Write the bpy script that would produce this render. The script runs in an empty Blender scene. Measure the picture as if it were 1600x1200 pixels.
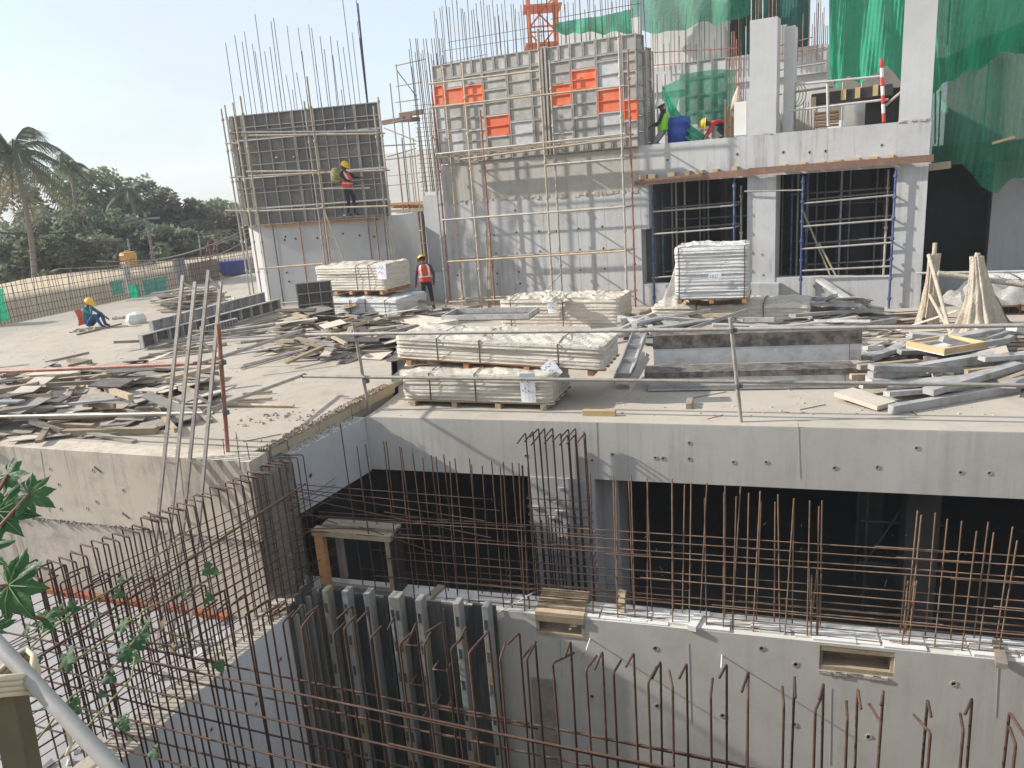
import bpy, math, random
import numpy as np
from mathutils import Vector as V, Matrix
random.seed(11)
rnd = random.Random(5)
SC = bpy.context.scene
COL = SC.collection

# ------------------------------------------------------------------ camera
CAM_H = 3.7
FPX = 1200.0
down = V((335.3, 4620.6, FPX)).normalized()
fwd = (V((0, 0, 1)) - down * down.z).normalized()
right = down.cross(fwd)
RM = Matrix((right, fwd, -down))          # camera axes (x right, y down, z forward) -> world
cam_data = bpy.data.cameras.new('camera')
cam_data.sensor_width = 36.0
cam_data.lens = 36.0 * FPX / 1600.0
cam_data.clip_end = 3000
cam = bpy.data.objects.new('camera', cam_data)
COL.objects.link(cam)
cx_, cy_, cz_ = RM @ V((1, 0, 0)), RM @ V((0, -1, 0)), RM @ V((0, 0, -1))
cam.matrix_world = Matrix(((cx_.x, cy_.x, cz_.x, 0), (cx_.y, cy_.y, cz_.y, 0), (cx_.z, cy_.z, cz_.z, CAM_H), (0, 0, 0, 1)))
SC.camera = cam

# ------------------------------------------------------------------ sky, sun, exposure
SUN_AZ, SUN_EL = math.radians(171.5), math.radians(31.0)      # azimuth measured from +X towards +Y
to_sun = V((math.cos(SUN_AZ) * math.cos(SUN_EL), math.sin(SUN_AZ) * math.cos(SUN_EL), math.sin(SUN_EL)))
world = bpy.data.worlds.new('World')
SC.world = world
world.use_nodes = True
wn = world.node_tree
sky = wn.nodes.new('ShaderNodeTexSky')
sky.sky_type = 'NISHITA'
sky.sun_disc = False
sky.sun_elevation = SUN_EL
sky.sun_rotation = math.pi / 2 - SUN_AZ
sky.air_density = 1.0
sky.dust_density = 0.8
sky.ozone_density = 1.5
milk = wn.nodes.new('ShaderNodeMix')                      # thin even overcast in front of the blue
milk.data_type = 'RGBA'
cloud = wn.nodes.new('ShaderNodeTexNoise')
cloud.inputs['Scale'].default_value = 2.2
cloud.inputs['Detail'].default_value = 6
cloud.inputs['Roughness'].default_value = 0.55
cmap = wn.nodes.new('ShaderNodeMapping')
cmap.inputs['Scale'].default_value = (1, 1, 2.6)
wn.links.new(wn.nodes.new('ShaderNodeTexCoord').outputs['Generated'], cmap.inputs[0])
wn.links.new(cmap.outputs[0], cloud.inputs['Vector'])
cr_ = wn.nodes.new('ShaderNodeMapRange')
cr_.inputs[1].default_value = 0.35; cr_.inputs[2].default_value = 0.68; cr_.inputs[3].default_value = 0.6; cr_.inputs[4].default_value = 0.97
wn.links.new(cloud.outputs[0], cr_.inputs[0])
wn.links.new(cr_.outputs[0], milk.inputs[0])
milk.inputs[7].default_value = (3.1, 3.38, 3.62, 1)
wn.links.new(sky.outputs[0], milk.inputs[6])
wn.links.new(milk.outputs[2], wn.nodes['Background'].inputs[0])
wn.nodes['Background'].inputs[1].default_value = 0.15
sl = bpy.data.lights.new('sun', 'SUN')
sl.energy = 3.9
sl.angle = math.radians(1.0)
sl.color = (1.0, 0.95, 0.88)
sun = bpy.data.objects.new('sun', sl)
COL.objects.link(sun)
sun.rotation_euler = to_sun.to_track_quat('Z', 'Y').to_euler()
sun.location = to_sun * 60
SC.view_settings.view_transform = 'Standard'
SC.view_settings.look = 'None'
SC.view_settings.gamma = 1
SC.view_settings.exposure = 0.77
SC.view_settings.use_curve_mapping = False
SC.cycles.max_bounces = 6
SC.cycles.diffuse_bounces = 3
SC.cycles.glossy_bounces = 2
SC.cycles.transmission_bounces = 3
SC.cycles.volume_bounces = 0
SC.cycles.transparent_max_bounces = 12

# ------------------------------------------------------------------ projection helpers (image pixel -> place on a known plane)
def ray(u, v):
    return RM @ V((u - 800, v - 600, FPX))
def G(u, v, z=0.0):
    r = ray(u, v)
    return V((0, 0, CAM_H)) + r * ((z - CAM_H) / r.z)
class Frame:
    """upright plane: s along it, z up, d towards the camera side"""
    def __init__(self, x, y, deg):
        a = math.radians(deg)
        self.p = V((x, y, 0)); self.e = V((math.cos(a), math.sin(a), 0)); self.n = V((math.sin(a), -math.cos(a), 0)); self.a = a
    def __call__(self, s, z, d=0.0):
        return self.p + self.e * s + self.n * d + V((0, 0, z))
    def px(self, u, v, d=0.0):
        r = ray(u, v); o = V((0, 0, CAM_H))
        q = o + r * (((self.p + self.n * d - o).dot(self.n)) / r.dot(self.n))
        return (q - self.p).dot(self.e), q.z
    def at(self, u, v, d=0.0):
        s, z = self.px(u, v, d)
        return self(s, z, d)

# ------------------------------------------------------------------ mesh helpers
class MB:
    def __init__(self): self.v = []; self.f = []
    def add(self, vs, fs):
        o = len(self.v); self.v += [tuple(x) for x in vs]; self.f += [tuple(i + o for i in f) for f in fs]; return self
    def box(self, c, ax, ay, az):
        """centre and three half-axis vectors"""
        c, ax, ay, az = V(c), V(ax), V(ay), V(az)
        vs = [c + ax * i + ay * j + az * k for k in (-1, 1) for j in (-1, 1) for i in (-1, 1)]
        return self.add(vs, [(0, 2, 3, 1), (4, 5, 7, 6), (0, 1, 5, 4), (2, 6, 7, 3), (0, 4, 6, 2), (1, 3, 7, 5)])
    def fbox(self, fr, s0, s1, z0, z1, d0, d1):
        c = fr((s0 + s1) / 2, (z0 + z1) / 2, (d0 + d1) / 2)
        return self.box(c, fr.e * ((s1 - s0) / 2), -fr.n * ((d1 - d0) / 2), V((0, 0, (z1 - z0) / 2)))
    def beam(self, a, b, w, h, up=(0, 0, 1)):
        a, b = V(a), V(b); t = (b - a); L = t.length; t.normalize(); up = V(up)
        sd = t.cross(up)
        if sd.length < 1e-4: sd = t.cross(V((1, 0, 0)))
        sd.normalize(); u2 = sd.cross(t)
        return self.box((a + b) / 2, t * (L / 2), sd * (w / 2), u2 * (h / 2))
    def tube(self, pts, r, n=7, caps=True):
        pts = [V(p) for p in pts]; m = len(pts); o = len(self.v)
        rr = r if isinstance(r, (list, tuple)) else [r] * m
        t0 = (pts[1] - pts[0]).normalized(); ref = V((0, 0, 1)) if abs(t0.z) < 0.9 else V((1, 0, 0))
        a = t0.cross(ref).normalized()
        for i in range(m):
            t = (pts[min(i + 1, m - 1)] - pts[max(i - 1, 0)]).normalized()
            a = (a - t * a.dot(t)); a.normalize(); b = t.cross(a)
            for k in range(n):
                an = 2 * math.pi * k / n
                self.v.append(tuple(pts[i] + (a * math.cos(an) + b * math.sin(an)) * rr[i]))
        for i in range(m - 1):
            for k in range(n):
                k2 = (k + 1) % n
                self.f.append((o + i * n + k, o + i * n + k2, o + (i + 1) * n + k2, o + (i + 1) * n + k))
        if caps:
            self.f.append(tuple(o + k for k in reversed(range(n)))); self.f.append(tuple(o + (m - 1) * n + k for k in range(n)))
        return self
    def prism(self, poly, z0, z1):
        n = len(poly); vs = [(p[0], p[1], z0) for p in poly] + [(p[0], p[1], z1) for p in poly]
        ar = sum(poly[i][0] * poly[(i + 1) % n][1] - poly[(i + 1) % n][0] * poly[i][1] for i in range(n))
        fs = [tuple(reversed(range(n))), tuple(range(n, 2 * n))] + [(i, (i + 1) % n, n + (i + 1) % n, n + i) for i in range(n)]
        if ar < 0: fs = [tuple(reversed(f)) for f in fs]
        return self.add(vs, fs)
    def grid(self, fn, nu, nv):
        o = len(self.v)
        for j in range(nv + 1):
            for i in range(nu + 1): self.v.append(tuple(fn(i / nu, j / nv)))
        for j in range(nv):
            for i in range(nu):
                a = o + j * (nu + 1) + i; self.f.append((a, a + 1, a + nu + 2, a + nu + 1))
        return self
    def lathe(self, c, prof, n=16, axis=(0, 0, 1)):
        ax = V(axis).normalized(); a = ax.orthogonal().normalized(); b = ax.cross(a); o = len(self.v)
        for (r, h) in prof:
            for k in range(n):
                t = 2 * math.pi * k / n; self.v.append(tuple(V(c) + ax * h + (a * math.cos(t) + b * math.sin(t)) * r))
        for i in range(len(prof) - 1):
            for k in range(n):
                k2 = (k + 1) % n; self.f.append((o + i * n + k, o + i * n + k2, o + (i + 1) * n + k2, o + (i + 1) * n + k))
        self.f.append(tuple(o + k for k in reversed(range(n)))); self.f.append(tuple(o + (len(prof) - 1) * n + k for k in range(n)))
        return self
    def build(self, name, mat, parent=None, smooth=False, base=None, bevel=0):
        me = bpy.data.meshes.new(name)
        if parent is not None: off = parent_loc(parent)
        elif base is not None: off = V(base)
        else:
            arr = np.array(self.v); off = V((float(arr[:, 0].mean()), float(arr[:, 1].mean()), float(arr[:, 2].min())))
        me.from_pydata([(x - off.x, y - off.y, z - off.z) for x, y, z in self.v], [], self.f)
        me.materials.append(mat if not isinstance(mat, str) else M[mat])
        if smooth:
            me.polygons.foreach_set('use_smooth', [True] * len(me.polygons))
        o = bpy.data.objects.new(name, me); COL.objects.link(o)
        if parent is not None: o.parent = parent
        else: o.location = off
        if bevel:
            bm = o.modifiers.new('bevel', 'BEVEL'); bm.width = bevel; bm.segments = 1; bm.limit_method = 'ANGLE'
        return o
def parent_loc(o):
    p = V(o.location)
    while o.parent is not None:
        o = o.parent; p += V(o.location)
    return p
def tag(o, label=None, cat=None, group=None, kind=None):
    if label: o['label'] = label
    if cat: o['category'] = cat
    if group: o['group'] = group
    if kind: o['kind'] = kind
    return o
def thing(name, label, cat, loc, group=None):
    o = bpy.data.objects.new(name, None); o.empty_display_size = 0.2
    COL.objects.link(o); o.location = V(loc)
    return tag(o, label, cat, group)
UNIT = {}
def unit_mesh(kind, mat):
    key = (kind, mat)
    if key in UNIT: return UNIT[key]
    mb = MB()
    if kind == 'cyl': mb.tube([(0, 0, 0), (0, 0, 1)], 1.0, 8)
    elif kind == 'box': mb.box((0, 0, 0), (.5, 0, 0), (0, .5, 0), (0, 0, .5))
    me = bpy.data.meshes.new(kind); me.from_pydata(mb.v, [], mb.f); me.materials.append(M[mat])
    if kind == 'cyl':
        me.polygons.foreach_set('use_smooth', [len(f) == 4 for f in mb.f])
    UNIT[key] = me
    return me
def rod(name, a, b, r, mat, parent=None):
    """straight round bar sharing one mesh"""
    a, b = V(a), V(b)
    o = bpy.data.objects.new(name, unit_mesh('cyl', mat)); COL.objects.link(o)
    if parent is not None:
        o.parent = parent; a = a - parent_loc(parent); b = b - parent_loc(parent)
    q = (b - a).to_track_quat('Z', 'Y')
    o.location = a; o.rotation_mode = 'QUATERNION'; o.rotation_quaternion = q; o.scale = (r, r, (b - a).length)
    return o
def slab_piece(name, a, b, w, h, mat, parent=None, up=(0, 0, 1), roll=0.0):
    """straight rectangular piece sharing one mesh"""
    a, b = V(a), V(b)
    t = (b - a).normalized(); sd = t.cross(V(up))
    if sd.length < 1e-4: sd = t.cross(V((1, 0, 0)))
    sd.normalize(); u2 = sd.cross(t)
    mt = Matrix((t, sd, u2)).transposed()
    if roll: mt = mt @ Matrix.Rotation(roll, 3, 'X')
    o = bpy.data.objects.new(name, unit_mesh('box', mat)); COL.objects.link(o)
    c = (a + b) / 2
    if parent is not None: o.parent = parent; c = c - parent_loc(parent)
    o.location = c; o.rotation_mode = 'QUATERNION'; o.rotation_quaternion = mt.to_quaternion(); o.scale = ((b - a).length, w, h)
    return o

# ------------------------------------------------------------------ materials
M = {}
def nodes(name):
    m = bpy.data.materials.new(name); m.use_nodes = True; M[name] = m
    nt = m.node_tree; return m, nt, nt.nodes['Principled BSDF']
def N(nt, typ, **kw):
    n = nt.nodes.new(typ)
    for k, v in kw.items(): setattr(n, k, v)
    return n
def ramp(nt, src, stops):
    r = N(nt, 'ShaderNodeValToRGB'); nt.links.new(src, r.inputs[0])
    el = r.color_ramp.elements
    while len(el) < len(stops): el.new(0.5)
    for e, (p, c) in zip(el, stops): e.position = p; e.color = (c[0], c[1], c[2], 1)
    return r.outputs[0]
def noise(nt, scale, detail=5, rough=0.6, sc=(1, 1, 1), dist=0.0, off=0.0, coord='pos'):
    if coord == 'pos': src = N(nt, 'ShaderNodeNewGeometry').outputs['Position']
    else: src = N(nt, 'ShaderNodeTexCoord').outputs['Object']
    mp = N(nt, 'ShaderNodeMapping'); mp.inputs['Scale'].default_value = sc; mp.inputs['Location'].default_value = (off, off * 1.7, off * .6)
    nt.links.new(src, mp.inputs[0])
    n = N(nt, 'ShaderNodeTexNoise'); n.inputs['Scale'].default_value = scale; n.inputs['Detail'].default_value = detail
    n.inputs['Roughness'].default_value = rough; n.inputs['Distortion'].default_value = dist
    nt.links.new(mp.outputs[0], n.inputs['Vector']); return n.outputs[0]
def mix(nt, fac, a, b, mode='MIX'):
    m = N(nt, 'ShaderNodeMix', data_type='RGBA', blend_type=mode)
    for sock, val in ((m.inputs[0], fac), (m.inputs[6], a), (m.inputs[7], b)):
        if hasattr(val, 'node'): nt.links.new(val, sock)
        elif isinstance(val, (int, float)): sock.default_value = val
        else: sock.default_value = (val[0], val[1], val[2], 1)
    return m.outputs[2]
def bump(nt, bs, h, strength=0.3, dist=0.02):
    b = N(nt, 'ShaderNodeBump'); b.inputs['Strength'].default_value = strength; b.inputs['Distance'].default_value = dist
    nt.links.new(h, b.inputs['Height']); nt.links.new(b.outputs[0], bs.inputs['Normal'])
def mono(nt, src, lo, hi):
    return ramp(nt, src, [(lo, (0, 0, 0)), (hi, (1, 1, 1))])

def concrete(name, c, dark, stain=0.35, streak=0.3, rough=0.85, bmp=0.25, grain=1.0, warm=None, crust=0.0):
    m, nt, bs = nodes(name)
    big = noise(nt, 0.55, 6, 0.62, dist=0.6)
    med = noise(nt, 2.6, 7, 0.68, dist=0.3, off=3)
    fine = noise(nt, 38 * grain, 4, 0.7)
    col = mix(nt, mono(nt, big, 0.36, 0.68), c, tuple(x * 0.82 for x in c))
    if warm: col = mix(nt, mono(nt, noise(nt, 0.9, 5, 0.6, off=9), 0.45, 0.66), col, warm)
    f = N(nt, 'ShaderNodeMath', operation='MULTIPLY'); nt.links.new(mono(nt, med, 0.5, 0.76), f.inputs[0]); f.inputs[1].default_value = stain
    col = mix(nt, f.outputs[0], col, dark)
    if streak:
        st = noise(nt, 7.0, 5, 0.75, sc=(1, 1, 0.045), off=5)
        st2 = noise(nt, 0.8, 3, 0.5, off=7)
        g = N(nt, 'ShaderNodeMath', operation='MULTIPLY'); nt.links.new(mono(nt, st, 0.48, 0.64), g.inputs[0]); nt.links.new(mono(nt, st2, 0.38, 0.6), g.inputs[1])
        g2 = N(nt, 'ShaderNodeMath', operation='MULTIPLY'); nt.links.new(g.outputs[0], g2.inputs[0]); g2.inputs[1].default_value = streak
        col = mix(nt, g2.outputs[0], col, dark)
    col = mix(nt, mono(nt, fine, 0.3, 0.75), tuple(0.8 for _ in range(3)), (1.06, 1.06, 1.06)) if False else mix(nt, 0.25, col, mix(nt, mono(nt, fine, 0.25, 0.8), tuple(x * 0.8 for x in c), tuple(min(1, x * 1.15) for x in c)))
    if crust:
        pits = noise(nt, 55, 2, 0.5, off=2)
        h = N(nt, 'ShaderNodeMath', operation='MULTIPLY'); nt.links.new(mono(nt, pits, 0.62, 0.7), h.inputs[0]); h.inputs[1].default_value = crust
        col = mix(nt, h.outputs[0], col, tuple(x * 0.45 for x in dark))
    nt.links.new(col, bs.inputs['Base Color'])
    bs.inputs['Roughness'].default_value = rough
    hh = N(nt, 'ShaderNodeMath', operation='ADD'); nt.links.new(fine, hh.inputs[0]); nt.links.new(med, hh.inputs[1])
    bump(nt, bs, hh.outputs[0], bmp, 0.012)
    return m
concrete('wall_concrete', (0.45, 0.46, 0.455), (0.22, 0.22, 0.22), 0.45, 0.7)
concrete('facade_concrete', (0.5, 0.5, 0.5), (0.19, 0.185, 0.18), 0.35, 0.75, warm=(0.45, 0.435, 0.4))
concrete('pit_side', (0.72, 0.72, 0.72), (0.42, 0.42, 0.41), 0.3, 0.3, bmp=0.1)
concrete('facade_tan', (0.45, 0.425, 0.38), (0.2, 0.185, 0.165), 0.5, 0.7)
concrete('beam_concrete', (0.56, 0.53, 0.48), (0.27, 0.25, 0.225), 0.35, 0.4, bmp=0.1)
concrete('pit_concrete', (0.57, 0.54, 0.49), (0.27, 0.25, 0.225), 0.33, 0.35, bmp=0.1)
concrete('left_concrete', (0.58, 0.505, 0.41), (0.17, 0.135, 0.1), 0.7, 0.9)
concrete('left_lower', (0.52, 0.455, 0.38), (0.12, 0.1, 0.08), 0.8, 1.0, bmp=0.6)
concrete('side_concrete', (0.52, 0.52, 0.52), (0.28, 0.28, 0.28), 0.35, 0.3)
concrete('slab_concrete', (0.44, 0.385, 0.315), (0.23, 0.195, 0.155), 0.85, 0.0, rough=0.9, bmp=0.6, grain=0.7)
concrete('smooth_slab', (0.45, 0.4, 0.335), (0.27, 0.235, 0.19), 0.8, 0.0, rough=0.9, bmp=0.4)
concrete('rough_edge', (0.45, 0.40, 0.33), (0.12, 0.10, 0.085), 0.95, 0.0, rough=0.95, bmp=1.0, grain=0.35)
concrete('old_concrete', (0.25, 0.225, 0.2), (0.08, 0.07, 0.065), 0.8, 0.6, bmp=0.5)
concrete('ground_blinding', (0.37, 0.355, 0.36), (0.2, 0.185, 0.18), 0.8, 0.0, bmp=0.7)
concrete('white_concrete', (0.56, 0.54, 0.53), (0.3, 0.28, 0.27), 0.55, 0.2, bmp=0.4)
concrete('white_board', (0.66, 0.65, 0.62), (0.45, 0.44, 0.42), 0.35, 0.3)
concrete('pale_column', (0.53, 0.53, 0.525), (0.3, 0.3, 0.3), 0.35, 0.15)
concrete('brick_red', (0.34, 0.105, 0.05), (0.2, 0.06, 0.03), 0.6, 0.0, bmp=0.5)
concrete('sand', (0.5, 0.405, 0.28), (0.33, 0.25, 0.17), 0.6, 0.0, rough=1.0, bmp=0.8, grain=0.3)
concrete('earth', (0.33, 0.26, 0.19), (0.17, 0.13, 0.09), 0.8, 0.0, rough=1.0, bmp=0.8, grain=0.3)
concrete('shade_floor', (0.085, 0.08, 0.075), (0.04, 0.04, 0.038), 0.8, 0.0)  # floor colour darkened to stand for missing light below
concrete('shade_concrete', (0.1, 0.095, 0.09), (0.05, 0.045, 0.045), 0.8, 0.4)  # concrete with the darkness of the interiors put into its colour

def painted(name, c, c2, rough=0.5, metal=0.0, scale=9, amt=0.7, bmp=0.15, var=0.12, sc=(1, 1, 1), lo=.45, hi=.7):
    """base colour c worn into c2, with a little change from piece to piece"""
    m, nt, bs = nodes(name)
    n1 = noise(nt, scale, 6, 0.7, sc=sc); n2 = noise(nt, scale * 5, 3, 0.6)
    f = N(nt, 'ShaderNodeMath', operation='MULTIPLY'); nt.links.new(mono(nt, n1, lo, hi), f.inputs[0]); f.inputs[1].default_value = amt
    col = mix(nt, f.outputs[0], c, c2)
    oi = N(nt, 'ShaderNodeObjectInfo')
    mr = N(nt, 'ShaderNodeMapRange'); nt.links.new(oi.outputs['Random'], mr.inputs[0]); mr.inputs[3].default_value = 1 - var; mr.inputs[4].default_value = 1 + var
    hs = N(nt, 'ShaderNodeHueSaturation'); nt.links.new(mr.outputs[0], hs.inputs['Value']); nt.links.new(col, hs.inputs['Color'])
    nt.links.new(hs.outputs[0], bs.inputs['Base Color'])
    bs.inputs['Roughness'].default_value = rough; bs.inputs['Metallic'].default_value = metal
    bump(nt, bs, n2, bmp, 0.01)
    return m
painted('rebar', (0.085, 0.045, 0.03), (0.15, 0.078, 0.048), 0.8, 0.15, 14, 0.8, 0.5, 0.25)
painted('rebar_light', (0.2, 0.12, 0.075), (0.32, 0.22, 0.15), 0.8, 0.15, 10, 0.7, 0.5, 0.25)
painted('rebar_dark', (0.06, 0.036, 0.028), (0.12, 0.06, 0.035), 0.8, 0.2, 14, 0.8, 0.5, 0.25)
painted('rebar_grey', (0.13, 0.12, 0.12), (0.2, 0.17, 0.15), 0.7, 0.3, 10, 0.7, 0.4, 0.25)
painted('pipe', (0.42, 0.39, 0.345), (0.25, 0.2, 0.15), 0.5, 0.35, 6, 0.8, 0.3, 0.15)
painted('pipe_pale', (0.5, 0.48, 0.45), (0.3, 0.27, 0.23), 0.55, 0.15, 6, 0.6, 0.3, 0.1)
painted('pipe_tan', (0.46, 0.38, 0.27), (0.3, 0.2, 0.12), 0.65, 0.1, 6, 0.8, 0.3, 0.2)
painted('pipe_red', (0.33, 0.12, 0.08), (0.38, 0.31, 0.26), 0.6, 0.1, 5, 0.8, 0.3, 0.15)
painted('pipe_blue', (0.04, 0.07, 0.19), (0.3, 0.3, 0.3), 0.55, 0.1, 5, 0.6, 0.3, 0.2)
painted('pipe_dark', (0.13, 0.13, 0.14), (0.26, 0.23, 0.2), 0.55, 0.3, 6, 0.7, 0.3, 0.2)
painted('pipe_redpaint', (0.6, 0.03, 0.03), (0.5, 0.1, 0.08), 0.5)
painted('pipe_whitepaint', (0.75, 0.74, 0.72), (0.55, 0.5, 0.48), 0.5)
painted('ladder_metal', (0.3, 0.27, 0.24), (0.2, 0.15, 0.12), 0.5, 0.4, 8, 0.8, 0.3, 0.1)
painted('form_grey', (0.34, 0.325, 0.29), (0.56, 0.55, 0.53), 0.6, 0.05, 3.5, 0.8, 0.3, 0.12)
painted('form_white', (0.52, 0.52, 0.52), (0.33, 0.32, 0.3), 0.6, 0.05, 4, 0.8, 0.3, 0.1)
painted('form_orange', (0.72, 0.13, 0.035), (0.62, 0.3, 0.2), 0.55, 0.0, 3, 0.7, 0.2, 0.12)
painted('form_dark', (0.14, 0.13, 0.13), (0.27, 0.245, 0.215), 0.6, 0.1, 2.5, 0.8, 0.3, 0.2)
painted('form_rib', (0.34, 0.32, 0.285), (0.2, 0.17, 0.14), 0.6, 0.3, 5, 0.7, 0.3, 0.1)
painted('form_rib_dark', (0.4, 0.375, 0.34), (0.24, 0.21, 0.18), 0.6, 0.3, 5, 0.7, 0.3, 0.1)
painted('form_edge', (0.09, 0.082, 0.075), (0.2, 0.18, 0.16), 0.7, 0.1, 6, 0.8, 0.3, 0.1)
painted('steel_form', (0.06, 0.062, 0.062), (0.2, 0.19, 0.17), 0.6, 0.1, 2.2, 0.8, 0.4, 0.1, sc=(1, 1, .25))
painted('steel_channel', (0.34, 0.345, 0.335), (0.4, 0.28, 0.12), 0.6, 0.1, 4, 0.9, 0.4, 0.1, sc=(1, 1, .6), lo=.5, hi=.62)
painted('alu', (0.5, 0.49, 0.475), (0.27, 0.24, 0.21), 0.5, 0.15, 3.5, 0.9, 0.25, 0.12)
painted('alu_grey', (0.36, 0.35, 0.345), (0.19, 0.17, 0.15), 0.5, 0.15, 3, 0.9, 0.25, 0.15)
painted('alu_stained', (0.2, 0.175, 0.15), (0.06, 0.05, 0.045), 0.7, 0.1, 5, 0.95, 0.4, 0.15, lo=.4, hi=.6)
painted('ply_grey', (0.34, 0.30, 0.255), (0.2, 0.165, 0.135), 0.85, 0.0, 3, 0.8, 0.3, 0.3)
painted('ply_pale', (0.5, 0.44, 0.36), (0.33, 0.275, 0.22), 0.85, 0.0, 3, 0.7, 0.3, 0.2)
painted('ply_dark', (0.1, 0.085, 0.075), (0.2, 0.17, 0.14), 0.8, 0.0, 4, 0.8, 0.3, 0.3)
painted('timber', (0.38, 0.3, 0.2), (0.25, 0.185, 0.12), 0.85, 0.0, 5, 0.8, 0.4, 0.25)
painted('timber_new', (0.52, 0.38, 0.2), (0.4, 0.28, 0.15), 0.8, 0.0, 5, 0.7, 0.3, 0.15)
painted('timber_orange', (0.48, 0.24, 0.1), (0.33, 0.16, 0.08), 0.8, 0.0, 5, 0.7, 0.3, 0.15)
painted('timber_brown', (0.19, 0.105, 0.07), (0.28, 0.18, 0.13), 0.75, 0.0, 6, 0.7, 0.3, 0.15)
painted('timber_grey', (0.3, 0.25, 0.2), (0.17, 0.13, 0.1), 0.9, 0.0, 5, 0.8, 0.4, 0.25)
painted('black_ply_and_shade', (0.025, 0.02, 0.018), (0.06, 0.045, 0.035), 0.5, 0.0, 4, 0.6, 0.2, 0.1)  # black plywood; also painted darkness in the recess and right doorway
painted('edge_board', (0.5, 0.42, 0.29), (0.38, 0.33, 0.25), 0.8, 0.0, 2, 0.7, 0.3, 0.05)
painted('strap', (0.1, 0.075, 0.06), (0.16, 0.12, 0.1), 0.6)
painted('paper', (0.78, 0.79, 0.82), (0.68, 0.68, 0.7), 0.8, 0.0, 8, 0.5)
painted('ink', (0.1, 0.1, 0.14), (0.15, 0.15, 0.18), 0.8)
painted('rope', (0.55, 0.47, 0.33), (0.4, 0.33, 0.22), 0.9)
painted('wire', (0.05, 0.05, 0.05), (0.1, 0.1, 0.1), 0.7)
painted('rubble', (0.45, 0.4, 0.33), (0.3, 0.26, 0.21), 0.95, 0.0, 9, 0.8, 0.6, 0.25)
painted('hole', (0.02, 0.018, 0.016), (0.04, 0.035, 0.03), 0.9)  # shade inside the tie holes, as plain dark colour
painted('seam', (0.38, 0.36, 0.33), (0.47, 0.445, 0.405), 0.9, 0.0, 5, 0.8, 0.2, 0.1)
painted('crane_orange', (0.7, 0.2, 0.05), (0.5, 0.16, 0.06), 0.5, 0.0, 4, 0.6)
painted('blue_plastic', (0.015, 0.06, 0.34), (0.03, 0.09, 0.4), 0.35, 0.0, 4, 0.6)
painted('yellow_plastic', (0.62, 0.31, 0.05), (0.5, 0.25, 0.06), 0.45, 0.0, 3, 0.6)
painted('helmet_yellow', (0.8, 0.46, 0.02), (0.7, 0.38, 0.02), 0.3, 0.0, 3, 0.5)
painted('helmet_white', (0.8, 0.8, 0.8), (0.7, 0.7, 0.7), 0.3, 0.0, 3, 0.5)
painted('skin', (0.13, 0.06, 0.035), (0.17, 0.08, 0.045), 0.6, 0.0, 6, 0.5)
painted('hair', (0.01, 0.008, 0.007), (0.02, 0.015, 0.012), 0.6)
painted('cloth_navy', (0.018, 0.022, 0.04), (0.03, 0.035, 0.055), 0.9, 0.0, 6, 0.6)
painted('cloth_blue', (0.015, 0.055, 0.17), (0.025, 0.07, 0.2), 0.9, 0.0, 6, 0.6)
painted('cloth_teal', (0.02, 0.17, 0.2), (0.03, 0.22, 0.25), 0.9, 0.0, 6, 0.6)
painted('cloth_purple', (0.05, 0.045, 0.075), (0.07, 0.06, 0.09), 0.9, 0.0, 6, 0.6)
painted('cloth_red', (0.42, 0.03, 0.05), (0.5, 0.07, 0.08), 0.9, 0.0, 6, 0.6)
painted('cloth_camo', (0.3, 0.27, 0.1), (0.12, 0.11, 0.05), 0.9, 0.0, 14, 0.9, lo=.45, hi=.55)
painted('cloth_grey', (0.25, 0.26, 0.26), (0.33, 0.34, 0.34), 0.9, 0.0, 6, 0.6)
painted('vest_orange', (0.75, 0.09, 0.03), (0.65, 0.07, 0.03), 0.8, 0.0, 5, 0.6)
painted('vest_green', (0.3, 0.75, 0.03), (0.35, 0.8, 0.06), 0.8, 0.0, 5, 0.6)
painted('reflective', (0.72, 0.66, 0.64), (0.6, 0.56, 0.55), 0.4, 0.2, 5, 0.6)
painted('shoe', (0.03, 0.025, 0.025), (0.06, 0.05, 0.045), 0.7)
painted('fence_sheet', (0.3, 0.32, 0.34), (0.22, 0.23, 0.25), 0.6, 0.2, 2, 0.6)
painted('red_pole', (0.5, 0.1, 0.08), (0.6, 0.35, 0.33), 0.6, 0.0, 4, 0.6)
painted('trunk', (0.16, 0.125, 0.095), (0.09, 0.07, 0.055), 0.95, 0.0, 6, 0.8, 0.6)
painted('palm_trunk', (0.24, 0.2, 0.165), (0.14, 0.11, 0.09), 0.95, 0.0, 6, 0.8, 0.6, sc=(.3, .3, 4))
painted('stem_red', (0.22, 0.07, 0.06), (0.12, 0.1, 0.04), 0.7)
painted('stem_green', (0.17, 0.2, 0.07), (0.24, 0.22, 0.1), 0.7)
painted('post_yellow', (0.11, 0.095, 0.055), (0.07, 0.06, 0.04), 0.8, 0.0, 4, 0.7)

def wrap_mat(name, c, c2):
    m, nt, bs = nodes(name)
    lines = noise(nt, 6, 4, 0.6, sc=(0.35, 0.35, 7), dist=0.4)
    wr = noise(nt, 5, 6, 0.65, dist=1.2)
    col = mix(nt, mono(nt, lines, 0.4, 0.66), c, c2)
    nt.links.new(col, bs.inputs['Base Color']); bs.inputs['Roughness'].default_value = 0.55
    ad = N(nt, 'ShaderNodeMath', operation='ADD'); nt.links.new(lines, ad.inputs[0]); nt.links.new(wr, ad.inputs[1])
    bump(nt, bs, ad.outputs[0], 0.8, 0.04)
wrap_mat('wrap', (0.66, 0.6, 0.51), (0.47, 0.42, 0.35))
wrap_mat('wrap_white', (0.66, 0.65, 0.63), (0.44, 0.43, 0.42))
painted('cloth_cream', (0.6, 0.52, 0.41), (0.46, 0.38, 0.28), 0.9, 0.0, 4, 0.8, 0.5, 0.05)
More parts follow.
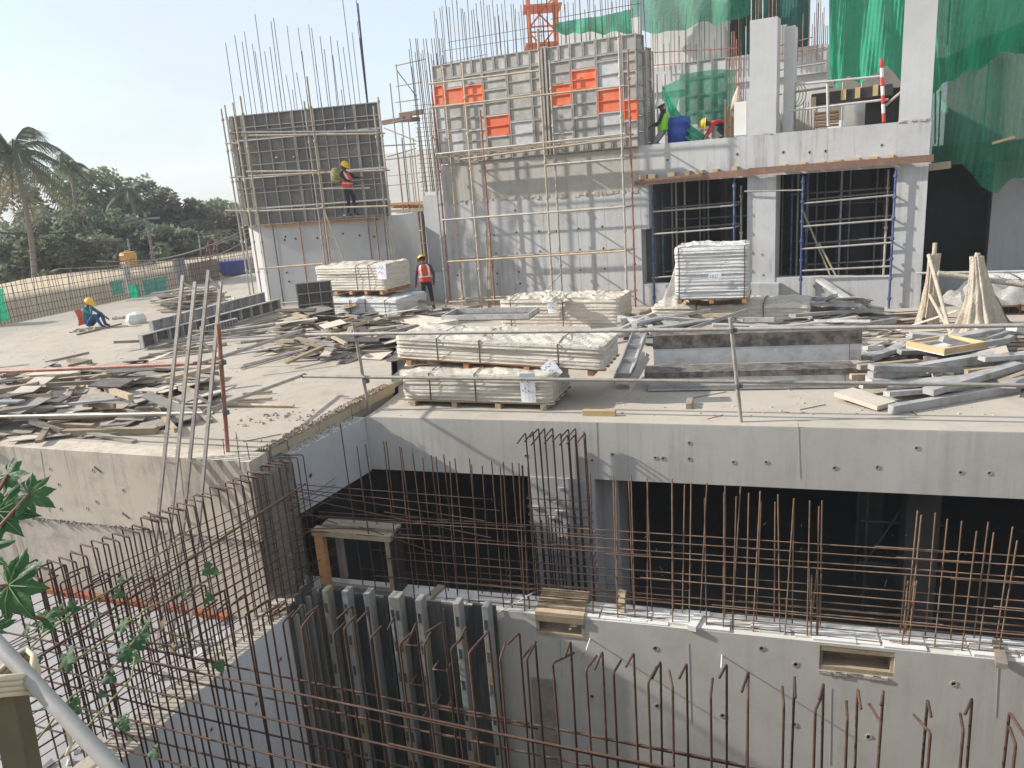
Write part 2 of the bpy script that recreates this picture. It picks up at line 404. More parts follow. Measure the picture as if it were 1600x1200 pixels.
def crease(name):
    nt = M[name].node_tree; bs = nt.nodes['Principled BSDF']; a = noise(nt, 9, 6, 0.7, sc=(1, 1, .22), dist=1.5); b = noise(nt, 26, 4, 0.6, sc=(1, 1, .5), dist=.8)
    s = N(nt, 'ShaderNodeMath', operation='ADD'); nt.links.new(a, s.inputs[0]); nt.links.new(b, s.inputs[1]); bump(nt, bs, s.outputs[0], 1.0, 0.05)
crease('cloth_cream')
painted('pipe_near', (0.3, 0.29, 0.265), (0.2, 0.185, 0.165), 0.55, 0.0, 12, 0.7, 0.04, 0.05)

def net_mat(name, c, c2, alpha):
    m, nt, bs = nodes(name)
    fold = noise(nt, 1.5, 5, 0.6, sc=(1, 1, 0.35), dist=0.5)
    weave = noise(nt, 60, 2, 0.5)
    col = mix(nt, mono(nt, fold, 0.35, 0.7), c, c2)
    nt.links.new(col, bs.inputs['Base Color']); bs.inputs['Roughness'].default_value = 0.7
    tl = N(nt, 'ShaderNodeBsdfTranslucent'); nt.links.new(col, tl.inputs[0])
    tr = N(nt, 'ShaderNodeBsdfTransparent')
    m1 = N(nt, 'ShaderNodeMixShader'); m1.inputs[0].default_value = 0.45
    nt.links.new(bs.outputs[0], m1.inputs[1]); nt.links.new(tl.outputs[0], m1.inputs[2])
    mr = N(nt, 'ShaderNodeMapRange'); nt.links.new(weave, mr.inputs[0]); mr.inputs[1].default_value = 0.35; mr.inputs[2].default_value = 0.65
    mr.inputs[3].default_value = alpha - 0.22; mr.inputs[4].default_value = alpha + 0.22
    m2 = N(nt, 'ShaderNodeMixShader'); nt.links.new(mr.outputs[0], m2.inputs[0])
    nt.links.new(tr.outputs[0], m2.inputs[1]); nt.links.new(m1.outputs[0], m2.inputs[2])
    nt.links.new(m2.outputs[0], nt.nodes['Material Output'].inputs[0])
net_mat('net_green', (0.006, 0.33, 0.17), (0.012, 0.46, 0.26), 0.93)
net_mat('net_pale', (0.015, 0.23, 0.13), (0.04, 0.33, 0.2), 0.74)
net_mat('net_dark', (0.01, 0.13, 0.11), (0.015, 0.18, 0.15), 0.8)
net_mat('film', (0.7, 0.68, 0.64), (0.6, 0.57, 0.52), 0.6)

def leaf_mat(name, a, b, c):
    m, nt, bs = nodes(name)
    n1 = noise(nt, 1.3, 4, 0.6); oi = noise(nt, 9, 2, 0.5)
    col = mix(nt, mono(nt, n1, 0.35, 0.68), a, b)
    col = mix(nt, mono(nt, oi, 0.5, 0.75), col, c)
    nt.links.new(col, bs.inputs['Base Color']); bs.inputs['Roughness'].default_value = 0.55
    tl = N(nt, 'ShaderNodeBsdfTranslucent'); nt.links.new(col, tl.inputs[0])
    m1 = N(nt, 'ShaderNodeMixShader'); m1.inputs[0].default_value = 0.55
    nt.links.new(bs.outputs[0], m1.inputs[1]); nt.links.new(tl.outputs[0], m1.inputs[2])
    nt.links.new(m1.outputs[0], nt.nodes['Material Output'].inputs[0])
leaf_mat('leaf_dark', (0.16, 0.2, 0.125), (0.2, 0.235, 0.15), (0.23, 0.23, 0.17))
leaf_mat('leaf_mid', (0.17, 0.215, 0.115), (0.21, 0.245, 0.13), (0.24, 0.23, 0.16))
leaf_mat('leaf_dry', (0.16, 0.16, 0.11), (0.2, 0.185, 0.13), (0.22, 0.175, 0.13))
leaf_mat('leaf_palm', (0.13, 0.165, 0.09), (0.17, 0.195, 0.115), (0.13, 0.13, 0.07))
leaf_mat('leaf_palm_dry', (0.2, 0.14, 0.08), (0.26, 0.19, 0.11), (0.16, 0.12, 0.07))
leaf_mat('leaf_castor', (0.03, 0.11, 0.045), (0.06, 0.2, 0.05), (0.05, 0.14, 0.06))
def leaf_detail(name):
    nt = M[name].node_tree; bs = nt.nodes['Principled BSDF']; a = noise(nt, 30, 5, .65, dist=.6)
    old = bs.inputs['Base Color'].links[0].from_socket
    col = mix(nt, mono(nt, a, .3, .75), old, (0.11, 0.2, 0.07)); dk = mix(nt, mono(nt, noise(nt, 14, 4, .6, off=4), .5, .7), col, (0.02, 0.06, 0.025))
    nt.links.new(dk, bs.inputs['Base Color']); bump(nt, bs, a, .5, .01); bs.inputs['Roughness'].default_value = .45
leaf_detail('leaf_castor')
painted('leaf_vein', (0.16, 0.25, 0.1), (0.2, 0.28, 0.12), 0.6)
leaf_mat('leaf_vine', (0.04, 0.11, 0.05), (0.08, 0.16, 0.05), (0.14, 0.17, 0.05))
leaf_mat('leaf_dead', (0.2, 0.13, 0.06), (0.26, 0.19, 0.1), (0.15, 0.1, 0.05))
# ------------------------------------------------------------------ frames of the place
BM = Frame(-2.57, 12.73, -18.0)       # front edge of the right-hand slab
ZW = -1.95
ZT = 0.12                              # tops of the wall bars
def frame_from(a, b):
    return Frame(a.x, a.y, math.degrees(math.atan2(b.y - a.y, b.x - a.x)))
WL = frame_from(G(490, 925, ZW), G(1600, 1035, ZW))      # far wall of the pit, its face
LW = frame_from(G(190, 1190, ZW), G(490, 925, ZW))       # left wall of the pit, its face
LWL = (G(490, 925, ZW) - G(190, 1190, ZW)).length
NW = frame_from(G(1000, 1045, ZT), G(1580, 1138, ZT))    # near wall of the pit (only its bars stand up)
FA = Frame(10.33, 18.93, -28.8)       # building facade
TW = Frame(-8.15, 26.76, -12.3)       # lift core
LF = Frame(-8.32, 11.91, -20.4)       # front face of the left-hand slab
SW = Frame(-3.41, 11.02, 63.8)        # side wall of the recess
ZL = 0.2

def xy(p): return (p.x, p.y)
def hole_marks(parent, fr, pts, r=0.022, d=0.0):
    """small tie holes: the dark hollow painted as a near-black plug, with a rough rim"""
    for (u, v) in pts:
        q = fr.at(u, v, d)
        mb = MB(); mb.lathe(q - fr.n * 0.01, [(r, 0), (r, 0.013)], 8, fr.n); mb.build('tie_hole', 'hole', parent)
        mb = MB()
        for k in range(8):
            a0 = k * math.pi / 4
            mb.box(q + (fr.e * math.cos(a0) + V((0, 0, 1)) * math.sin(a0)) * (r + .006), fr.e * .009, fr.n * (.004 + .004 * rnd.random()), V((0, 0, .009)))
        mb.build('hole_rim', 'rubble', parent)
def seam(parent, fr, u0, v0, u1, v1, w=0.012, d=0.0, mat='seam'):
    a, b = fr.at(u0, v0, d), fr.at(u1, v1, d)
    slab_piece('form_joint', a, b, 0.008, w, mat, parent, up=fr.e if abs((b - a).normalized().z) > .7 else (0, 0, 1))

# ground, pit floors
def ground():
    hole = [(-19, 1.0), (21, 1.0), (21, 42.5), (-12.5, 42.5), (-19, 22)]
    out = [(-450, -400), (450, -400), (450, 520), (-250, 520), (-450, 300)]
    mb = MB(); n = 5; z = -0.3
    mb.add([(x, y, z) for x, y in hole + out], [(i, n + i, n + (i + 1) % n, (i + 1) % n) for i in range(n)])
    mb.f = [tuple(reversed(f)) if False else f for f in mb.f]
    tag(mb.build('ground', 'earth', base=(0, 0, -0.3)), kind='structure')
ground()
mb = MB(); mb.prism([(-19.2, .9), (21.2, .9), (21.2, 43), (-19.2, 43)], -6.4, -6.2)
tag(mb.build('pit_floor', 'shade_floor'), kind='structure')
mb = MB(); mb.prism([(-20, -8), (20, -8), (20, .75), (-20, .75)], -6.3, 2.0)
tag(mb.build('bank', 'earth'), kind='structure')
for nm, poly in (('earth_side', [(-19.6, .8), (-19.0, .8), (-19.0, 22), (-12.5, 42.5), (-13.1, 43), (-19.6, 22.4)]), ('earth_end', [(-13, 42.5), (21, 42.5), (21, 43), (-13, 43)]), ('earth_flank', [(21, .8), (21.5, .8), (21.5, 43), (21, 43)])):
    mb = MB(); mb.prism(poly, -6.3, -.304); tag(mb.build(nm, 'earth'), kind='structure')

# right slab (edge beam is its own thing) with a real thickness
c_mid = [(-3.75, 25.6), (-4.2, 42.4)]
curb = [(-3.95, 10.32), (-3.51, 11.01), (-2.18, 14.24)]
mb = MB()
poly = [xy(BM(.0, 0, -.35)), xy(BM(17, 0, -.35)), (20.5, 20), (20.5, 42.4), (-4.2, 42.4), (-3.75, 25.6), (-2.18, 14.24)]
mb.prism(poly, -.25, 0)
tag(mb.build('slab_right', 'smooth_slab', base=(4, 20, 0)), kind='structure')
# left slab, 0.2 m higher
mb = MB()
fl = [LF(-9, 0, -.4), LF(4.62, 0, -.4)]
poly = [xy(fl[0]), xy(fl[1]), (-3.72, 10.92), (-2.30, 14.30), (-3.88, 25.6), (-4.3, 42.4), (-12.6, 42.4), (-18.2, 24.5), (-19, 20)]
mb.prism(poly, -.25, ZL)
sl_l = tag(mb.build('slab_left', 'slab_concrete', base=(-9, 20, 0)), kind='structure')
# crumbly strips along the step
def crumble(parent, a, b, n, w, z, rmin=.015, rmax=.045, name='crumbled_edge', mat='rubble', seed=1):
    r_ = random.Random(seed); mb = MB(); a, b = V(a), V(b); t = (b - a); sd = V((-t.y, t.x, 0)).normalized()
    for i in range(n):
        p = a + t * r_.random() + sd * r_.uniform(-w, w); s = r_.uniform(rmin, rmax)
        ax = V((r_.gauss(0, 1), r_.gauss(0, 1), r_.gauss(0, .5))).normalized(); ay = ax.orthogonal().normalized(); az = ax.cross(ay)
        mb.box((p.x, p.y, z + s * .35), ax * s, ay * s * r_.uniform(.4, .9), az * s * r_.uniform(.3, .8))
    return mb.build(name, mat, parent)
# step face: yellowish board along the left slab's edge
root = thing('edge_board', 'long yellowish shutter board along the step between the two slabs', 'board', (-3.0, 12.4, 0))
for i in range(3):
    p0_ = V((-3.69, 10.96, 0)).lerp(V((-2.26, 14.28, 0)), i / 3 + .002); p1_ = V((-3.69, 10.96, 0)).lerp(V((-2.26, 14.28, 0)), (i + 1) / 3 - .002)
    slab_piece('board', p0_ + V((.0, 0, .105)), p1_ + V((.0, 0, .105)), .03, .2, 'edge_board', root)
cr = crumble(None, (-3.72, 10.75, 0), (-2.36, 14.15, 0), 520, .1, ZL, .008, .026, mat='earth', seed=2)
tag(cr, 'crumbled concrete chips along the top of the slab step', 'rubble', kind='stuff')

# recess side wall under the left slab
root = thing('recess_wall', 'smooth grey side wall of the recess below the shutter board', 'wall', SW(1, -1, 0))
mb = MB(); mb.fbox(SW, 0, 1.9, -.98, 0, -.33, 0); mb.build('wall', 'side_concrete', root)
hole_marks(root, SW, [(485, 743)], .03)
cr = crumble(None, SW(0, 0, -.14), SW(1.85, 0, -.14), 150, .12, 0.0, .01, .03, seed=3)
tag(cr, 'concrete crumbs along the recess wall top', 'rubble', kind='stuff')
# rough joint column at the end of that wall
root = thing('joint_column', 'rough dark broken concrete end at the slab corner', 'column', (-3.55, 10.6, -2.5))
mb = MB(); mb.prism([(-3.74, 10.235), (-3.42, 10.36), (-3.415, 11.016), (-3.74, 11.016)], ZW, -.002); mb.build('core', 'old_concrete', root)
for i in range(26):
    z = -2.5 + i * .098
    mb = MB(); w = rnd.uniform(.05, .15); c = V((-3.42, 10.36, z)).lerp(V((-3.415, 11.0, z)), rnd.random())
    mb.box(c, (rnd.uniform(.01, .03), 0, 0), (0, w, 0), (0, 0, rnd.uniform(.02, .05))); mb.build('lump', 'old_concrete', root)

# edge beam of the right slab
root = thing('edge_beam', 'long pale concrete edge beam over the dark openings', 'beam', BM(6, -.95, 0))
mb = MB(); mb.fbox(BM, 0, 17, -.95, 0, -.35, 0); mb.build('beam', 'beam_concrete', root)
mb = MB(); mb.fbox(BM, .02, 17, .002, .007, -.37, -.006); mb.build('top_cover', 'smooth_slab', root)  # slab-coloured sheet added to tone down the bright sunlit beam top
for u in (932, 1247): seam(root, BM, u, 660, u + 3, 747, .01)
hole_marks(root, BM, [(822, 712), (925, 719), (957, 710), (1024, 715), (1036, 716), (1077, 692), (1077, 717), (1146, 722), (1197, 722), (1304, 731), (1371, 730), (1501, 738), (1546, 739), (1432, 700)], .02)
# pillar between openings, pillar further in
root = thing('pit_pillar', 'concrete pillar under the beam behind the hooked starter bars', 'pillar', BM(4, -4, 0))
s0, _ = BM.px(834, 850, 0.02); s1, _ = BM.px(933, 850, 0.02)
mb = MB(); mb.fbox(BM, s0, s1, -4.2, -.953, -.55, .02); mb.build('shaft', 'white_concrete', root)
s2, _ = BM.px(826, 700, .02)
for i in range(30):
    z = -2.7 + i * .058; mb = MB(); ss = rnd.uniform(s0 + .05, s1 - .05)
    mb.box(BM(ss, z, .03), BM.e * rnd.uniform(.02, .09), BM.n * rnd.uniform(.006, .02), V((0, 0, rnd.uniform(.01, .03)))); mb.build('rough_lump', 'white_concrete', root)
root = thing('inner_pillar', 'smooth shaded pillar just inside the right opening', 'pillar', BM(5, -4, -.8))
s0, _ = BM.px(937, 850, -.9); s1, _ = BM.px(974, 850, -.9)
mb = MB(); mb.fbox(BM, s0 - .06, s1, -4.2, -.253, -1.5, -.62); mb.build('shaft', 'side_concrete', root)
# lower storey behind the openings
for nm, a, mt in (('lower_floor', (-8, 17, -4.4, -4.2, -12, -.2), 'shade_floor'), ('lower_back_wall', (-8, 17, -4.2, -.26, -12.4, -12), 'shade_floor'), ('side_light_block', (-1.6, -1.3, -4.2, -.26, -12, -.6), 'shade_concrete'), ('end_light_block', (16.5, 16.9, -4.2, -.26, -12, -.4), 'shade_concrete')):  # side and end pieces are added, to keep light from leaking in
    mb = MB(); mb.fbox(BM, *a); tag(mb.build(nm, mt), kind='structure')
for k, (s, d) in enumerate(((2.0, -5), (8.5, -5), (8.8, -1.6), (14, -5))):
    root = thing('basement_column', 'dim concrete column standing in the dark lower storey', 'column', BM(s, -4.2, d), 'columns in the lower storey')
    mb = MB(); mb.fbox(BM, s, s + .5, -4.2, -.26, d - .5, d); mb.build('shaft', 'shade_concrete', root)
# dim scaffold in the right-hand opening
root = thing('basement_scaffold', 'dim scaffold frame in the dark right-hand opening', 'scaffold', BM(9.5, -4.2, -2))
for s in (8.3, 9.4):
    for d in (-2.2, -3.4): rod('standard', BM(s, -4.2, d), BM(s, -.4, d), .024, 'pipe_dark', root)
for z in (-.6, -1.4, -2.4, -3.2):
    rod('ledger', BM(8.2, z, -2.2), BM(9.5, z, -2.2), .02, 'pipe_dark', root); rod('transom', BM(9.4, z, -2.2), BM(9.4, z, -3.4), .02, 'pipe_dark', root)
rod('brace', BM(8.3, -3.2, -2.2), BM(9.4, -1.0, -2.2), .02, 'pipe_dark', root)

# left slab front face
root = thing('left_retaining_wall', 'stained warm concrete face below the left slab', 'wall', LF(0, -2.4, 0))
mb = MB(); mb.fbox(LF, -9, 4.86, -1.02, ZL, -.4, 0); mb.build('upper_pour', 'left_concrete', root)
mb = MB(); mb.fbox(LF, -9, 4.80, -2.6, -1.023, -.4, -.012); mb.build('lower_pour', 'left_lower', root)
crumble(root, LF(-2, 0, .0), LF(4.7, 0, .0), 160, .02, -1.04, .01, .03, 'joint_crumb', 'old_concrete', 5)
seam(root, LF, 63, 704, 78, 800, .014); seam(root, LF, 280, 715, 288, 790, .006)
hole_marks(root, LF, [(145, 735), (193, 766), (151, 784), (136, 794), (95, 795), (92, 757), (78, 733)], .018)
for (u, v) in ((148, 732), (192, 804), (232, 803)):
    q = LF.at(u, v); mb = MB(); mb.beam(q + V((0, 0, .03)), q + LF.e * .12 + V((0, 0, -.05)), .02, .03); mb.build('tie_stub', 'rebar_grey', root)
s0, _ = LF.px(60, 930); s1, _ = LF.px(360, 955)
nb = 16
for i in range(nb):
    a = s0 + (s1 - s0) * i / nb; L_ = (s1 - s0) / nb
    for k in range(1):
        mb = MB(); mb.fbox(LF, a + .006 + (.1 if k else 0), a + L_ - .006 + (.1 if k else 0), -2.36 + k * .085, -2.282 + k * .085, .0, .1 + rnd.uniform(-.01, .012)); mb.build('brick', 'brick_red', root)
# lower ground left of the pit
mb = MB()
mb.prism([xy(LF(-9, 0, 0)), xy(LF(4.8, 0, 0)), xy(LW(LWL - .1, 0, -.45)), xy(LW(-8, 0, -.45)), (-19, -.2)], -2.9, -2.36)
tag(mb.build('lower_ground', 'ground_blinding'), kind='structure')
for i in range(26):
    q = LW(rnd.uniform(-1.2, 3.2), 0, rnd.uniform(-1.5, -.55)); s = rnd.uniform(.03, .09)
    ax = V((rnd.gauss(0, 1), rnd.gauss(0, 1), rnd.gauss(0, .3))).normalized(); ay = ax.orthogonal().normalized()
    mb = MB(); mb.box(q + V((0, 0, -2.36 + s * .3)), ax * s, ay * s * .7, ax.cross(ay) * s * .5)
    tag(mb.build('concrete_chunk', 'white_concrete'), 'small whitish concrete chunk on the lower ground behind the bars', 'rubble', 'chunks on the lower ground')

# pit walls
root = thing('pit_left_wall', 'pit side wall with sunlit top and deep grey face', 'wall', LW(2, -6, -.2))
mb = MB(); mb.fbox(LW, -9, LWL - .01, -6.3, ZW, -.45, 0); mb.build('wall', 'pit_side', root)
hole_marks(root, LW, [(438, 1030), (400, 1100), (330, 1140)], .02)
mb = MB(); mb.fbox(LW, -9, LWL - .03, ZW + .002, ZW + .008, -.45, -.005); mb.build('laitance', 'slab_concrete', root)

root = thing('pit_far_wall', 'pit wall below the bar mesh with tie holes and two boxed openings', 'wall', WL(6, -6, -.2))
def spx(u, v, d=0): return WL.px(u, v, d)
a0, z0b = spx(839, 990); a1, _ = spx(914, 996)
b0, zb1 = spx(1281, 1008); b1, zb0 = spx(1396, 1062)
zb0 += .03
ztop0 = z0b
segs = [(-.42, a0, -6.3, ZW), (a0, a1, -6.3, ztop0), (a1, b0, -6.3, ZW), (b0, b1, -6.3, zb0), (b0, b1, zb1, ZW), (b1, 17, -6.3, ZW)]
for (p, q, zz0, zz1) in segs:
    mb = MB(); mb.fbox(WL, p, q, zz0, zz1, -.45, 0); mb.build('wall_pour', 'pit_concrete', root)
for (u, v) in ((1024, 1013), (925, 1088), (1027, 1103), (1129, 1118), (1243, 1038), (1241, 1132), (1357, 1151), (1490, 1068), (1190, 1013)): hole_marks(root, WL, [(u, v)], .026)
for (u0, v0, u1, v1) in ((1076, 1005, 1080, 1130), (1299, 1075, 1297, 1195), (875, 1000, 878, 1060), (1560, 1040, 1556, 1120)): seam(root, WL, u0, v0, u1, v1, .006)
for (u, v, du, dv) in ((922, 998, -13, 34), (1128, 1024, -3, 30)):
    a = WL.at(u, v, 0); b = WL.at(u + du, v + dv, .0); rod('tie_rod', a - WL.n * .02, a + WL.n * .27, .009, 'pipe_whitepaint', root)
# mortar / laitance ledges on top
for i in range(60):
    s = rnd.uniform(1.5, 12); mb = MB(); mb.fbox(WL, s, s + rnd.uniform(.1, .5), ZW, ZW + rnd.uniform(.008, .035), -rnd.uniform(.25, .43), -rnd.uniform(.0, .2)); mb.build('mortar_crust', 'white_board', root)
# boxed openings
bx = thing('box_out', 'slatted timber box set in a notch of the pit wall below the pillar', 'wooden box', WL((a0 + a1) / 2, ztop0, -.2))
for i in range(4):
    d = .02 - .115 * i; mb = MB(); mb.fbox(WL, a0 + .0, a1 + .0, ZW + .02 + .035 * i, ZW + .055 + .035 * i, d - .105, d); mb.build('slat', 'timber', bx)
mb = MB(); mb.fbox(WL, a0, a1, ZW - .08, ZW + .015, -.03, .03); mb.build('front_rail', 'timber', bx)
for s in (a0, a1 - .04):
    mb = MB(); mb.fbox(WL, s, s + .04, ztop0 + .05, ZW - .085, -.42, .01); mb.build('side_board', 'timber_grey', bx)
mb = MB(); mb.fbox(WL, a0, a1, ztop0 + .003, ztop0 + .045, -.42, .012); mb.build('sill_board', 'timber', bx)
bx = thing('opening_form', 'timber lined slot through the right part of the pit wall', 'wooden frame', WL((b0 + b1) / 2, zb0, -.2))
for (p, q, r_, t) in ((b0, b1, zb1 - .07, zb1 - .002), (b0, b1, zb0 + .002, zb0 + .06), (b0, b0 + .04, zb0 + .062, zb1 - .072), (b1 - .04, b1, zb0 + .062, zb1 - .072)):
    mb = MB(); mb.fbox(WL, p + .002, q - .002, r_, t, -.43, -.004 if q - p > .1 else -.02); mb.build('frame_board', 'timber', bx)
mb = MB(); mb.fbox(WL, b0 + .05, b1 - .05, (zb0 + zb1) / 2 - .03, (zb0 + zb1) / 2 + .01, -.3, -.2); mb.build('inner_board', 'timber_grey', bx)
for i in range(14):
    mb = MB(); s = rnd.uniform(b0 - .04, b1); mb.fbox(WL, s, s + rnd.uniform(.05, .14), zb0 - .05, zb0 - .01, .0, rnd.uniform(.006, .02)); mb.build('grout_lip', 'rubble', bx)
# timber bits on the wall top
for k, (u, v, L_, mt, lab) in enumerate(((971, 955, .3, 'timber', 'short upright timber block on the pit wall near the pillar'), (1082, 972, .35, 'white_board', 'plastered timber stub on the pit wall under the mesh'), (1556, 1022, .5, 'timber_grey', 'grey board lying on the pit wall at its far right'), (672, 930, .5, 'timber_grey', 'grey board lying on the pit wall beside the ribbed form'))):
    q = G(u, v, ZW + .03); mb = MB()
    if k == 0: mb.beam(q, q + V((.03, .05, .28)), .1, .05)
    else: mb.beam(q - WL.n * .02 + WL.n * L_ * .5, q - WL.n * L_ * .5 + WL.e * .08, .11, .07)
    tag(mb.build('timber_block', mt), lab, 'timber')
# stained plywood strip on the pit wall
mb = MB(); s0, z0 = spx(831, 1057); s1, z1 = spx(868, 1058); mb.fbox(WL, s0, s1, -5.2, z0, .004, .03)
tag(mb.build('plywood_strip', 'timber_grey'), 'stained plywood strip fixed upright on the pit wall', 'plywood')
# near pit wall (its bars stand above the lower edge of the view)
root = thing('pit_near_wall', 'near pit wall hidden below the hooked bars', 'wall', NW(0, -6, 0))
mb = MB(); mb.fbox(NW, -9, 12, -6.3, -3.2, -.22, .22); mb.build('wall', 'pit_concrete', root)

# wooden door frame in the corner of the pit
root = thing('timber_box_frame', 'open timber box frame standing in the dark pit corner', 'wooden frame', WL(.3, ZW, -.1))
DF = Frame(*xy(WL(-.05, 0, -.12)), -19)
f0, fz1 = DF.px(490, 836); f1, _ = DF.px(608, 850); _, fz0 = DF.px(497, 912)
for (p, q, r_, t, d0, d1, m_) in ((f0, f0 + .14, fz0, fz1, -.1, 0, 'timber_orange'), (f0 + .22, f0 + .3, fz0, fz1, -.3, -.2, 'timber_grey'), (f1 - .07, f1, fz0, fz1, -.1, 0, 'timber'), (f0 - .02, f1 + .04, fz1, fz1 + .09, -.14, .02, 'timber'), (f0 + .1, f1 + .06, fz1 + .092, fz1 + .14, -.3, -.1, 'timber_grey'), (f0, f1, fz0 - .07, fz0 - .002, -.1, .0, 'timber_grey')):
    mb = MB(); mb.fbox(DF, p, q, r_, t, d0, d1); mb.build('frame_board', m_, root)
mb = MB(); mb.fbox(DF, f1 + .002, f1 + .03, fz0 - .1, fz1 - .002, -.35, .0); mb.build('side_sheet', 'black_ply_and_shade', root)

# ribbed steel shutter against the pit corner
root = thing('ribbed_steel_shutter', 'worn steel shutter with upright channel ribs in the pit corner', 'formwork', WL(1.4, -6, .1))
tops = [(509, 920), (540, 922), (574, 925), (613, 930), (621, 931), (655, 935), (714, 940), (759, 945)]
for (u, v) in tops:
    s, z = WL.px(u, v, .25)
    mb = MB(); mb.fbox(WL, s - .045, s + .045, -6.2, z, .12, .3)
    ob = mb.build('channel_rib', 'steel_channel', root, bevel=.008)
    for k in range(7):
        mb2 = MB(); mb2.fbox(WL, s - .02, s + .02, z - .35 - k * .5, z - .2 - k * .5, .301, .308); mb2.build('slot', 'steel_form', ob)
xs = [WL.px(u, v, .15)[0] for u, v in ((494, 918), (528, 922), (560, 925), (596, 928), (640, 933), (685, 938), (735, 942), (772, 947))]
for i in range(7):
    mb = MB(); mb.fbox(WL, xs[i] + .004, xs[i + 1] - .004, -6.2, ZW + .12 - .02 * (i % 3), .06, .1); mb.build('plate', 'steel_form', root)
    if i % 2: mb = MB(); mb.fbox(WL, xs[i] + .03, xs[i] + .07, -6.2, ZW + .02, .1, .15); mb.build('stiffener', 'steel_form', root)
for i in range(4):
    s = LWL - .03 - .16 * i; mb = MB(); mb.fbox(LW, s - .14, s - .01, -6.2, ZW + .3 - .05 * i, .03, .06); mb.build('side_plate', 'steel_form', root)
    mb = MB(); mb.fbox(LW, s - .1, s - .05, -6.2, ZW + .14 - .05 * i, .06, .13); mb.build('side_rib', 'steel_channel', root)
# step irons
for (u, v) in ((643, 1008), (687, 1047), (651, 1070), (688, 1105), (660, 1178), (650, 1120)):
    c = WL.at(u, v, .4); mb = MB(); e, n = WL.e, WL.n
    mb.tube([c - e * .1 - n * .25, c - e * .1, c + e * .1, c + e * .1 - n * .25], .016, 6)
    tag(mb.build('step_iron', 'rebar_light', smooth=True), 'rusty square step iron sticking out of the ribbed shutter', 'step iron', 'step irons on the ribbed shutter')
# ------------------------------------------------------------------ reinforcement of the pit
def bent(name, pts, r, mat, parent, rad=.05):
    """bar with rounded bends"""
    pts = [V(p) for p in pts]; out = [pts[0]]
    for i in range(1, len(pts) - 1):
        a, b, c = pts[i - 1], pts[i], pts[i + 1]
        d0 = (a - b).normalized(); d1 = (c - b).normalized()
        for t in (0, .5, 1): out.append(b + d0 * rad * (1 - t) * (1 - t) + d1 * rad * t * t)
    out.append(pts[-1])
    return MB().tube(out, r, 7).build(name, mat, parent, smooth=True)

# far wall mesh
cage = thing('far_wall_bar_mesh', 'rusty bar mesh standing on the pit wall in front of the dark openings', 'rebar mesh', WL(6, ZW, -.2))
A_ = [(x / 3.75 + 420, y / 3.75 + 640) for x, y in ((420, 80), (518, 210), (573, 200), (670, 188), (688, 185), (760, 220), (778, 220), (855, 240), (900, 280), (955, 265), (983, 270), (1020, 268), (1062, 300), (1090, 285), (1173, 290), (1180, 330), (1250, 330), (1303, 305), (1357, 335), (1370, 310), (1428, 310), (1468, 310), (1487, 325))]
B_ = [(x / 3.333 + 780, y / 3.333 + 640) for x, y in ((120, 290), (148, 300), (475, 330), (597, 335), (607, 370), (674, 370), (686, 343), (773, 343), (773, 370), (900, 360), (900, 395), (963, 405), (1000, 377))]
C_ = [(x / 3.077 + 1080, y / 3.077 + 720) for x, y in ((75, 110), (64, 180), (163, 120), (158, 155), (237, 130), (217, 165), (277, 155), (332, 145), (336, 185), (417, 160), (404, 205), (493, 175), (493, 205), (570, 190), (630, 195), (615, 225), (568, 520), (580, 550), (605, 520), (627, 555), (1030, 548), (1045, 585), (1075, 548), (1087, 585), (1088, 240), (1106, 262), (1174, 250), (1233, 282), (1295, 280), (1366, 328), (1430, 297), (1454, 345), (1546, 318), (1566, 382))]
tops_ = [(p, 'rebar_light' if p[0] > 940 else 'rebar') for p in A_ + B_ + C_]
for i, ((u, v), mt) in enumerate(tops_):
    d = -.1 if i % 2 else -.34
    s, z = WL.px(u, v, d)
    rod('vertical_bar', WL(s + rnd.gauss(0, .035) - .02, ZW - .02, d + rnd.gauss(0, .02)), WL(s, z, d + rnd.gauss(0, .03)), .0085, mt, cage)
for k in range(9):      # beyond the picture's right edge the mesh goes on
    d = -.1 if k % 2 else -.34
    rod('vertical_bar', WL(10.6 + k * .27, ZW, d), WL(10.58 + k * .27 + rnd.gauss(0, .02), -.1, d), .0085, 'rebar_light', cage)
yr = [869.5, 881, 903.6, 912.4, 937.7, 950.7, 978.4, 992.3]
for i, v in enumerate(yr):
    d = -.08 if i % 2 else -.36
    s, z = WL.px(1600, v, d)
    s0, _ = WL.px(560 + 22 * (i % 3) if i > 2 else 505, 860, d)
    # three laps, slightly out of line
    for (p, q) in ((s0, s0 + 4.2), (s0 + 3.6, s0 + 8.4), (s0 + 7.6, 12.9)):
        o_ = rnd.gauss(0, .012)
        rod('horizontal_bar', WL(p, z + o_ + rnd.gauss(0, .01), d), WL(q, z + o_ + rnd.gauss(0, .012), d), .0075, 'rebar_light' if p > s0 + 3 else 'rebar', cage)
for i in range(6):
    z = ZW + .05 + .06 * i; d = -.1 - .05 * i
    for (p, q) in ((2.3, 5.2), (5.9, 8.3), (7.6, 10.9)):
        rod('horizontal_bar', WL(p + rnd.uniform(-.3, .3), z, d), WL(q + rnd.uniform(-.3, .3), z + rnd.gauss(0, .015), d), .0075, 'rebar_light' if p > 5 else 'rebar', cage)
def lap(x0, y0, x1, y1, d0, d1, mt='rebar', r=.0075):
    rod('loose_bar', WL.at(x0, y0, d0), WL.at(x1, y1, d1), r, mt, cage)
for a in ((465, 757, 763, 780), (470, 765, 780, 798), (465, 768, 757, 814), (452, 775, 767, 840), (470, 805, 820, 823), (468, 830, 690, 838), (478, 801, 560, 830), (600, 800, 700, 815), (560, 822, 676, 862), (470, 826, 640, 826)):
    lap(*a, -.05, -.2 - rnd.random() * .2)
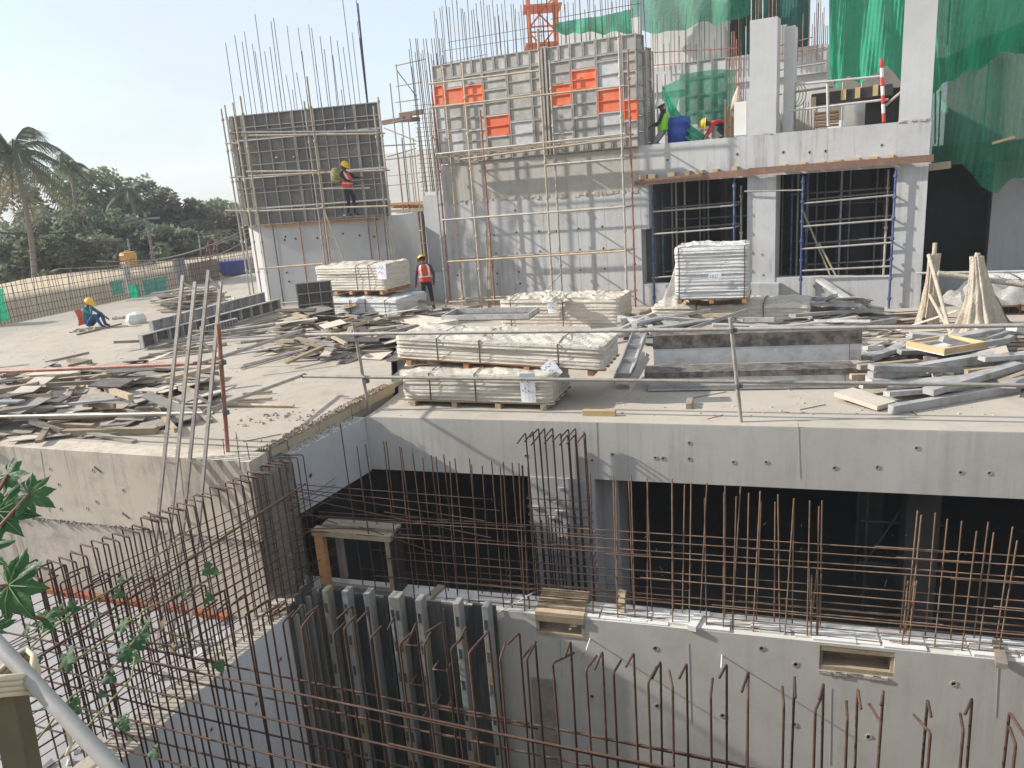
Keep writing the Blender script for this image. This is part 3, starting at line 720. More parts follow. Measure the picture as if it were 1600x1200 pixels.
for a in ((765, 965, 835, 925, 'pipe'), (905, 1030, 922, 998, 'pipe')):
    rod('loose_bar', WL.at(a[0], a[1], .05), WL.at(a[2], a[3], -.1), .008, a[4], cage)
# tie wires
for i in range(60):
    s = rnd.uniform(2.5, 11); z = rnd.uniform(-1.6, -.3); q = WL(s, z, -.06)
    rod('tie_wire', q, q + V((rnd.gauss(0, .03), rnd.gauss(0, .03), rnd.gauss(0, .05))), .002, 'rebar_grey', cage)

# starter bars of the pillar, hooked at the top
cage = thing('pillar_starter_bars', 'tight cluster of hooked bars rising in front of the rough pillar', 'rebar cage', BM(4, ZW, .2))
hk = [(137, 120, -50, 70), (176, 112, -75, 90), (205, 97, -30, 90), (236, 97, -60, 95), (278, 95, -65, 110), (278, 128, -5, 60), (320, 122, -50, 65), (360, 100, -15, 90), (357, 130, -10, 60), (397, 97, -30, 105), (395, 130, -50, 60), (440, 112, 28, 65), (447, 120, -10, 80), (210, 130, -45, 70)]
for i, (x, y, dx, dy) in enumerate(hk):
    d = .12 if i % 2 else .3
    u, v = x / 3.333 + 780, y / 3.333 + 640
    s, z = BM.px(u, v, d)
    sb = s + .035 + rnd.gauss(0, .015)
    hook = (BM.n * .2 - BM.e * (.09 if dx < 0 else -.06) + V((0, 0, -.07 - rnd.random() * .05)))
    bent('hooked_bar', [BM(sb, -3.0, d - .02), BM(s, z, d), BM(s, z, d) + hook], .0125, 'rebar_dark' if i % 3 else 'rebar', cage, .03)
for i in range(8):
    s, _ = BM.px(838 + i * 10.5, 850, .22); rod('column_bar', BM(s + .02, -3.0, .22), BM(s, -1.75 + .3 * rnd.random(), .22), .012, 'rebar_dark', cage)
for i in range(11):
    z = -1.2 - .14 * i
    s0, _ = BM.px(828 + i * .5, 850, .33); s1, _ = BM.px(922 + i * .6, 850, .33)
    bent('stirrup', [BM(s0, z, .1), BM(s0, z + rnd.gauss(0, .01), .34), BM(s1, z + rnd.gauss(0, .01), .34), BM(s1, z, .1)], .0065, 'rebar_dark', cage, .02)
# near wall: two layers of hooked bars
cage = thing('near_wall_bars', 'row of hooked rusty bars in pairs crossing the foreground over the pit', 'rebar cage', NW(0, -3.2, 0))
for i in range(54):
    s = -6.6 + .23 * i + rnd.gauss(0, .025)
    for lay in (0, 1):
        d = .14 if lay == 0 else -.14
        ss = s + (.0 if lay == 0 else .05) + rnd.gauss(0, .02)
        zt = ZT + rnd.gauss(0, .022) + (.03 if lay else 0)
        if s > 4.6 and lay: continue
        dirn = -1 if lay == 0 else 1
        hk_ = NW.n * (dirn * rnd.uniform(.16, .22)) + NW.e * rnd.gauss(0, .03) + V((0, 0, rnd.gauss(0, .012)))
        base = NW(ss + rnd.gauss(0, .02), -2.9, d)
        bent('hooked_bar', [base, NW(ss, zt, d), NW(ss, zt, d) + hk_], .0098, 'rebar' if rnd.random() < .5 else 'rebar_dark', cage, .022)
for i, (z, d) in enumerate(((-0.59, .165), (-0.72, -.165), (-0.93, .168), (-1.02, -.165), (-1.35, .165), (-1.43, -.165), (-1.75, .165), (-1.90, -.165))):
    for (p, q) in ((-7, -1.2), (-2.1, 2.2 if i else 1.4), (1.6, 6)):
        if p == 1.6 and i < 3: continue
        rod('horizontal_bar', NW(p + rnd.uniform(-.3, .3), z + .02, d), NW(q + rnd.uniform(-.3, .3), z + rnd.gauss(0, .02), d), .010, 'rebar', cage)
        if rnd.random() < .6: rod('lap_bar', NW(p + 1, z + .03, d + .02), NW(p + 2.8, z + .04, d + .02), .010, 'rebar', cage)
# left wall: staples
cage = thing('left_wall_bars', 'slanting row of staple topped bars above the left pit wall', 'rebar cage', LW(1, ZW, -.2))
P0 = G(445, 722, ZT); P1 = G(90, 882, ZT); P0.z = P1.z = 0; along = (P1 - P0).normalized(); acr = V((along.y, -along.x, 0))
if acr.x < 0: acr = -acr
n_st = 27; Ltot = (P1 - P0).length
for i in range(n_st + 2):
    p = P0 + along * (Ltot * i / (n_st - 1))
    zt = ZT + rnd.gauss(0, .02)
    for lay in (0, 1):
        q0 = p + acr * (-.2 if lay == 0 else .18) + along * (.03 if lay else 0)
        hk_ = acr * ((1 if lay == 0 else -1) * rnd.uniform(.26, .34)) + V((0, 0, rnd.gauss(0, .012)))
        foot = q0 + V((0, 0, ZW)) + along * rnd.gauss(0, .02)
        top = q0 + V((0, 0, zt + .03 * lay))
        bent('staple_bar', [foot, top, top + hk_], .009, 'rebar_dark' if lay else 'rebar', cage, .02)
for i in range(13):
    z = -.3 - .13 * i
    for lay in (0, 1):
        o_ = acr * (-.21 if lay == 0 else .2)
        rod('horizontal_bar', P0 + o_ - along * rnd.uniform(-.1, .3) + V((0, 0, z)), P1 + o_ + along * 1.3 + V((0, 0, z + rnd.gauss(0, .03))), .006, 'rebar', cage)
rod('long_loose_bar', V(G(477, 756, -.12)), V(G(10, 1060, -.3)) , .014, 'rebar', cage)
rod('long_loose_bar', V(G(490, 925, -1.9)), V(G(420, 965, -1.9)), .014, 'rebar', cage)
# little starters on the slab corner
for i, (u, v) in enumerate(((350, 700), (372, 690), (374, 712), (390, 707), (413, 700), (424, 720), (451, 695), (560, 660))):
    q = G(u, v + 10, 0 if u > 400 else ZL) if u < 540 else SW(1.7, 0, -.1)
    tag(rod('starter_bar', q - V((0, 0, .12)), q + V((rnd.gauss(0, .01), 0, .24)), .006, 'rebar'), 'short thin bar sticking up at the slab step corner', 'rebar', 'short starters at the slab corner')
cage = thing('corner_staple_bars', 'small staples over the broken concrete end of the slab corner', 'rebar cage', (-3.6, 10.8, -.4))
for i in range(5):
    p = V((-3.70 + .05 * i, 10.42 + .14 * i, 0)); bent('staple_bar', [p + V((0, 0, -1.9)), p + V((0, 0, .05 - .01 * i)), p + V((.3, -.05, .05 - .01 * i)), p + V((.3, -.05, -2.2))], .009, 'rebar', cage, .03)
for i in range(14):
    q = V((-3.4, 10.75, -.5 - .13 * i)); rod('cross_wire', q + V((-.1, -.3, rnd.gauss(0, .1))), q + V((.55, .5, rnd.gauss(0, .12))), .005, 'rebar', cage)

# ------------------------------------------------------------------ guard rails at the slab edge
def coupler(parent, p, mat='pipe_dark'):
    mb = MB(); mb.lathe(V(p) - V((0, 0, .04)), [(.036, 0), (.042, .01), (.042, .07), (.036, .08)], 8); mb.box(V(p) + V((.045, -.02, 0)), (.018, 0, 0), (0, .018, 0), (0, 0, .03)); return mb.build('coupler', mat, parent)
def rail(label, px0, px1, fr, d, mat='pipe', r=.03, name='rail_pipe', group=None):
    return tag(rod(name, fr.at(*px0, d), fr.at(*px1, d), r, mat), label, 'pipe', group)
post_d = -.2
for k, (a, b, lab, mt) in enumerate((((552, 505), (577, 642), 'rail post leaning at the recess corner beside the wrapped bundles', 'pipe'), ((1141, 496), (1158, 660), 'rail post standing in front of the long channels', 'pipe'))):
    foot = G(b[0], b[1], 0); top = BM.at(a[0], a[1], (foot - BM.p).dot(BM.n))
    o = tag(rod('rail_post', foot, top, .03, mt), lab, 'rail post')
    for (u, v) in (((557, 524), (572, 595)) if k == 0 else ((1144, 516), (1153, 603))):
        c = coupler(None, BM.at(u, v, (foot - BM.p).dot(BM.n) + .02)); tag(c, 'pipe clamp on the rail post ' + ('at the recess corner' if k == 0 else 'by the long channels'), 'clamp', 'rail clamps')
rail('upper guard pipe running along the right slab edge', (478, 523), (1640, 508), BM, -.33)
rail('lower guard pipe running along the right slab edge', (475, 588), (1640, 602.5), BM, -.33)
# left slab rails
foot = G(356, 706, ZL); LFd = (foot - LF.p).dot(LF.n)
tag(rod('rail_post', foot, LF.at(341, 506, LFd), .03, 'pipe_red'), 'rusty red rail post on the left slab edge by the ladders', 'rail post')
rail('long red and white guard pipe above the plank heap', (-60, 583), (347, 566), LF, LFd - .06, 'pipe_red')
rail('grey guard pipe low in front of the plank heap', (-60, 652), (334, 645), LF, LFd - .06, 'pipe')
a = LF.at(318, 570, LFd - .02); b = G(470, 545, 1.0)
tag(rod('rail_pipe', LF.at(318, 567, LFd - .02), BM.at(472, 516, -.6), .03, 'pipe'), 'sloping upper guard pipe between ladders and recess corner', 'pipe')
tag(rod('rail_pipe', LF.at(318, 643, LFd - .02), BM.at(474, 586, -.55), .03, 'pipe'), 'sloping lower guard pipe between ladders and recess corner', 'pipe')
for (u, v, dd) in ((347, 566, 0), (352, 644, 0)): tag(coupler(None, LF.at(u, v, LFd + .03)), 'pipe clamp on the rusty red post', 'clamp', 'rail clamps')
for (u, v) in ((473, 517), (475, 587)): tag(coupler(None, BM.at(u, v, -.45)), 'pipe clamp joining the sloping pipes at the recess', 'clamp', 'rail clamps')
for i, (u0, v0, u1, v1) in enumerate(((370, 626, 425, 622), (355, 632, 459, 634), (380, 615, 425, 612), (375, 575, 480, 545))):
    tag(rod('scaffold_tube', G(u0, v0, ZL + .04), G(u1, v1, ZL + .04), .028, 'pipe_tan' if i < 3 else 'pipe'), 'short scaffold tube lying on the left slab near the step', 'pipe', 'tubes lying on the left slab')

# ------------------------------------------------------------------ two ladders leaning on the slab edge
def ladder(label, tl, tr, bl, br, rungs):
    root = thing('ladder', label, 'ladder', bl)
    for a, b in ((tl, bl), (tr, br)): slab_piece('stile', a, b, .05, .03, 'ladder_metal', root, up=LF.n)
    for t in rungs: slab_piece('rung', V(tl).lerp(V(bl), t), V(tr).lerp(V(br), t), .035, .03, 'ladder_metal', root, up=LF.n)
    return root
edge = LFd
LD = Frame(*xy(LF(0, 0, .12)), -20.4)
def lad(label, t0, t1, m0, m1):
    # m: where the stile crosses the slab edge; extend straight to the lower ground
    def line(t, m):
        P = LD.at(m[0], m[1], .0); T = LD.at(t[0], t[1], -.75)
        k = (P.z + 2.36) / (T.z - P.z); return T, P + (P - T) * k
    a, a2 = line(t0, m0); b, b2 = line(t1, m1); ladder(label, a, b, a2, b2, (.02, .19, .33, .5, .66, .82, .96))
lad('narrow metal ladder leaning on the left slab edge, farther from the red post', (286, 430), (305, 440), (257, 712), (277, 716))
lad('narrow metal ladder leaning on the left slab edge, next to the red post', (326, 422), (345, 440), (297, 714), (320, 718))
# ------------------------------------------------------------------ main building
root = thing('concrete_building', 'unfinished concrete frame building with two dark openings and an upper deck', 'building', FA(-6, 0, -3))
def fpart(name, mat, *a):
    mb = MB(); mb.fbox(FA, *a); return mb.build(name, mat, root)
w_ = fpart('wall', 'facade_concrete', -13.82, -7.2, 0, 3.32, -.4, 0)
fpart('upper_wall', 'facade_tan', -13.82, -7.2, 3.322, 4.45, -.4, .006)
fpart('sill_wall', 'facade_concrete', -7.2, -4.23, 0, .62, -.4, -.02)
fpart('sill_wall', 'facade_concrete', -3.5, -.72, 0, .78, -.4, -.02)
c1_ = fpart('column', 'facade_concrete', -4.23, -3.5, 0, 3.45, -.7, 0)
c2_ = fpart('column', 'facade_concrete', -.72, 0, 0, 3.45, -.9, 0)
b_ = fpart('beam', 'facade_concrete', -7.2, 0, 3.452, 4.5, -.4, .003)
fpart('wall_head', 'facade_concrete', -7.2, -6.95, 2.2, 3.45, -.4, -.004)
fpart('upper_column', 'pale_column', -4.2, -3.53, 4.502, 7.28, -.5, -.03)
fpart('upper_column', 'white_board', -3.45, -3.2, 4.502, 7.1, -1.1, -.6)
fpart('upper_column', 'pale_column', -.70, -.02, 4.502, 13, -.75, -.02)
fpart('deck', 'smooth_slab', -13.8, -.02, 4.2, 4.497, -13, -.402)
fpart('ground_light_block', 'shade_concrete', -.3, -.02, 0, 4.19, -9, -.902)  # added to close the open side against stray light
fpart('inner_wall', 'shade_concrete', -13.8, -.02, 0, 4.2, -9.4, -9)
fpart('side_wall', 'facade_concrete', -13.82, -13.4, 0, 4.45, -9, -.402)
fpart('inner_partition', 'shade_concrete', -7.2, -6.9, 0, 4.19, -9, -.402)
for s in (-6.0, -2.0): fpart('inner_column', 'shade_concrete', s, s + .5, 0, 4.19, -5, -4.5)
# form joints and tie holes of the wall
for u in (808, 852, 905, 948): seam(w_, FA, u - 6, 300, u + 4, 462, .01)

seam(w_, FA, 805, 258, 808, 303, .012, .006)
for i in range(70):
    s = rnd.uniform(-13.7, -7.3); mb = MB(); mb.fbox(FA, s, s + rnd.uniform(.03, .16), 3.30 - rnd.uniform(.0, .1), 3.325, .004, rnd.uniform(.012, .03)); mb.build('grout_run', 'rubble', w_)
hole_marks(w_, FA, [(805, 329), (807, 363), (808, 396), (811, 425), (813, 443), (842, 361), (844, 393), (870, 361), (874, 393), (904, 357), (906, 390), (907, 422), (941, 354), (943, 388), (945, 420), (772, 367), (775, 396), (777, 427), (715, 430), (777, 444)], .03)
hole_marks(b_, FA, [(1043, 250), (1152, 241), (1265, 238), (1224, 238), (1290, 236), (1378, 227)], .03, .003)
seam(b_, FA, 1166, 212, 1166, 262, .012); seam(b_, FA, 1215, 208, 1215, 258, .01); seam(b_, FA, 1334, 200, 1336, 250, .012); seam(b_, FA, 1402, 193, 1400, 245, .012)
hole_marks(c1_, FA, [(1191, 398), (1193, 430)], .02)
for i in range(40):   # rough kicker joints
    s = rnd.uniform(-4.25, -.05); s = s if not (-3.48 < s < -.75) else rnd.uniform(-.7, 0)
    mb = MB(); mb.box(FA(s, 4.5, -.05 + rnd.uniform(0, .06)), FA.e * rnd.uniform(.02, .05), FA.n * .02, V((0, 0, rnd.uniform(.008, .03)))); mb.build('joint_crumb', 'rubble', root)
# lower rough step below the centre column
mb = MB(); mb.fbox(FA, -4.35, -3.35, 0, .66, .0, .28); tag(mb.build('cement_mound', 'wall_concrete'), 'rough cement mound at the foot of the centre column', 'concrete block')

# pier left of the main wall
root = thing('concrete_pier', 'smooth bluish concrete pier in the gap beside the orange vest worker', 'pier', FA(-14.6, 0, -.9))
s0, z1 = FA.px(660, 306, -.9); s1 = -13.78
mb = MB(); mb.fbox(FA, s0, s1, 0, z1, -1.7, -.9); mb.build('shaft', 'side_concrete', root)
mb = MB(); mb.fbox(FA, s0 - .1, s1, 0, .95, -.9, -.4); mb.build('step', 'side_concrete', root)

# ------------------------------------------------------------------ panel formwork
def panel(parent, fr, s0, s1, z0, z1, d, nv, nh, plate, ribm, depth=.055):
    """one shutter panel: plate, edge frame and cross ribs (ribs are sub-parts of the panel)"""
    g = .006
    mb = MB(); mb.fbox(fr, s0 + g, s1 - g, z0 + g, z1 - g, d, d + .012); p = mb.build('panel', plate, parent)
    mb = MB(); t = .017
    for i in range(nv + 1):
        s = s0 + g + (s1 - s0 - 2 * g) * i / nv; s = min(max(s, s0 + g + t), s1 - g - t); w = t if i in (0, nv) else t * .7
        mb.fbox(fr, s - w, s + w, z0 + g, z1 - g, d + .012, d + depth)
    for j in range(nh + 1):
        z = z0 + g + (z1 - z0 - 2 * g) * j / nh; z = min(max(z, z0 + g + t), z1 - g - t)
        mb.fbox(fr, s0 + g, s1 - g, z - t * .8, z + t * .8, d + .013, d + depth - .004)
    mb.build('rib_frame', ribm, p)
    return p
fw = thing('wall_formwork', 'tall grey panel formwork with scattered orange panels on the main wall', 'formwork', FA(-10.5, 4.45, .05))
def su(x): return FA.px(x / 3.75 + 620, 150, .1)[0]
colsL = [su(x) for x in (215, 272, 388, 505, 648, 788, 850)]
colsR = [su(x) for x in (893, 1023, 1172, 1322, 1408)]
zb, zt = 4.47, 7.42
zpx = lambda u, v: FA.px(u, v, .1)[1]
orange = {('L', 0): (165, 133), ('L', 1): (164, 137), ('L', 2): (163, 132), ('L', 3): (213, 180), ('R', 0): (165, 131), ('R', 1): (139, 107), ('R', 2): (175, 138), ('R', 3): (188, 155)}
for side, cols in (('L', colsL), ('R', colsR)):
    for i in range(len(cols) - 1):
        s0, s1 = cols[i], cols[i + 1]; wide = s1 - s0 > .5
        k = 2 if wide else 1
        for j in range(k):    # bottom and top rows of narrow panels
            a, b = s0 + (s1 - s0) * j / k, s0 + (s1 - s0) * (j + 1) / k
            panel(fw, FA, a, b, zb, zb + .3, .02, 1, 1, 'form_grey', 'form_rib')
            panel(fw, FA, a, b, zt - .42, zt, .02, 1, 1, 'form_grey', 'form_rib')
        lo, hi = zb + .3, zt - .42; ph = .74; uc = 620 + {'L': (240, 330, 445, 575, 720, 820), 'R': (960, 1100, 1250, 1365)}[side][i] / 3.75
        if (side, i) in orange: o0, o1 = zpx(uc, orange[(side, i)][0]), zpx(uc, orange[(side, i)][1])
        else: o0 = lo + ph; o1 = o0 + ph
        zs = [o0, o1]
        while zs[0] - lo > .15: zs.insert(0, max(lo, zs[0] - ph) if zs[0] - ph - lo > .12 else lo)
        while hi - zs[-1] > .15: zs.append(min(hi, zs[-1] + ph) if hi - zs[-1] - ph > .12 else hi)
        for j in range(len(zs) - 1):
            mt = 'form_orange' if (side, i) in orange and zs[j] == o0 else rnd.choice(['form_grey', 'form_grey', 'form_white'])
            panel(fw, FA, s0, s1, zs[j], zs[j + 1], .02, 1, 2 if zs[j + 1] - zs[j] > .5 else 1, mt, 'form_rib' if mt != 'form_orange' else 'form_orange')
s0, s1 = colsL[-1], colsR[0]
mb = MB(); mb.fbox(FA, s0 + .005, s1 - .005, zb, zt + .03, .0, .05); mb.build('filler_strip', 'form_rib_dark', fw)
for s in (s0 + .06, s1 - .06):
    mb = MB(); mb.fbox(FA, s - .03, s + .03, zb, zt, .052, .12); mb.build('soldier', 'form_rib', fw)
# the return at the right end of the formwork
ret = Frame(*xy(FA(-7.22, 0, .02)), -28.8 + 78)
for j in range(7):
    panel(fw, ret, .02, .42, zb + j * .42, zb + (j + 1) * .42, -.02, 1, 1, 'form_grey', 'form_rib')
    panel(fw, ret, .5, .8, zb + j * .42 - .3, zb + (j + 1) * .42 - .3, -.02, 1, 1, 'form_grey', 'form_rib')
for s in (.46, .86): mb = MB(); mb.fbox(ret, s - .03, s + .03, zb - .1, zt - .4, -.06, .06); mb.build('soldier', 'form_rib_dark', fw)

# ------------------------------------------------------------------ lift core with its formwork
_, ctop = TW.px(500, 338)
ctop = TW.px(398, 352)[1]
core = thing('lift_core', 'square bluish concrete core below the dark panel formwork', 'concrete core', TW(2.4, ZL, -1.5))
tl_, tr_ = TW.px(404, 352)[0], TW.px(606, 330)[0]
poly = [xy(TW(0, 0, 0)), xy(TW(tr_ , 0, 0)), xy(TW(tr_, 0, -3)), xy(TW(-.7, 0, -3)), xy(TW(-.9, 0, -.8))]
mb = MB(); mb.prism(poly, .15, ctop); cw = mb.build('wall', 'side_concrete', core)
for u in (432, 470, 505, 577, 600): seam(cw, TW, u, 356, u + 12, 470, .016)
hole_marks(cw, TW, [(446, 370), (445, 375), (462, 373), (496, 372), (562, 368), (448, 426), (452, 440), (536, 365), (585, 370)], .035)
fw = thing('core_formwork', 'dark gridded panel formwork wrapped around the top of the lift core', 'formwork', TW(2.4, ctop, .05))
ftl = TW.px(362, 174)[0]; ftop = (TW.px(360, 174)[1] + TW.px(592, 167)[1]) / 2
ss = [ftl + (tr_ + .1 - ftl) * t for t in (0, .07, .42, .56, .84, 1.0)]
zz = [ctop - .02, ctop + .55, ctop + 1.55, ctop + 2.75, ftop]
for i in range(5):
    for j in range(4):
        w = ss[i + 1] - ss[i]; h = zz[j + 1] - zz[j]
        panel(fw, TW, ss[i], ss[i + 1], zz[j], zz[j + 1], .03, max(1, round(w / .4)), max(1, round(h / .42)), 'form_dark', 'form_rib_dark', .08)
sideF = Frame(*xy(TW(-.95, 0, -.85)), math.degrees(math.atan2((TW(ftl, 0, 0) - TW(-.95, 0, -.85)).y, (TW(ftl, 0, 0) - TW(-.95, 0, -.85)).x)))
Ls = (TW(ftl, 0, 0) - TW(-.95, 0, -.85)).length
for j in range(4): panel(fw, sideF, 0, Ls, zz[j], zz[j + 1], .03, 2, max(1, round((zz[j + 1] - zz[j]) / .42)), 'form_dark', 'form_rib_dark', .08)
mb = MB(); mb.fbox(TW, ss[0] + .6, tr_ - .4, ctop - .09, ctop - .025, .005, .1); mb.build('kicker_board', 'timber_orange', fw)
for (u, v) in ((508, 188), (540, 200), (432, 246), (459, 245), (530, 280), (541, 340), (628 - 90, 336), (470, 322)):
    q = TW.at(u, v, .06); mb = MB(); mb.lathe(q, [(.03, 0), (.03, .03)], 8, TW.n); mb.build('tie_plate', 'pipe_whitepaint', fw)
for z in (ctop + 1.2, ctop + 3.0):
    rod('waler_pipe', TW(ftl - .1, z, .16), TW(tr_ + .1, z, .16), .024, 'pipe_dark', fw)

# ------------------------------------------------------------------ scaffolds
def standard(parent, a, b, mat='pipe_tan', r=.029, cups=1.0):
    a, b = V(a), V(b); mb = MB(); mb.tube([a, b], r, 7); L = (b - a).length; t = (b - a).normalized(); k = .25
    while k < L: mb.lathe(a + t * k, [(r, -.045), (r * 1.75, -.03), (r * 1.75, .03), (r, .045)], 7, t); k += cups
    return mb.build('standard', mat, parent, smooth=False)
sc = thing('facade_scaffold', 'rusty cup lock scaffold standing in front of the main wall and its formwork', 'scaffold', FA(-10.5, 0, .8))
front = [(690, 171), (745, 95), (859, 42), (977, 48)]; back = [(696, 140), (716, 100), (766, 170), (874, 92), (990, 76)]
for (u, vt) in front:
    s, _ = FA.px(u, 380, 1.0); _, zt_ = FA.px(u, vt, 1.0); standard(sc, FA(s, 0, 1.0), FA(s, zt_, 1.0), rnd.choice(['pipe_tan', 'pipe']))
for (u, vt) in back:
    s, _ = FA.px(u, 380, .35); _, zt_ = FA.px(u, vt, .35); standard(sc, FA(s, 0, .35), FA(s, zt_, .35), rnd.choice(['pipe_tan', 'pipe', 'pipe_red']))
leds = [((690, 344), (977, 323)), ((700, 409), (977, 392)), ((700, 472), (985, 459)), ((681, 241), (977, 209)), ((671, 131), (844, 110)), ((673, 168), (975, 134)), ((851, 258), (977, 247)), ((720, 249), (977, 216))]
for i, (a, b) in enumerate(leds):
    rod('ledger', FA.at(*a, 1.0), FA.at(*b, 1.0), .029, 'pipe_tan' if i % 3 else 'pipe', sc)
    if i < 4: rod('ledger', FA.at(*a, 1.0) - FA.n * .65, FA.at(*b, 1.0) - FA.n * .65, .024, 'pipe_tan', sc)
for (u, v) in ((690, 344), (745, 340), (859, 332), (977, 323), (700, 409), (755, 406), (862, 400), (980, 392), (700, 472), (860, 465), (982, 459), (690, 241), (859, 222), (977, 209)):
    q = FA.at(u, v, 1.0); rod('transom', q, q - FA.n * .65, .024, 'pipe_tan', sc)
for (s0, s1) in ((-13.6, -10.2), (-10.1, -7.3)):
    mb = MB(); mb.fbox(FA, s0, s1, FA.px(800, 237, 1.0)[1] + .03, FA.px(800, 237, 1.0)[1] + .07, .5, .75); mb.build('platform_board', 'timber_grey', sc)
rod('brace', FA.at(843, 465, .9), FA.at(877, 427, .4), .024, 'pipe', sc)
for (u, vt) in ((757, 361), (762, 366), (760, 372)):
    s, z = FA.px(u, vt, .6); rod('leaning_tube', FA(s - .0, 0, .75), FA(s, z, .5), .02, 'pipe_tan', sc)

cs = thing('core_scaffold', 'tan cup lock scaffold wrapped around the lift core', 'scaffold', TW(2.4, ZL, .8))
TWl = [((345, 170), (395, 485), -.1), ((352, 164), (400, 488), .25), ((368, 160), (408, 480), .5), ((376, 150), (424, 480), .85), ((478, 158), (513, 470), .5), ((484, 119), (520, 470), .85), ((590, 152), (622, 440), .6), ((585, 165), (612, 440), .3)]
for (t, b, d) in TWl:
    p, q = TW.at(t[0], t[1], d), TW.at(b[0], b[1], d); m_ = (p + q) / 2; sx = (m_ - TW.p).dot(TW.e); standard(cs, TW(sx, ZL, d), TW(sx, p.z, d), rnd.choice(['pipe_tan', 'pipe']))
for i, (a, b, d) in enumerate((((378, 207), (592, 205), .85), ((378, 212), (590, 209), .5), ((385, 268), (495, 267), .85), ((388, 275), (600, 266), .5), ((395, 330), (500, 326), .85), ((500, 325), (605, 322), .85), ((500, 295), (578, 294), .85), ((404, 420), (505, 412), .85), ((418, 475), (495, 470), .85), ((352, 224), (372, 224), .1), ((360, 277), (384, 276), .1), ((352, 329), (395, 330), .4))):
    rod('ledger', TW.at(*a, d), TW.at(*b, d), .03, 'pipe_tan' if i % 2 else 'pipe', cs)
for (u, v) in ((378, 210), (388, 270), (397, 330), (490, 205), (498, 266), (505, 325), (590, 207), (598, 266), (605, 322)):
    q = TW.at(u, v, .85); rod('transom', q, q - TW.n * .6, .024, 'pipe_tan', cs)
rod('brace', TW.at(507, 330, .9), TW.at(538, 408, .9), .02, 'pipe_tan', cs)
mb = MB(); mb.fbox(TW, TW.px(505, 325, .6)[0], TW.px(604, 322, .6)[0], TW.px(560, 324, .6)[1] - .3, TW.px(560, 324, .6)[1] - .26, .45, .8); mb.build('platform_board', 'timber_grey', cs)
for u, v0, v1 in ((430, 350, 470), (470, 345, 455), (505, 340, 410), (573, 340, 400), (585, 335, 400), (598, 330, 400)):
    s = TW.px((u + u) / 2 + 4, (v0 + v1) / 2, .15)[0]; rod('prop', TW(s, ZL, .15), TW(s, TW.px(u, v0, .15)[1], .15), .022, rnd.choice(['pipe_red', 'pipe_dark']), cs)

# shoring in the two openings
for k, (posts, rows, lab) in enumerate((
    ([(1019, 292), (1146, 276), (1034, 300), (1157, 290)], [((1019, 331), (1146, 321)), ((1019, 366), (1146, 356)), ((1019, 434), (1060, 431))], 'blue and grey shoring frame in the opening behind the wrapped stack'),
    ([(1255, 270), (1397, 258), (1262, 275), (1386, 262), (1217, 295)], [((1255, 318), (1396, 305)), ((1255, 354), (1396, 343)), ((1253, 389), (1394, 379)), ((1253, 423), (1393, 416))], 'blue and grey shoring frame in the opening next to the right column'))):
    sh = thing('shoring_frame', lab, 'shoring', FA(-5.5 if k == 0 else -2, 0, .1))
    for i, (u, vt) in enumerate(posts):
        d = .14 if i < 2 else -.75
        s, z = FA.px(u, vt, d); s, _ = FA.px(u - (2 if u > 1200 else -1), 360, d); zt_ = min(z, 3.4)
        standard(sh, FA(s, 0 if i < 2 else .7, d), FA(s, zt_, d), 'pipe_blue' if i < 3 else 'pipe', .03, .5 if i < 2 else 1)
    for a, b in rows:
        rod('ledger', FA.at(*a, .14), FA.at(*b, .14), .025, 'pipe', sh); rod('ledger', FA.at(*a, .14) - FA.n * .9 + V((0, 0, .05)), FA.at(*b, .14) - FA.n * .9 + V((0, 0, .05)), .025, 'pipe_dark', sh)
        rod('transom', FA.at(*b, .14), FA.at(*b, .14) - FA.n * .9, .025, 'pipe', sh)
for k in range(27):   # props in the dark interior
    s = (-6.7 + (k % 5) * .55 if k % 2 else -3.3 + (k % 6) * .5) + .13 * (k // 8); d = -1.4 - (k % 5) * 1.1
    tag(rod('prop', FA(s, 0, d), FA(s, 4.15, d), .03, rnd.choice(['pipe_dark', 'pipe_pale', 'pipe', 'pipe_blue'])), 'steel prop standing in the dark ' + ('opening behind the wrapped stack' if k % 2 else 'opening next to the right column'), 'prop', 'props in the ground floor')
for k, (z, a, b, d) in enumerate(((1.2, -6.8, -4.4, -2.2), (2.3, -6.8, -4.4, -2.2), (1.4, -3.3, -.9, -2.6), (2.5, -3.3, -.9, -2.6), (2.9, -3.3, -.9, -1.2))):
    tag(rod('brace_pipe', FA(a, z, d), FA(b, z + .03, d), .024, 'pipe_dark'), 'level pipe tying the props inside the dark ' + ('opening behind the wrapped stack' if k < 2 else 'opening next to the right column'), 'pipe', 'pipes between the props')
for (a, b, lab) in (((1255, 330), (1300, 436), 'grey plank leaning inside the right dark opening'), ((1280, 380), (1310, 438), 'short brown plank leaning inside the right dark opening')):
    p, q = FA.at(*a, -.5), FA.at(*b, -.5); tag(slab_piece('plank', p, q, .12, .04, 'timber_grey' if 'grey' in lab else 'timber'), lab, 'plank')
tag(rod('tie_pipe', FA.at(1163, 299, .1), FA.at(1254, 297, .16), .02, 'pipe'), 'thin pipe tied across the centre column', 'pipe')
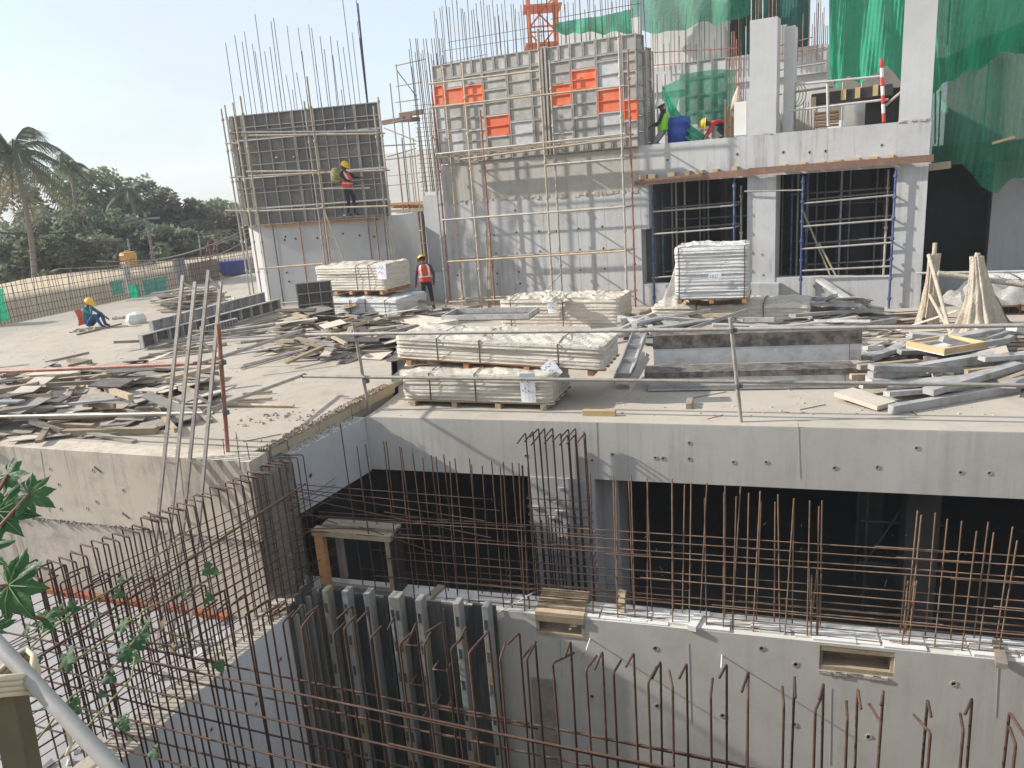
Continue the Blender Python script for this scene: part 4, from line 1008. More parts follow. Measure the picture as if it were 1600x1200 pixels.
# long header timbers with joist ends
hd = thing('header_timbers', 'long brown header beams with joist ends under the deck beam', 'timber beam', FA(-3.5, 3.4, .15))
for (a, b, d, mt) in (((992, 286), (1215, 265), .2, 'timber_brown'), ((1170, 268), (1459, 247), .2, 'timber_brown'), ((1440, 263), (1486, 257), -.4, 'timber')):
    slab_piece('header', FA.at(*a, d), FA.at(*b, d), .1, .17, mt, hd)
for (u, v) in ((1004, 277), (1018, 276), (1048, 273), (1073, 271), (1092, 270), (1117, 268), (1147, 264), (1222, 261), (1252, 258), (1282, 257), (1308, 254), (1336, 251), (1364, 249), (1391, 246)):
    q = FA.at(u, v, .24); slab_piece('joist', q, q - FA.n * .9, .14 if u % 2 else .2, .13, 'timber_new' if u > 1200 else 'timber', hd)

# ------------------------------------------------------------------ bars above the walls
def bar_row(label, fr, pts, zb_, mt, r=.010, d=(-.1, -.32), hor=()):
    cg = thing('wall_starter_bars', label, 'rebar', fr(fr.px(*pts[0])[0], zb_, -.2))
    for i, (u, v) in enumerate(pts):
        dd = d[i % 2]; s, z = fr.px(u, v, dd); m_ = mt if isinstance(mt, str) else rnd.choice(mt)
        rod('vertical_bar', fr(s + rnd.gauss(0, .03), zb_ - .3, dd), fr(s, z, dd), r, m_, cg)
    for (a, b) in hor: rod('horizontal_bar', fr.at(*a, d[0] + .02), fr.at(*b, d[0] + .02), r * .8, mt if isinstance(mt, str) else mt[0], cg)
    return cg
tp = [(x / 3 + 320, y / 3) for x, y in ((97, 200), (140, 165), (175, 195), (185, 148), (222, 205), (235, 65), (235, 240), (280, 240), (310, 100), (322, 85), (305, 220), (385, 120), (437, 130), (487, 115), (500, 130), (540, 170), (588, 170), (645, -10), (705, -40), (620, 190), (648, 220), (690, 150), (715, 100), (430, 340), (410, 420), (380, 350), (350, 400), (640, 420), (560, 230), (600, 260), (455, 240), (520, 300))]
bar_row('tall thin bars rising from the top of the lift core', TW, tp, ftop, ['rebar_grey', 'rebar_dark'], .011, (-.15, -.5))
cs2 = bar_row('pair of thick raking poles tied above the lift core', TW, [(559, 5), (562, 60)], ftop - 1, 'pipe_blue', .025, (-.2, -.3))
mp = [(645 + i * 4.1 + rnd.uniform(-1.5, 1.5), rnd.choice([10, 20, -15, 5, 30, 0]) + rnd.uniform(-10, 10)) for i in range(52)]
bar_row('tall thin bars rising behind the panel formwork of the main wall', FA, [p for p in mp if p[0] > 676], zt, ['rebar_grey', 'rebar_dark', 'rebar'], .010, (-.1, -.33), (((690, 80), (850, 55)), ((700, 66), (850, 40)), ((690, 100), (760, 85))))
mp = [(852 + i * 4.6 + rnd.uniform(-2, 2), rnd.uniform(-35, 15)) for i in range(34)]
bar_row('rusty bars rising behind the formwork in front of the crane mast', FA, mp, zt, ['rebar', 'rebar_light'], .010, (-.15, -.5), (((860, 30), (1000, 5)),))
# column cage in the gap
cg = thing('column_bar_cage', 'dense rusty column cage above the bluish pier', 'rebar cage', FA(-14.5, 3.2, -1.2))
for i in range(26):
    u = 640 + (i % 13) * 4.2 + rnd.uniform(-1, 1); d = -1.0 if i < 13 else -1.6
    s, z = FA.px(u, rnd.uniform(75, 110) if i % 3 else 60, d); zz0 = FA.px(668, 300, d)[1]
    rod('column_bar', FA(s + .12, zz0, d), FA(s, z, d), .012, rnd.choice(['rebar', 'rebar_dark', 'rebar_light']), cg)
for j in range(20):
    v = 165 + j * 7; q0, q1 = FA.at(645 + j * .7, v, -.98), FA.at(690 + j * .2, v - 3, -.98); rod('tie', q0, q1, .007, 'rebar', cg)
# scaffold and props in the gap
gp = thing('gap_scaffold', 'tangled grey scaffold and props in the gap between core and main wall', 'scaffold', FA(-16.5, 0, -4))
for (u, vt, vb, d) in ((610, 130, 470, -3), (619, 100, 480, -4.5), (628, 215, 470, -3), (637, 180, 470, -4.5), (645, 215, 470, -3), (652, 200, 470, -4.5), (605, 300, 470, -3), (622, 240, 480, -5.5), (640, 240, 470, -6)):
    s, z = FA.px(u, vt, d); s2, _ = FA.px(u + (vb - vt) * .1, vb, d); rod('standard', FA((s + s2) / 2, 0.1, d), FA((s + s2) / 2, z, d), .024, rnd.choice(['pipe_tan', 'pipe', 'pipe_dark']), gp)
for (a, b, d) in (((600, 195), (640, 185), -3), ((598, 228), (650, 225), -3), ((600, 250), (655, 243), -3), ((602, 275), (655, 270), -4), ((605, 290), (660, 284), -3), ((617, 103), (665, 92), -4.5), ((619, 135), (660, 128), -4.5), ((618, 160), (655, 155), -4.5), ((605, 245), (650, 232), -5), ((615, 365), (660, 360), -3), ((617, 383), (664, 380), -3), ((620, 110), (650, 150), -4.5), ((600, 200), (650, 220), -3), ((617, 443), (655, 438), -3)):
    rod('ledger', FA.at(*a, d), FA.at(*b, d), .022, rnd.choice(['pipe_tan', 'pipe', 'pipe_dark']), gp)
for (a, b, d) in (((598, 192), (643, 184), -3.2), ((625, 180), (660, 175), -4), ((625, 188), (655, 186), -4.2)): slab_piece('beam', FA.at(*a, d), FA.at(*b, d), .12, .16, 'timber_brown', gp)
for i in range(7): slab_piece('joist', FA.at(613 + i * 7, 323, -3.1), FA.at(613 + i * 7, 323, -3.1) - FA.n * .8, .12, .12, rnd.choice(['timber_orange', 'timber']), gp)
slab_piece('beam', FA.at(610, 330, -3), FA.at(662, 327, -3), .1, .1, 'timber', gp); slab_piece('beam', FA.at(610, 319, -3), FA.at(662, 316, -3), .1, .08, 'timber_orange', gp)
cg = thing('gap_bar_mat', 'rusty upright bars in the doorway behind the orange vest worker', 'rebar', FA(-16, 0, -3.6))
for i in range(22):
    u = 616 + i * 2.2; s, z = FA.px(u, 335, -3.6); s2, _ = FA.px(u + 12, 470, -3.6); rod('vertical_bar', FA(s2, 0, -3.6), FA(s, z, -3.6), .012, rnd.choice(['rebar_light', 'rebar_dark', 'pipe_tan']), cg)
mb = MB(); mb.fbox(FA, FA.px(590, 400, -7)[0], FA.px(690, 400, -7)[0], 0, 5.4, -7.3, -7); tag(mb.build('far_gap_wall', 'white_board'), 'pale wall far back in the gap behind the scaffold', 'wall')
mb = MB(); mb.fbox(FA, FA.px(626, 400, -5.2)[0], FA.px(660, 400, -5.2)[0], 0, 2.9, -5.6, -5.2); tag(mb.build('dark_screen', 'black_ply_and_shade'), 'dark board closing the doorway in the gap', 'board')
# ------------------------------------------------------------------ rear buildings, nets, deck
def px_part(parent, name, mat, u0, v0, u1, v1, d, thick, vz=None):
    """upright block on the facade frame whose face spans two picture corners"""
    s0, z1 = FA.px(u0, v0, d); s1, z0 = FA.px(u1, v1, d)
    mb = MB(); mb.fbox(FA, s0, s1, min(z0, z1), max(z0, z1), d - thick, d); return mb.build(name, mat, parent)
rb = thing('rear_block', 'pale unfinished block behind the deck with a parapet ledge', 'building', FA(-6, 0, -13))
D2 = -12.0
px_part(rb, 'wall', 'white_board', 1012, -120, 1137, 104, D2, .5)
px_part(rb, 'recess', 'black_ply_and_shade', 1137, -120, 1172, 100, D2 - 1.2, .2)  # darkness of the recess painted as a black sheet
px_part(rb, 'wall', 'old_concrete', 1172, -120, 1262, 92, D2 - .8, .4)
lb = px_part(rb, 'ledge', 'pale_column', 1005, 108, 1292, 112, D2 + .25, 1.5)
s0, z0 = FA.px(1000, 113, D2 + .1); s1, _ = FA.px(1292, 113, D2 + .1)
mb = MB(); mb.fbox(FA, s0, s1, 4.5, z0 - .12, D2 - .6, D2 + .1); mb.build('lower_wall', 'side_concrete', rb)
for i in range(10): seam(rb, FA, 1024 + i * 12, 20, 1024 + i * 12, 100, .03, D2)
for i in range(7): px_part(rb, 'wall_panel', 'white_board', 1215 + i * 2, 40, 1228, 92, D2 + .3 - i * .02, .1) if i == 0 else None
cg = thing('ledge_bars', 'thin rusty bars standing along the ledge of the rear block', 'rebar', FA(-7, 9, D2))
for i in range(34):
    u = 1022 + i * 8 + rnd.uniform(-2, 2)
    if 1168 < u < 1216: continue
    v = 112 - (u - 1022) * .07; q = FA.at(u, v, D2 + .5); rod('vertical_bar', q, q + V((0, 0, rnd.uniform(.7, 2.0))), .014, rnd.choice(['rebar', 'rebar_light', 'pipe_red']), cg)
for (a, b) in (((1022, 82), (1152, 75)), ((1022, 102), (1150, 92)), ((1216, 72), (1270, 58)), ((1216, 85), (1290, 74))): rod('rail_bar', FA.at(*a, D2 + .5), FA.at(*b, D2 + .5), .02, 'pipe_red', cg)
for i in range(9):
    q = FA.at(1268 + i * 3, 93, D2 - .2); rod('vertical_bar', q, q + V((0, 0, 1.2 + 2.2 * math.exp(-((i - 3) / 1.6) ** 2))), .014, 'rebar_light', cg)

def net(label, fr, cols, d, mat, fold=.12, nu=60, nv=40, group=None, seed=0, bulge=0.0, lean=0.0):
    """hanging net: cols = (u, v_top, v_bottom) across the picture on an upright plane"""
    r_ = random.Random(seed); ph = [r_.uniform(0, 6.28) for _ in range(8)]; fq = [r_.uniform(4, 26) for _ in range(8)]
    def f(a, b):
        t = a * (len(cols) - 1); i = min(int(t), len(cols) - 2); k = t - i
        u, v0, v1 = [cols[i][j] * (1 - k) + cols[i + 1][j] * k for j in range(3)]
        v = v0 + (v1 - v0) * b
        s, z = fr.px(u, v, d)
        off = sum(math.sin(a * fq[j] + ph[j] + b * 2.0 * math.sin(ph[j])) for j in range(8)) / 4 * fold * (.35 + b) + math.sin(b * math.pi) * bulge + lean * b + .03 * math.sin(a * 130 + b * 20)
        z += .05 * math.sin(a * 23 + ph[0]) * b
        return fr(s, z, d + off)
    mb = MB(); mb.grid(f, nu, nv)
    return tag(mb.build('safety_net', mat, smooth=True), label, 'net', group)
net('bright green net bunched over the pale rear block', FA, [(985, -60, 45), (1010, -60, 48), (1030, -60, 53), (1060, -60, 46), (1085, -60, 38), (1105, -60, 33), (1120, -60, 40), (1150, -60, 36), (1172, -60, 20)], D2 + 1.0, 'net_pale', .25, seed=1)
net('dark teal net covering the rear block between its recess and the sky', FA, [(1158, -60, 100), (1180, -60, 98), (1225, -60, 95), (1262, -60, 90)], D2 - .3, 'net_dark', .15, seed=2)
net('small green net strip low behind the rusty bars and crane mast', FA, [(868, 36, 52), (900, 30, 52), (940, 25, 52), (985, 14, 50)], -8, 'net_green', .15, 30, 12, seed=3)
px_part(rb, 'wall', 'white_board', 872, 48, 1000, 70, -9, .3)
net('bright green net hanging high behind the right column', FA, [(1296, -80, 125), (1308, -80, 136), (1325, -80, 120), (1345, -80, 128), (1365, -80, 120), (1385, -80, 100), (1405, -80, 128), (1420, -80, 140)], -5.0, 'net_green', .3, 70, 50, seed=4)
# scaffolding structure inside that net
sc2 = thing('netted_scaffold', 'dim panels and pipes behind the high green net', 'scaffold', FA(-1.5, 4.5, -6.5))
for u in (1320, 1350, 1380): s, _ = FA.px(u, 60, -6.5); rod('standard', FA(s, 4.5, -6.5), FA(s, 14, -6.5), .03, 'pipe', sc2)
for v in (10, 45, 90): rod('ledger', FA.at(1300, v, -6.5), FA.at(1420, v - 8, -6.5), .03, 'pipe', sc2)
px_part(sc2, 'panel', 'form_white', 1350, -40, 1395, 60, -7, .1); px_part(sc2, 'panel', 'old_concrete', 1300, -80, 1440, 175, -8, .3)
rw = thing('right_block', 'netted concrete block with a dark doorway beside the right column', 'building', FA(3, 0, -3))
for (nm, mt, a) in (('wall', 'side_concrete', (1.55, 9, 0, 3.4, -3.6, -3.2)), ('doorway_shade', 'black_ply_and_shade', (-.2, 1.55, .0, 3.4, -5.6, -5.2)), ('upper_wall', 'facade_concrete', (.3, 9, 3.9, 12, -2.6, -2.2)), ('slab_edge', 'old_concrete', (.05, 9, 3.4, 3.9, -5.6, -2.0)), ('doorway_side', 'side_concrete', (1.55, 1.75, 0, 3.4, -5.2, -3.62)), ('buttress', 'side_concrete', (3.1, 9, 0, 3.39, -3.2, -2.5)), ('plinth', 'side_concrete', (.1, 9, 0, .5, -3.2, -2.7))):  # black piece behind the doorway is its shade, painted as colour
    mb = MB(); mb.fbox(FA, *a); mb.build(nm, mt, rw)
net('bright green net draped high over the right block, ending in a frayed hem', FA, [(1446, -90, 146), (1466, -90, 140), (1480, -90, 128), (1500, -90, 118), (1520, -90, 112), (1545, -90, 95), (1570, -90, 84), (1610, -90, 76), (1660, -90, 70)], -.85, 'net_green', .3, 110, 70, seed=5)
net('pale green net hanging in folds lower on the right block', FA, [(1444, 90, 250), (1475, 90, 262), (1500, 80, 250), (1530, 60, 292), (1560, 50, 300), (1585, 40, 280), (1610, 30, 270), (1660, 20, 270)], -1.3, 'net_pale', .4, 110, 70, seed=6, bulge=.2)
for (a, b) in (((1462, 140), (1461, 225)), ((1470, 142), (1466, 235)), ((1546, 95), (1536, 215)), ((1485, 0), (1480, 70))): tag(rod('net_rope', FA.at(*a, -.6), FA.at(*b, -.65), .018, 'net_green'), 'green rope hanging on the nets of the right block', 'rope', 'net ropes')
tag(slab_piece('plank', FA.at(1550, 224, -.9), FA.at(1585, 214, -.9), .25, .06, 'timber_new'), 'yellow plank poking through the net of the right block', 'plank')
tag(rod('guard_pipe', FA.at(1432, 427, .9), FA.at(1640, 423, .9), .028, 'pipe_pale'), 'level pipe behind the draped cloths by the right column', 'pipe')

# ---- deck equipment
def deck_rail(label, a, b, d=-.3, mt='pipe_pale', r=.03): return tag(rod('deck_rail', FA.at(*a, d), FA.at(*b, d), r, mt), label, 'pipe')
deck_rail('upper guard pipe of the deck beside the right column', (1246, 132), (1378, 119)); deck_rail('lower guard pipe of the deck beside the right column', (1236, 173), (1388, 155))
deck_rail('thin bamboo rail behind the deck guard pipes', (1212, 148), (1302, 135), -.9, 'pipe_tan'); deck_rail('short rail stub behind the centre column', (1212, 110), (1290, 98), -5, 'pipe')
deck_rail('raking tube between deck edge and right column', (1383, 165), (1410, 142), -.3, 'pipe_tan')
tag(rod('deck_post', FA.at(1294, 197, -.3), FA.at(1293, 131, -.3), .035, 'pipe_pale'), 'pale post carrying the deck guard pipes', 'rail post')
pole = thing('striped_pole', 'red and white striped pole on the deck by the right column', 'pole', FA.at(1381, 190, -.25))
p0_, p1_ = FA.at(1381, 191, -.25), FA.at(1377, 92, -.25)
for i in range(7): rod('stripe', p0_.lerp(p1_, i / 7), p0_.lerp(p1_, (i + 1) / 7), .04, 'pipe_redpaint' if i % 2 == 0 else 'pipe_whitepaint', pole)
mb = MB(); q0, q1 = FA.at(1272, 158, -1.2), FA.at(1396, 142, -1.2); mb.beam(q0, q1, 1.1, .28); tag(mb.build('black_panel', 'black_ply_and_shade', bevel=.02), 'thick black panel bundle resting on trestles on the deck', 'panel')
for i, (u, v) in enumerate(((1271, 160), (1318, 148), (1340, 145), (1368, 141))):
    q = FA.at(u, v, -.62); mb = MB(); mb.box(q, FA.e * .06, FA.n * .02, V((0, 0, .13))); tag(mb.build('timber_packer', 'timber_new'), 'small yellow timber packer on the black panel bundle', 'timber', 'packers on the black panel')
for i in range(5):
    q0 = FA.at(1274, 178 + i * 5, -.9); mb = MB(); mb.beam(q0, q0 + FA.e * .55, .4, .05); tag(mb.build('timber_board', 'timber_new' if i % 2 else 'timber_orange'), 'short yellow board stacked under the black panel', 'board', 'boards under the black panel')
mb = MB(); s0, _ = FA.px(1352, 170, -1.5); mb.fbox(FA, s0, s0 + 1.0, 4.5, 5.4, -1.9, -1.5); tag(mb.build('dark_crate', 'black_ply_and_shade'), 'dark crate under the black panel next to the striped pole', 'crate')
mb = MB(); s0, _ = FA.px(1318, 170, -2.5); mb.fbox(FA, s0, s0 + .62, 4.5, 5.3, -2.8, -2.5); tag(mb.build('white_board_stack', 'white_board'), 'white boards leaning behind the black panel', 'board')
for i in range(16):
    u = 1216 + i * 4; q = FA.at(u, 205, -.8); q.z = 4.5; tag(rod('bamboo_stick', q, q + V((rnd.gauss(0, .06), 0, rnd.uniform(.5, .95))), .012, 'pipe_tan'), 'thin stick standing on the deck between centre column and guard post', 'stick', 'sticks on the deck')
mb = MB(); s0, z1 = FA.px(1216, 178, -1.6); s1, _ = FA.px(1272, 178, -1.6); mb.fbox(FA, s0, s1, 4.5, z1, -1.8, -1.6); tag(mb.build('low_wall', 'white_board'), 'low pale wall on the deck behind the thin sticks', 'wall')
mb = MB()
for k in range(3):
    c = FA.at(1236 + 5 * k, 148, -.85 - .05 * k); mb.tube([c + FA.e * .22 * math.cos(t / 12 * 6.283) + V((0, 0, .3 * math.sin(t / 12 * 6.283))) for t in range(13)], .014, 5, False)
tag(mb.build('rope_coil', 'rope'), 'coil of pale rope hung on the thin rail behind the centre column', 'rope')
cl = thing('column_starter_bars', 'pale bars sticking out of the top of the centre column', 'rebar', FA(-3.9, 7.2, -.2))
for u in (1174, 1181, 1185, 1192, 1201, 1207, 1213): q = FA.at(u, 33, -.2 - .1 * (u % 3)); rod('column_bar', q - V((0, 0, .2)), q + V((0, 0, 2.0)), .014, 'rebar_light' if u % 2 else 'pipe_pale', cl)
mb = MB(); s0, z1 = FA.px(1147, 160, -.4); s1, _ = FA.px(1166, 160, -.4); mb.fbox(FA, s0, s1, 4.55, z1, -.43, -.4); tag(mb.build('white_sheet', 'white_board'), 'white upright board beside the centre column on the deck', 'board')
bd = thing('timber_bundle', 'upright timber bundle between crouching worker and white board', 'timber', FA.at(1140, 212, -.6))
for i in range(6): q = FA.at(1133 + i * 2.4, 214, -.55 - .04 * i); q.z = 4.5; slab_piece('batten', q, q + V((0, 0, rnd.uniform(.55, 1.0))), .05, .05, rnd.choice(['timber_new', 'timber', 'timber_orange']), bd, up=FA.n)
sk = MB(); c = FA.at(1152, 150, -.8); sk.tube([c + V((0, 0, -.35)), c + V((0, 0, -.1)), c + V((.02, 0, .25))], [.18, .14, .02], 9); tag(sk.build('tied_sack', 'cloth_cream', smooth=True), 'tied cream sack hung on bars above the white board', 'sack')
cg = thing('deck_bar_bundle', 'thin upright bars left of the centre column on the deck', 'rebar', FA.at(1155, 210, -1.3))
for i in range(9): q = FA.at(1136 + i * 3.6, 200, -1.3); q.z = 4.5; rod('vertical_bar', q, q + V((0, 0, rnd.uniform(1.6, 3.2))), .012, rnd.choice(['rebar_light', 'pipe_pale', 'pipe_red']), cg)
drum = thing('blue_drum', 'blue plastic drum on the deck behind the green vest worker', 'drum', FA.at(1061, 214, -.9))
q = FA.at(1061, 214, -.9); q.z = 4.5
mb = MB(); mb.lathe(q, [(.30, 0), (.33, .05), (.33, .24), (.345, .27), (.33, .3), (.33, .52), (.345, .55), (.33, .58), (.31, .68), (.3, .7)], 18); mb.build('shell', 'blue_plastic', drum, smooth=True)
mb = MB(); mb.lathe(q + V((.12, 0, .69)), [(.05, 0), (.05, .04)], 10); mb.build('bung', 'blue_plastic', drum)
net('pale net stretched over a panel frame on the deck', FA, [(1062, 118, 190), (1085, 113, 196), (1105, 110, 200), (1128, 108, 206), (1150, 110, 205)], -3.4, 'net_pale', .1, 40, 30, seed=8)
pf = thing('panel_frame', 'light grey panel frame standing behind the pale net on the deck', 'formwork', FA.at(1105, 190, -3.8))
s0, zt3 = FA.px(1070, 116, -3.8); s1, _ = FA.px(1136, 116, -3.8)
for i in range(3):
    for j in range(5): panel(pf, FA, s0 + (s1 - s0) * i / 3, s0 + (s1 - s0) * (i + 1) / 3, 4.5 + j * .5, 5.0 + j * .5, -3.8, 1, 1, 'form_white', 'form_rib')
# green net tied up to a point
def tri(a, b):
    top = FA.at(1034, 130, -1.6); l = FA.at(1078, 221, -.7); r = FA.at(1112, 216, -.7)
    p = top.lerp(l.lerp(r, a), b); return p + FA.n * (.08 * math.sin(a * 14) * b + .25 * math.sin(b * 3.1)) + V((0, 0, -.35 * math.sin(b * 3.14) * (1 - .4 * a)))
mb = MB(); mb.grid(tri, 20, 30); tag(mb.build('safety_net', 'net_green', smooth=True), 'bright green net pulled to a point beside the white helmet worker', 'net')
def tri2(a, b):
    p = FA.at(1034, 130, -1.6).lerp(FA.at(1062, 118, -3.2), a); return p + V((0, 0, -(.1 + .5 * b + .5 * math.sin(a * 3.14) * b)))
mb = MB(); mb.grid(tri2, 14, 8); tag(mb.build('safety_net', 'net_pale', smooth=True), 'slack green net strip between the pointed net and panel frame', 'net')
for i, u in enumerate((1022, 1028, 1040)): q = FA.at(u, 200, -1.4 - .2 * i); q.z = 4.5; tag(rod('deck_prop', q, q + V((0, 0, 2.0)), .03, 'pipe_pale'), 'pale prop behind the white helmet worker', 'prop', 'props behind the white helmet worker')

# ---- crane mast
r_ = ray(848, 40); base = V((r_.x, r_.y, 0)) * (58 / math.hypot(r_.x, r_.y))
cr = thing('crane_mast', 'orange lattice tower crane mast behind the rusty bars', 'crane', base)
W = .95
cor = [base + V((i * W, j * W, 0)) for i, j in ((-1, -1), (1, -1), (1, 1), (-1, 1))]
for c in cor: slab_piece('chord', c, c + V((0, 0, 18)), .2, .2, 'crane_orange', cr)
for k in range(8):
    for i in range(4):
        a, b = cor[i], cor[(i + 1) % 4]; z = k * 2.0
        rod('lacing', a + V((0, 0, z)), b + V((0, 0, z + 2 if k % 2 else z)) if k % 2 else b + V((0, 0, z + 2)), .06, 'crane_orange', cr); rod('lacing', a + V((0, 0, z)), b + V((0, 0, z)), .06, 'crane_orange', cr)
for k in range(3): z = 10.5 + k * 2.4; mb = MB(); mb.box(base + V((0, 0, z)), (1.3, 0, 0), (0, 1.3, 0), (0, 0, .06)); mb.build('platform', 'crane_orange', cr)

# ------------------------------------------------------------------ far left: mesh curtain, bank, fence, trees
MS = frame_from(G(0, 508, ZL), G(335, 439, ZL))
LMS = (G(335, 439, ZL) - G(0, 508, ZL)).length
ms = thing('wall_bar_curtain', 'long upright bar mesh along the far edge of the left slab', 'rebar mesh', MS(5, ZL, 0))
ztm = MS.px(120, 418)[1]
for i in range(146):
    s = -4 + i * .135; rod('vertical_bar', MS(s, ZL, 0), MS(s + rnd.gauss(0, .04), ztm + rnd.uniform(-.1, .12), rnd.gauss(0, .04)), .011, rnd.choice(['rebar', 'rebar_grey']), ms)
for j in range(9): rod('horizontal_bar', MS(-4, ZL + .2 + j * .27, .02), MS(15.8, ZL + .2 + j * .27 + rnd.gauss(0, .04), .02), .010, 'rebar', ms)
for (u0, v0, u1, v1, mt, lab) in ((-30, 456, 15, 500, 'net_green', 'green net panel hung low on the bar curtain by the slumped figure'), (171, 440, 194, 458, 'net_dark', 'dark green net patch in the bar curtain near the sitting worker'), (200, 447, 222, 472, 'net_green', 'bright green net sheet on the bar curtain beside the dark patch'), (222, 438, 264, 462, 'net_dark', 'wide dark green net on the bar curtain near the slatted pile')):
    s0, z1 = MS.px(u0, v0, .05); s1, z0 = MS.px(u1, v1, .05)
    mb = MB(); mb.grid(lambda a, b: MS(s0 + (s1 - s0) * a, z0 + (z1 - z0) * b, .06 + .04 * math.sin(a * 9 + b * 4)), 14, 8); tag(mb.build('safety_net', mt, smooth=True), lab, 'net')
for (u0, u1, v0, v1, mt, lab) in ((193, 202, 415, 470, 'pale_column', 'slim pale post in the bar curtain'), (272, 288, 405, 452, 'fence_sheet', 'grey sheet propped at the bar curtain'), (296, 340, 412, 440, 'earth', 'brown earth face beyond the bar curtain')):
    s0, z1 = MS.px(u0, v0, -.3); s1, _ = MS.px(u1, v0, -.3); mb = MB(); mb.fbox(MS, s0, s1, -.2, z1, -.4, -.3); tag(mb.build('post' if 'post' in lab else 'sheet', mt), lab, 'post' if 'post' in lab else 'sheet')
rn = random.Random(9); wav = [(rn.uniform(.1, .9), rn.uniform(0, 6)) for _ in range(6)]
def bank(a, b):
    s = -14 + 40 * a; d = -.8 - 9 * b
    h = (1.32 + .03 * sum(math.sin(s * f + p) for f, p in wav) / 2) * min(1, b * 12) * (1 if b < .8 else (1 - b) * 5) - .35
    return MS(s, h, d + .25 * math.sin(s * 1.3))
mb = MB(); mb.grid(bank, 80, 14); tag(mb.build('sand_bank', 'sand', smooth=True), kind='structure')
FN = frame_from(G(-10, 446, 0), G(372, 402, 0))
fn = thing('site_fence', 'grey sheet fence running below the trees behind the sand bank', 'fence', FN(10, 0, 0))
zf = FN.px(60, 427)[1]
for i in range(30):
    mb = MB(); x0 = -16 + i * 2.0
    for k in range(8): mb.fbox(FN, x0 + k * .25, x0 + k * .25 + .2, -.3, zf, 0 if k % 2 else .04, .03 if k % 2 else .07)
    mb.build('sheet', 'fence_sheet', fn)
    if i % 2 == 0: rod('post', FN(x0, -.3, -.05), FN(x0, zf + .1, -.05), .05, 'pipe_dark', fn)
# tank, pole, wires
q = G(203, 416, 1.0)
tk = thing('water_tank', 'yellow plastic water tank on the bank beyond the bar curtain', 'tank', q - V((0, 0, .2)))
mb = MB(); w = .42
mb.lathe(q - V((0, 0, .15)), [(.40, 0), (.46, .06), (.45, .3), (.47, .34), (.44, .4), (.43, .7), (.45, .74), (.41, .8), (.38, .86), (.2, .9)], 8); mb.build('shell', 'yellow_plastic', tk)
mb = MB(); mb.lathe(q + V((0, 0, .73)), [(.14, 0), (.14, .08)], 10); mb.build('lid', 'yellow_plastic', tk)
rod('vent_pipe', q + V((.1, .1, .5)), q + V((.1, .1, 1.4)), .05, 'fence_sheet', tk)
mb = MB(); mb.box(q - V((0, 0, .75)), (.6, 0, 0), (0, .6, 0), (0, 0, .58)); mb.build('plinth', 'wall_concrete', tk)
r_ = ray(240, 405); pb = V((r_.x, r_.y, 0)) * (46 / math.hypot(r_.x, r_.y))
ep = thing('power_pole', 'grey concrete power pole in front of the trees', 'power pole', pb)
zt4 = CAM_H + 46 / math.hypot(*ray(235, 332).xy) * ray(235, 332).z
mb = MB(); mb.tube([pb + V((0, 0, -.3)), pb + V((0, 0, zt4))], [.1, .075], 8); mb.build('shaft', 'palm_trunk', ep)
mb = MB(); mb.box(pb + V((0, 0, zt4 - .3)), (.7, 0, 0), (0, .05, 0), (0, 0, .05)); mb.build('cross_arm', 'fence_sheet', ep)
top = pb + V((0, 0, zt4 - .2))
def at_dist(u, v, D):
    r = ray(u, v); return V((0, 0, CAM_H)) + r * (D / math.hypot(r.x, r.y))
for k, (a, b) in enumerate(((at_dist(-60, 358, 45), top), (at_dist(-60, 360, 45), top + V((.3, 0, 0))), (top, at_dist(420, 350, 50)), (at_dist(270, 405, 40), at_dist(420, 350, 34)), (at_dist(90, 420, 40), at_dist(420, 352, 34)), (at_dist(150, 408, 40), at_dist(390, 356, 34)), (at_dist(-60, 350, 46), at_dist(250, 372, 46)))):
    pts = [a.lerp(b, t / 10) - V((0, 0, .5 * math.sin(math.pi * t / 10))) for t in range(11)]
    mb = MB(); mb.tube(pts, .022, 4, False); tag(mb.build('cable', 'wire'), 'thin overhead cable slung past the power pole', 'cable', 'overhead cables')
# red trestle and site clutter near the core
tr_ob = thing('red_trestle', 'red and white folding trestle near the foot of the lift core', 'trestle', G(330, 428, ZL))
for (a, b) in (((318, 425), (325, 376)), ((332, 425), (325, 376)), ((328, 422), (337, 374)), ((343, 422), (337, 374)), ((320, 410), (340, 408))): rod('leg', MS.at(*a, -.6), MS.at(*b, -.6), .025, 'red_pole', tr_ob)
tag(rod('site_pole', MS.at(316, 412, -1), MS.at(310, 368, -1), .03, 'pipe_pale'), 'thin pale pole standing beside the red trestle', 'pole')
q = G(362, 428, ZL); mb = MB(); mb.box(q + V((0, 0, .35)), (.9, .2, 0), (-.1, .5, 0), (0, 0, .35)); tag(mb.build('blue_bin', 'blue_plastic', bevel=.04), 'blue bin behind the foot of the core scaffold', 'bin')

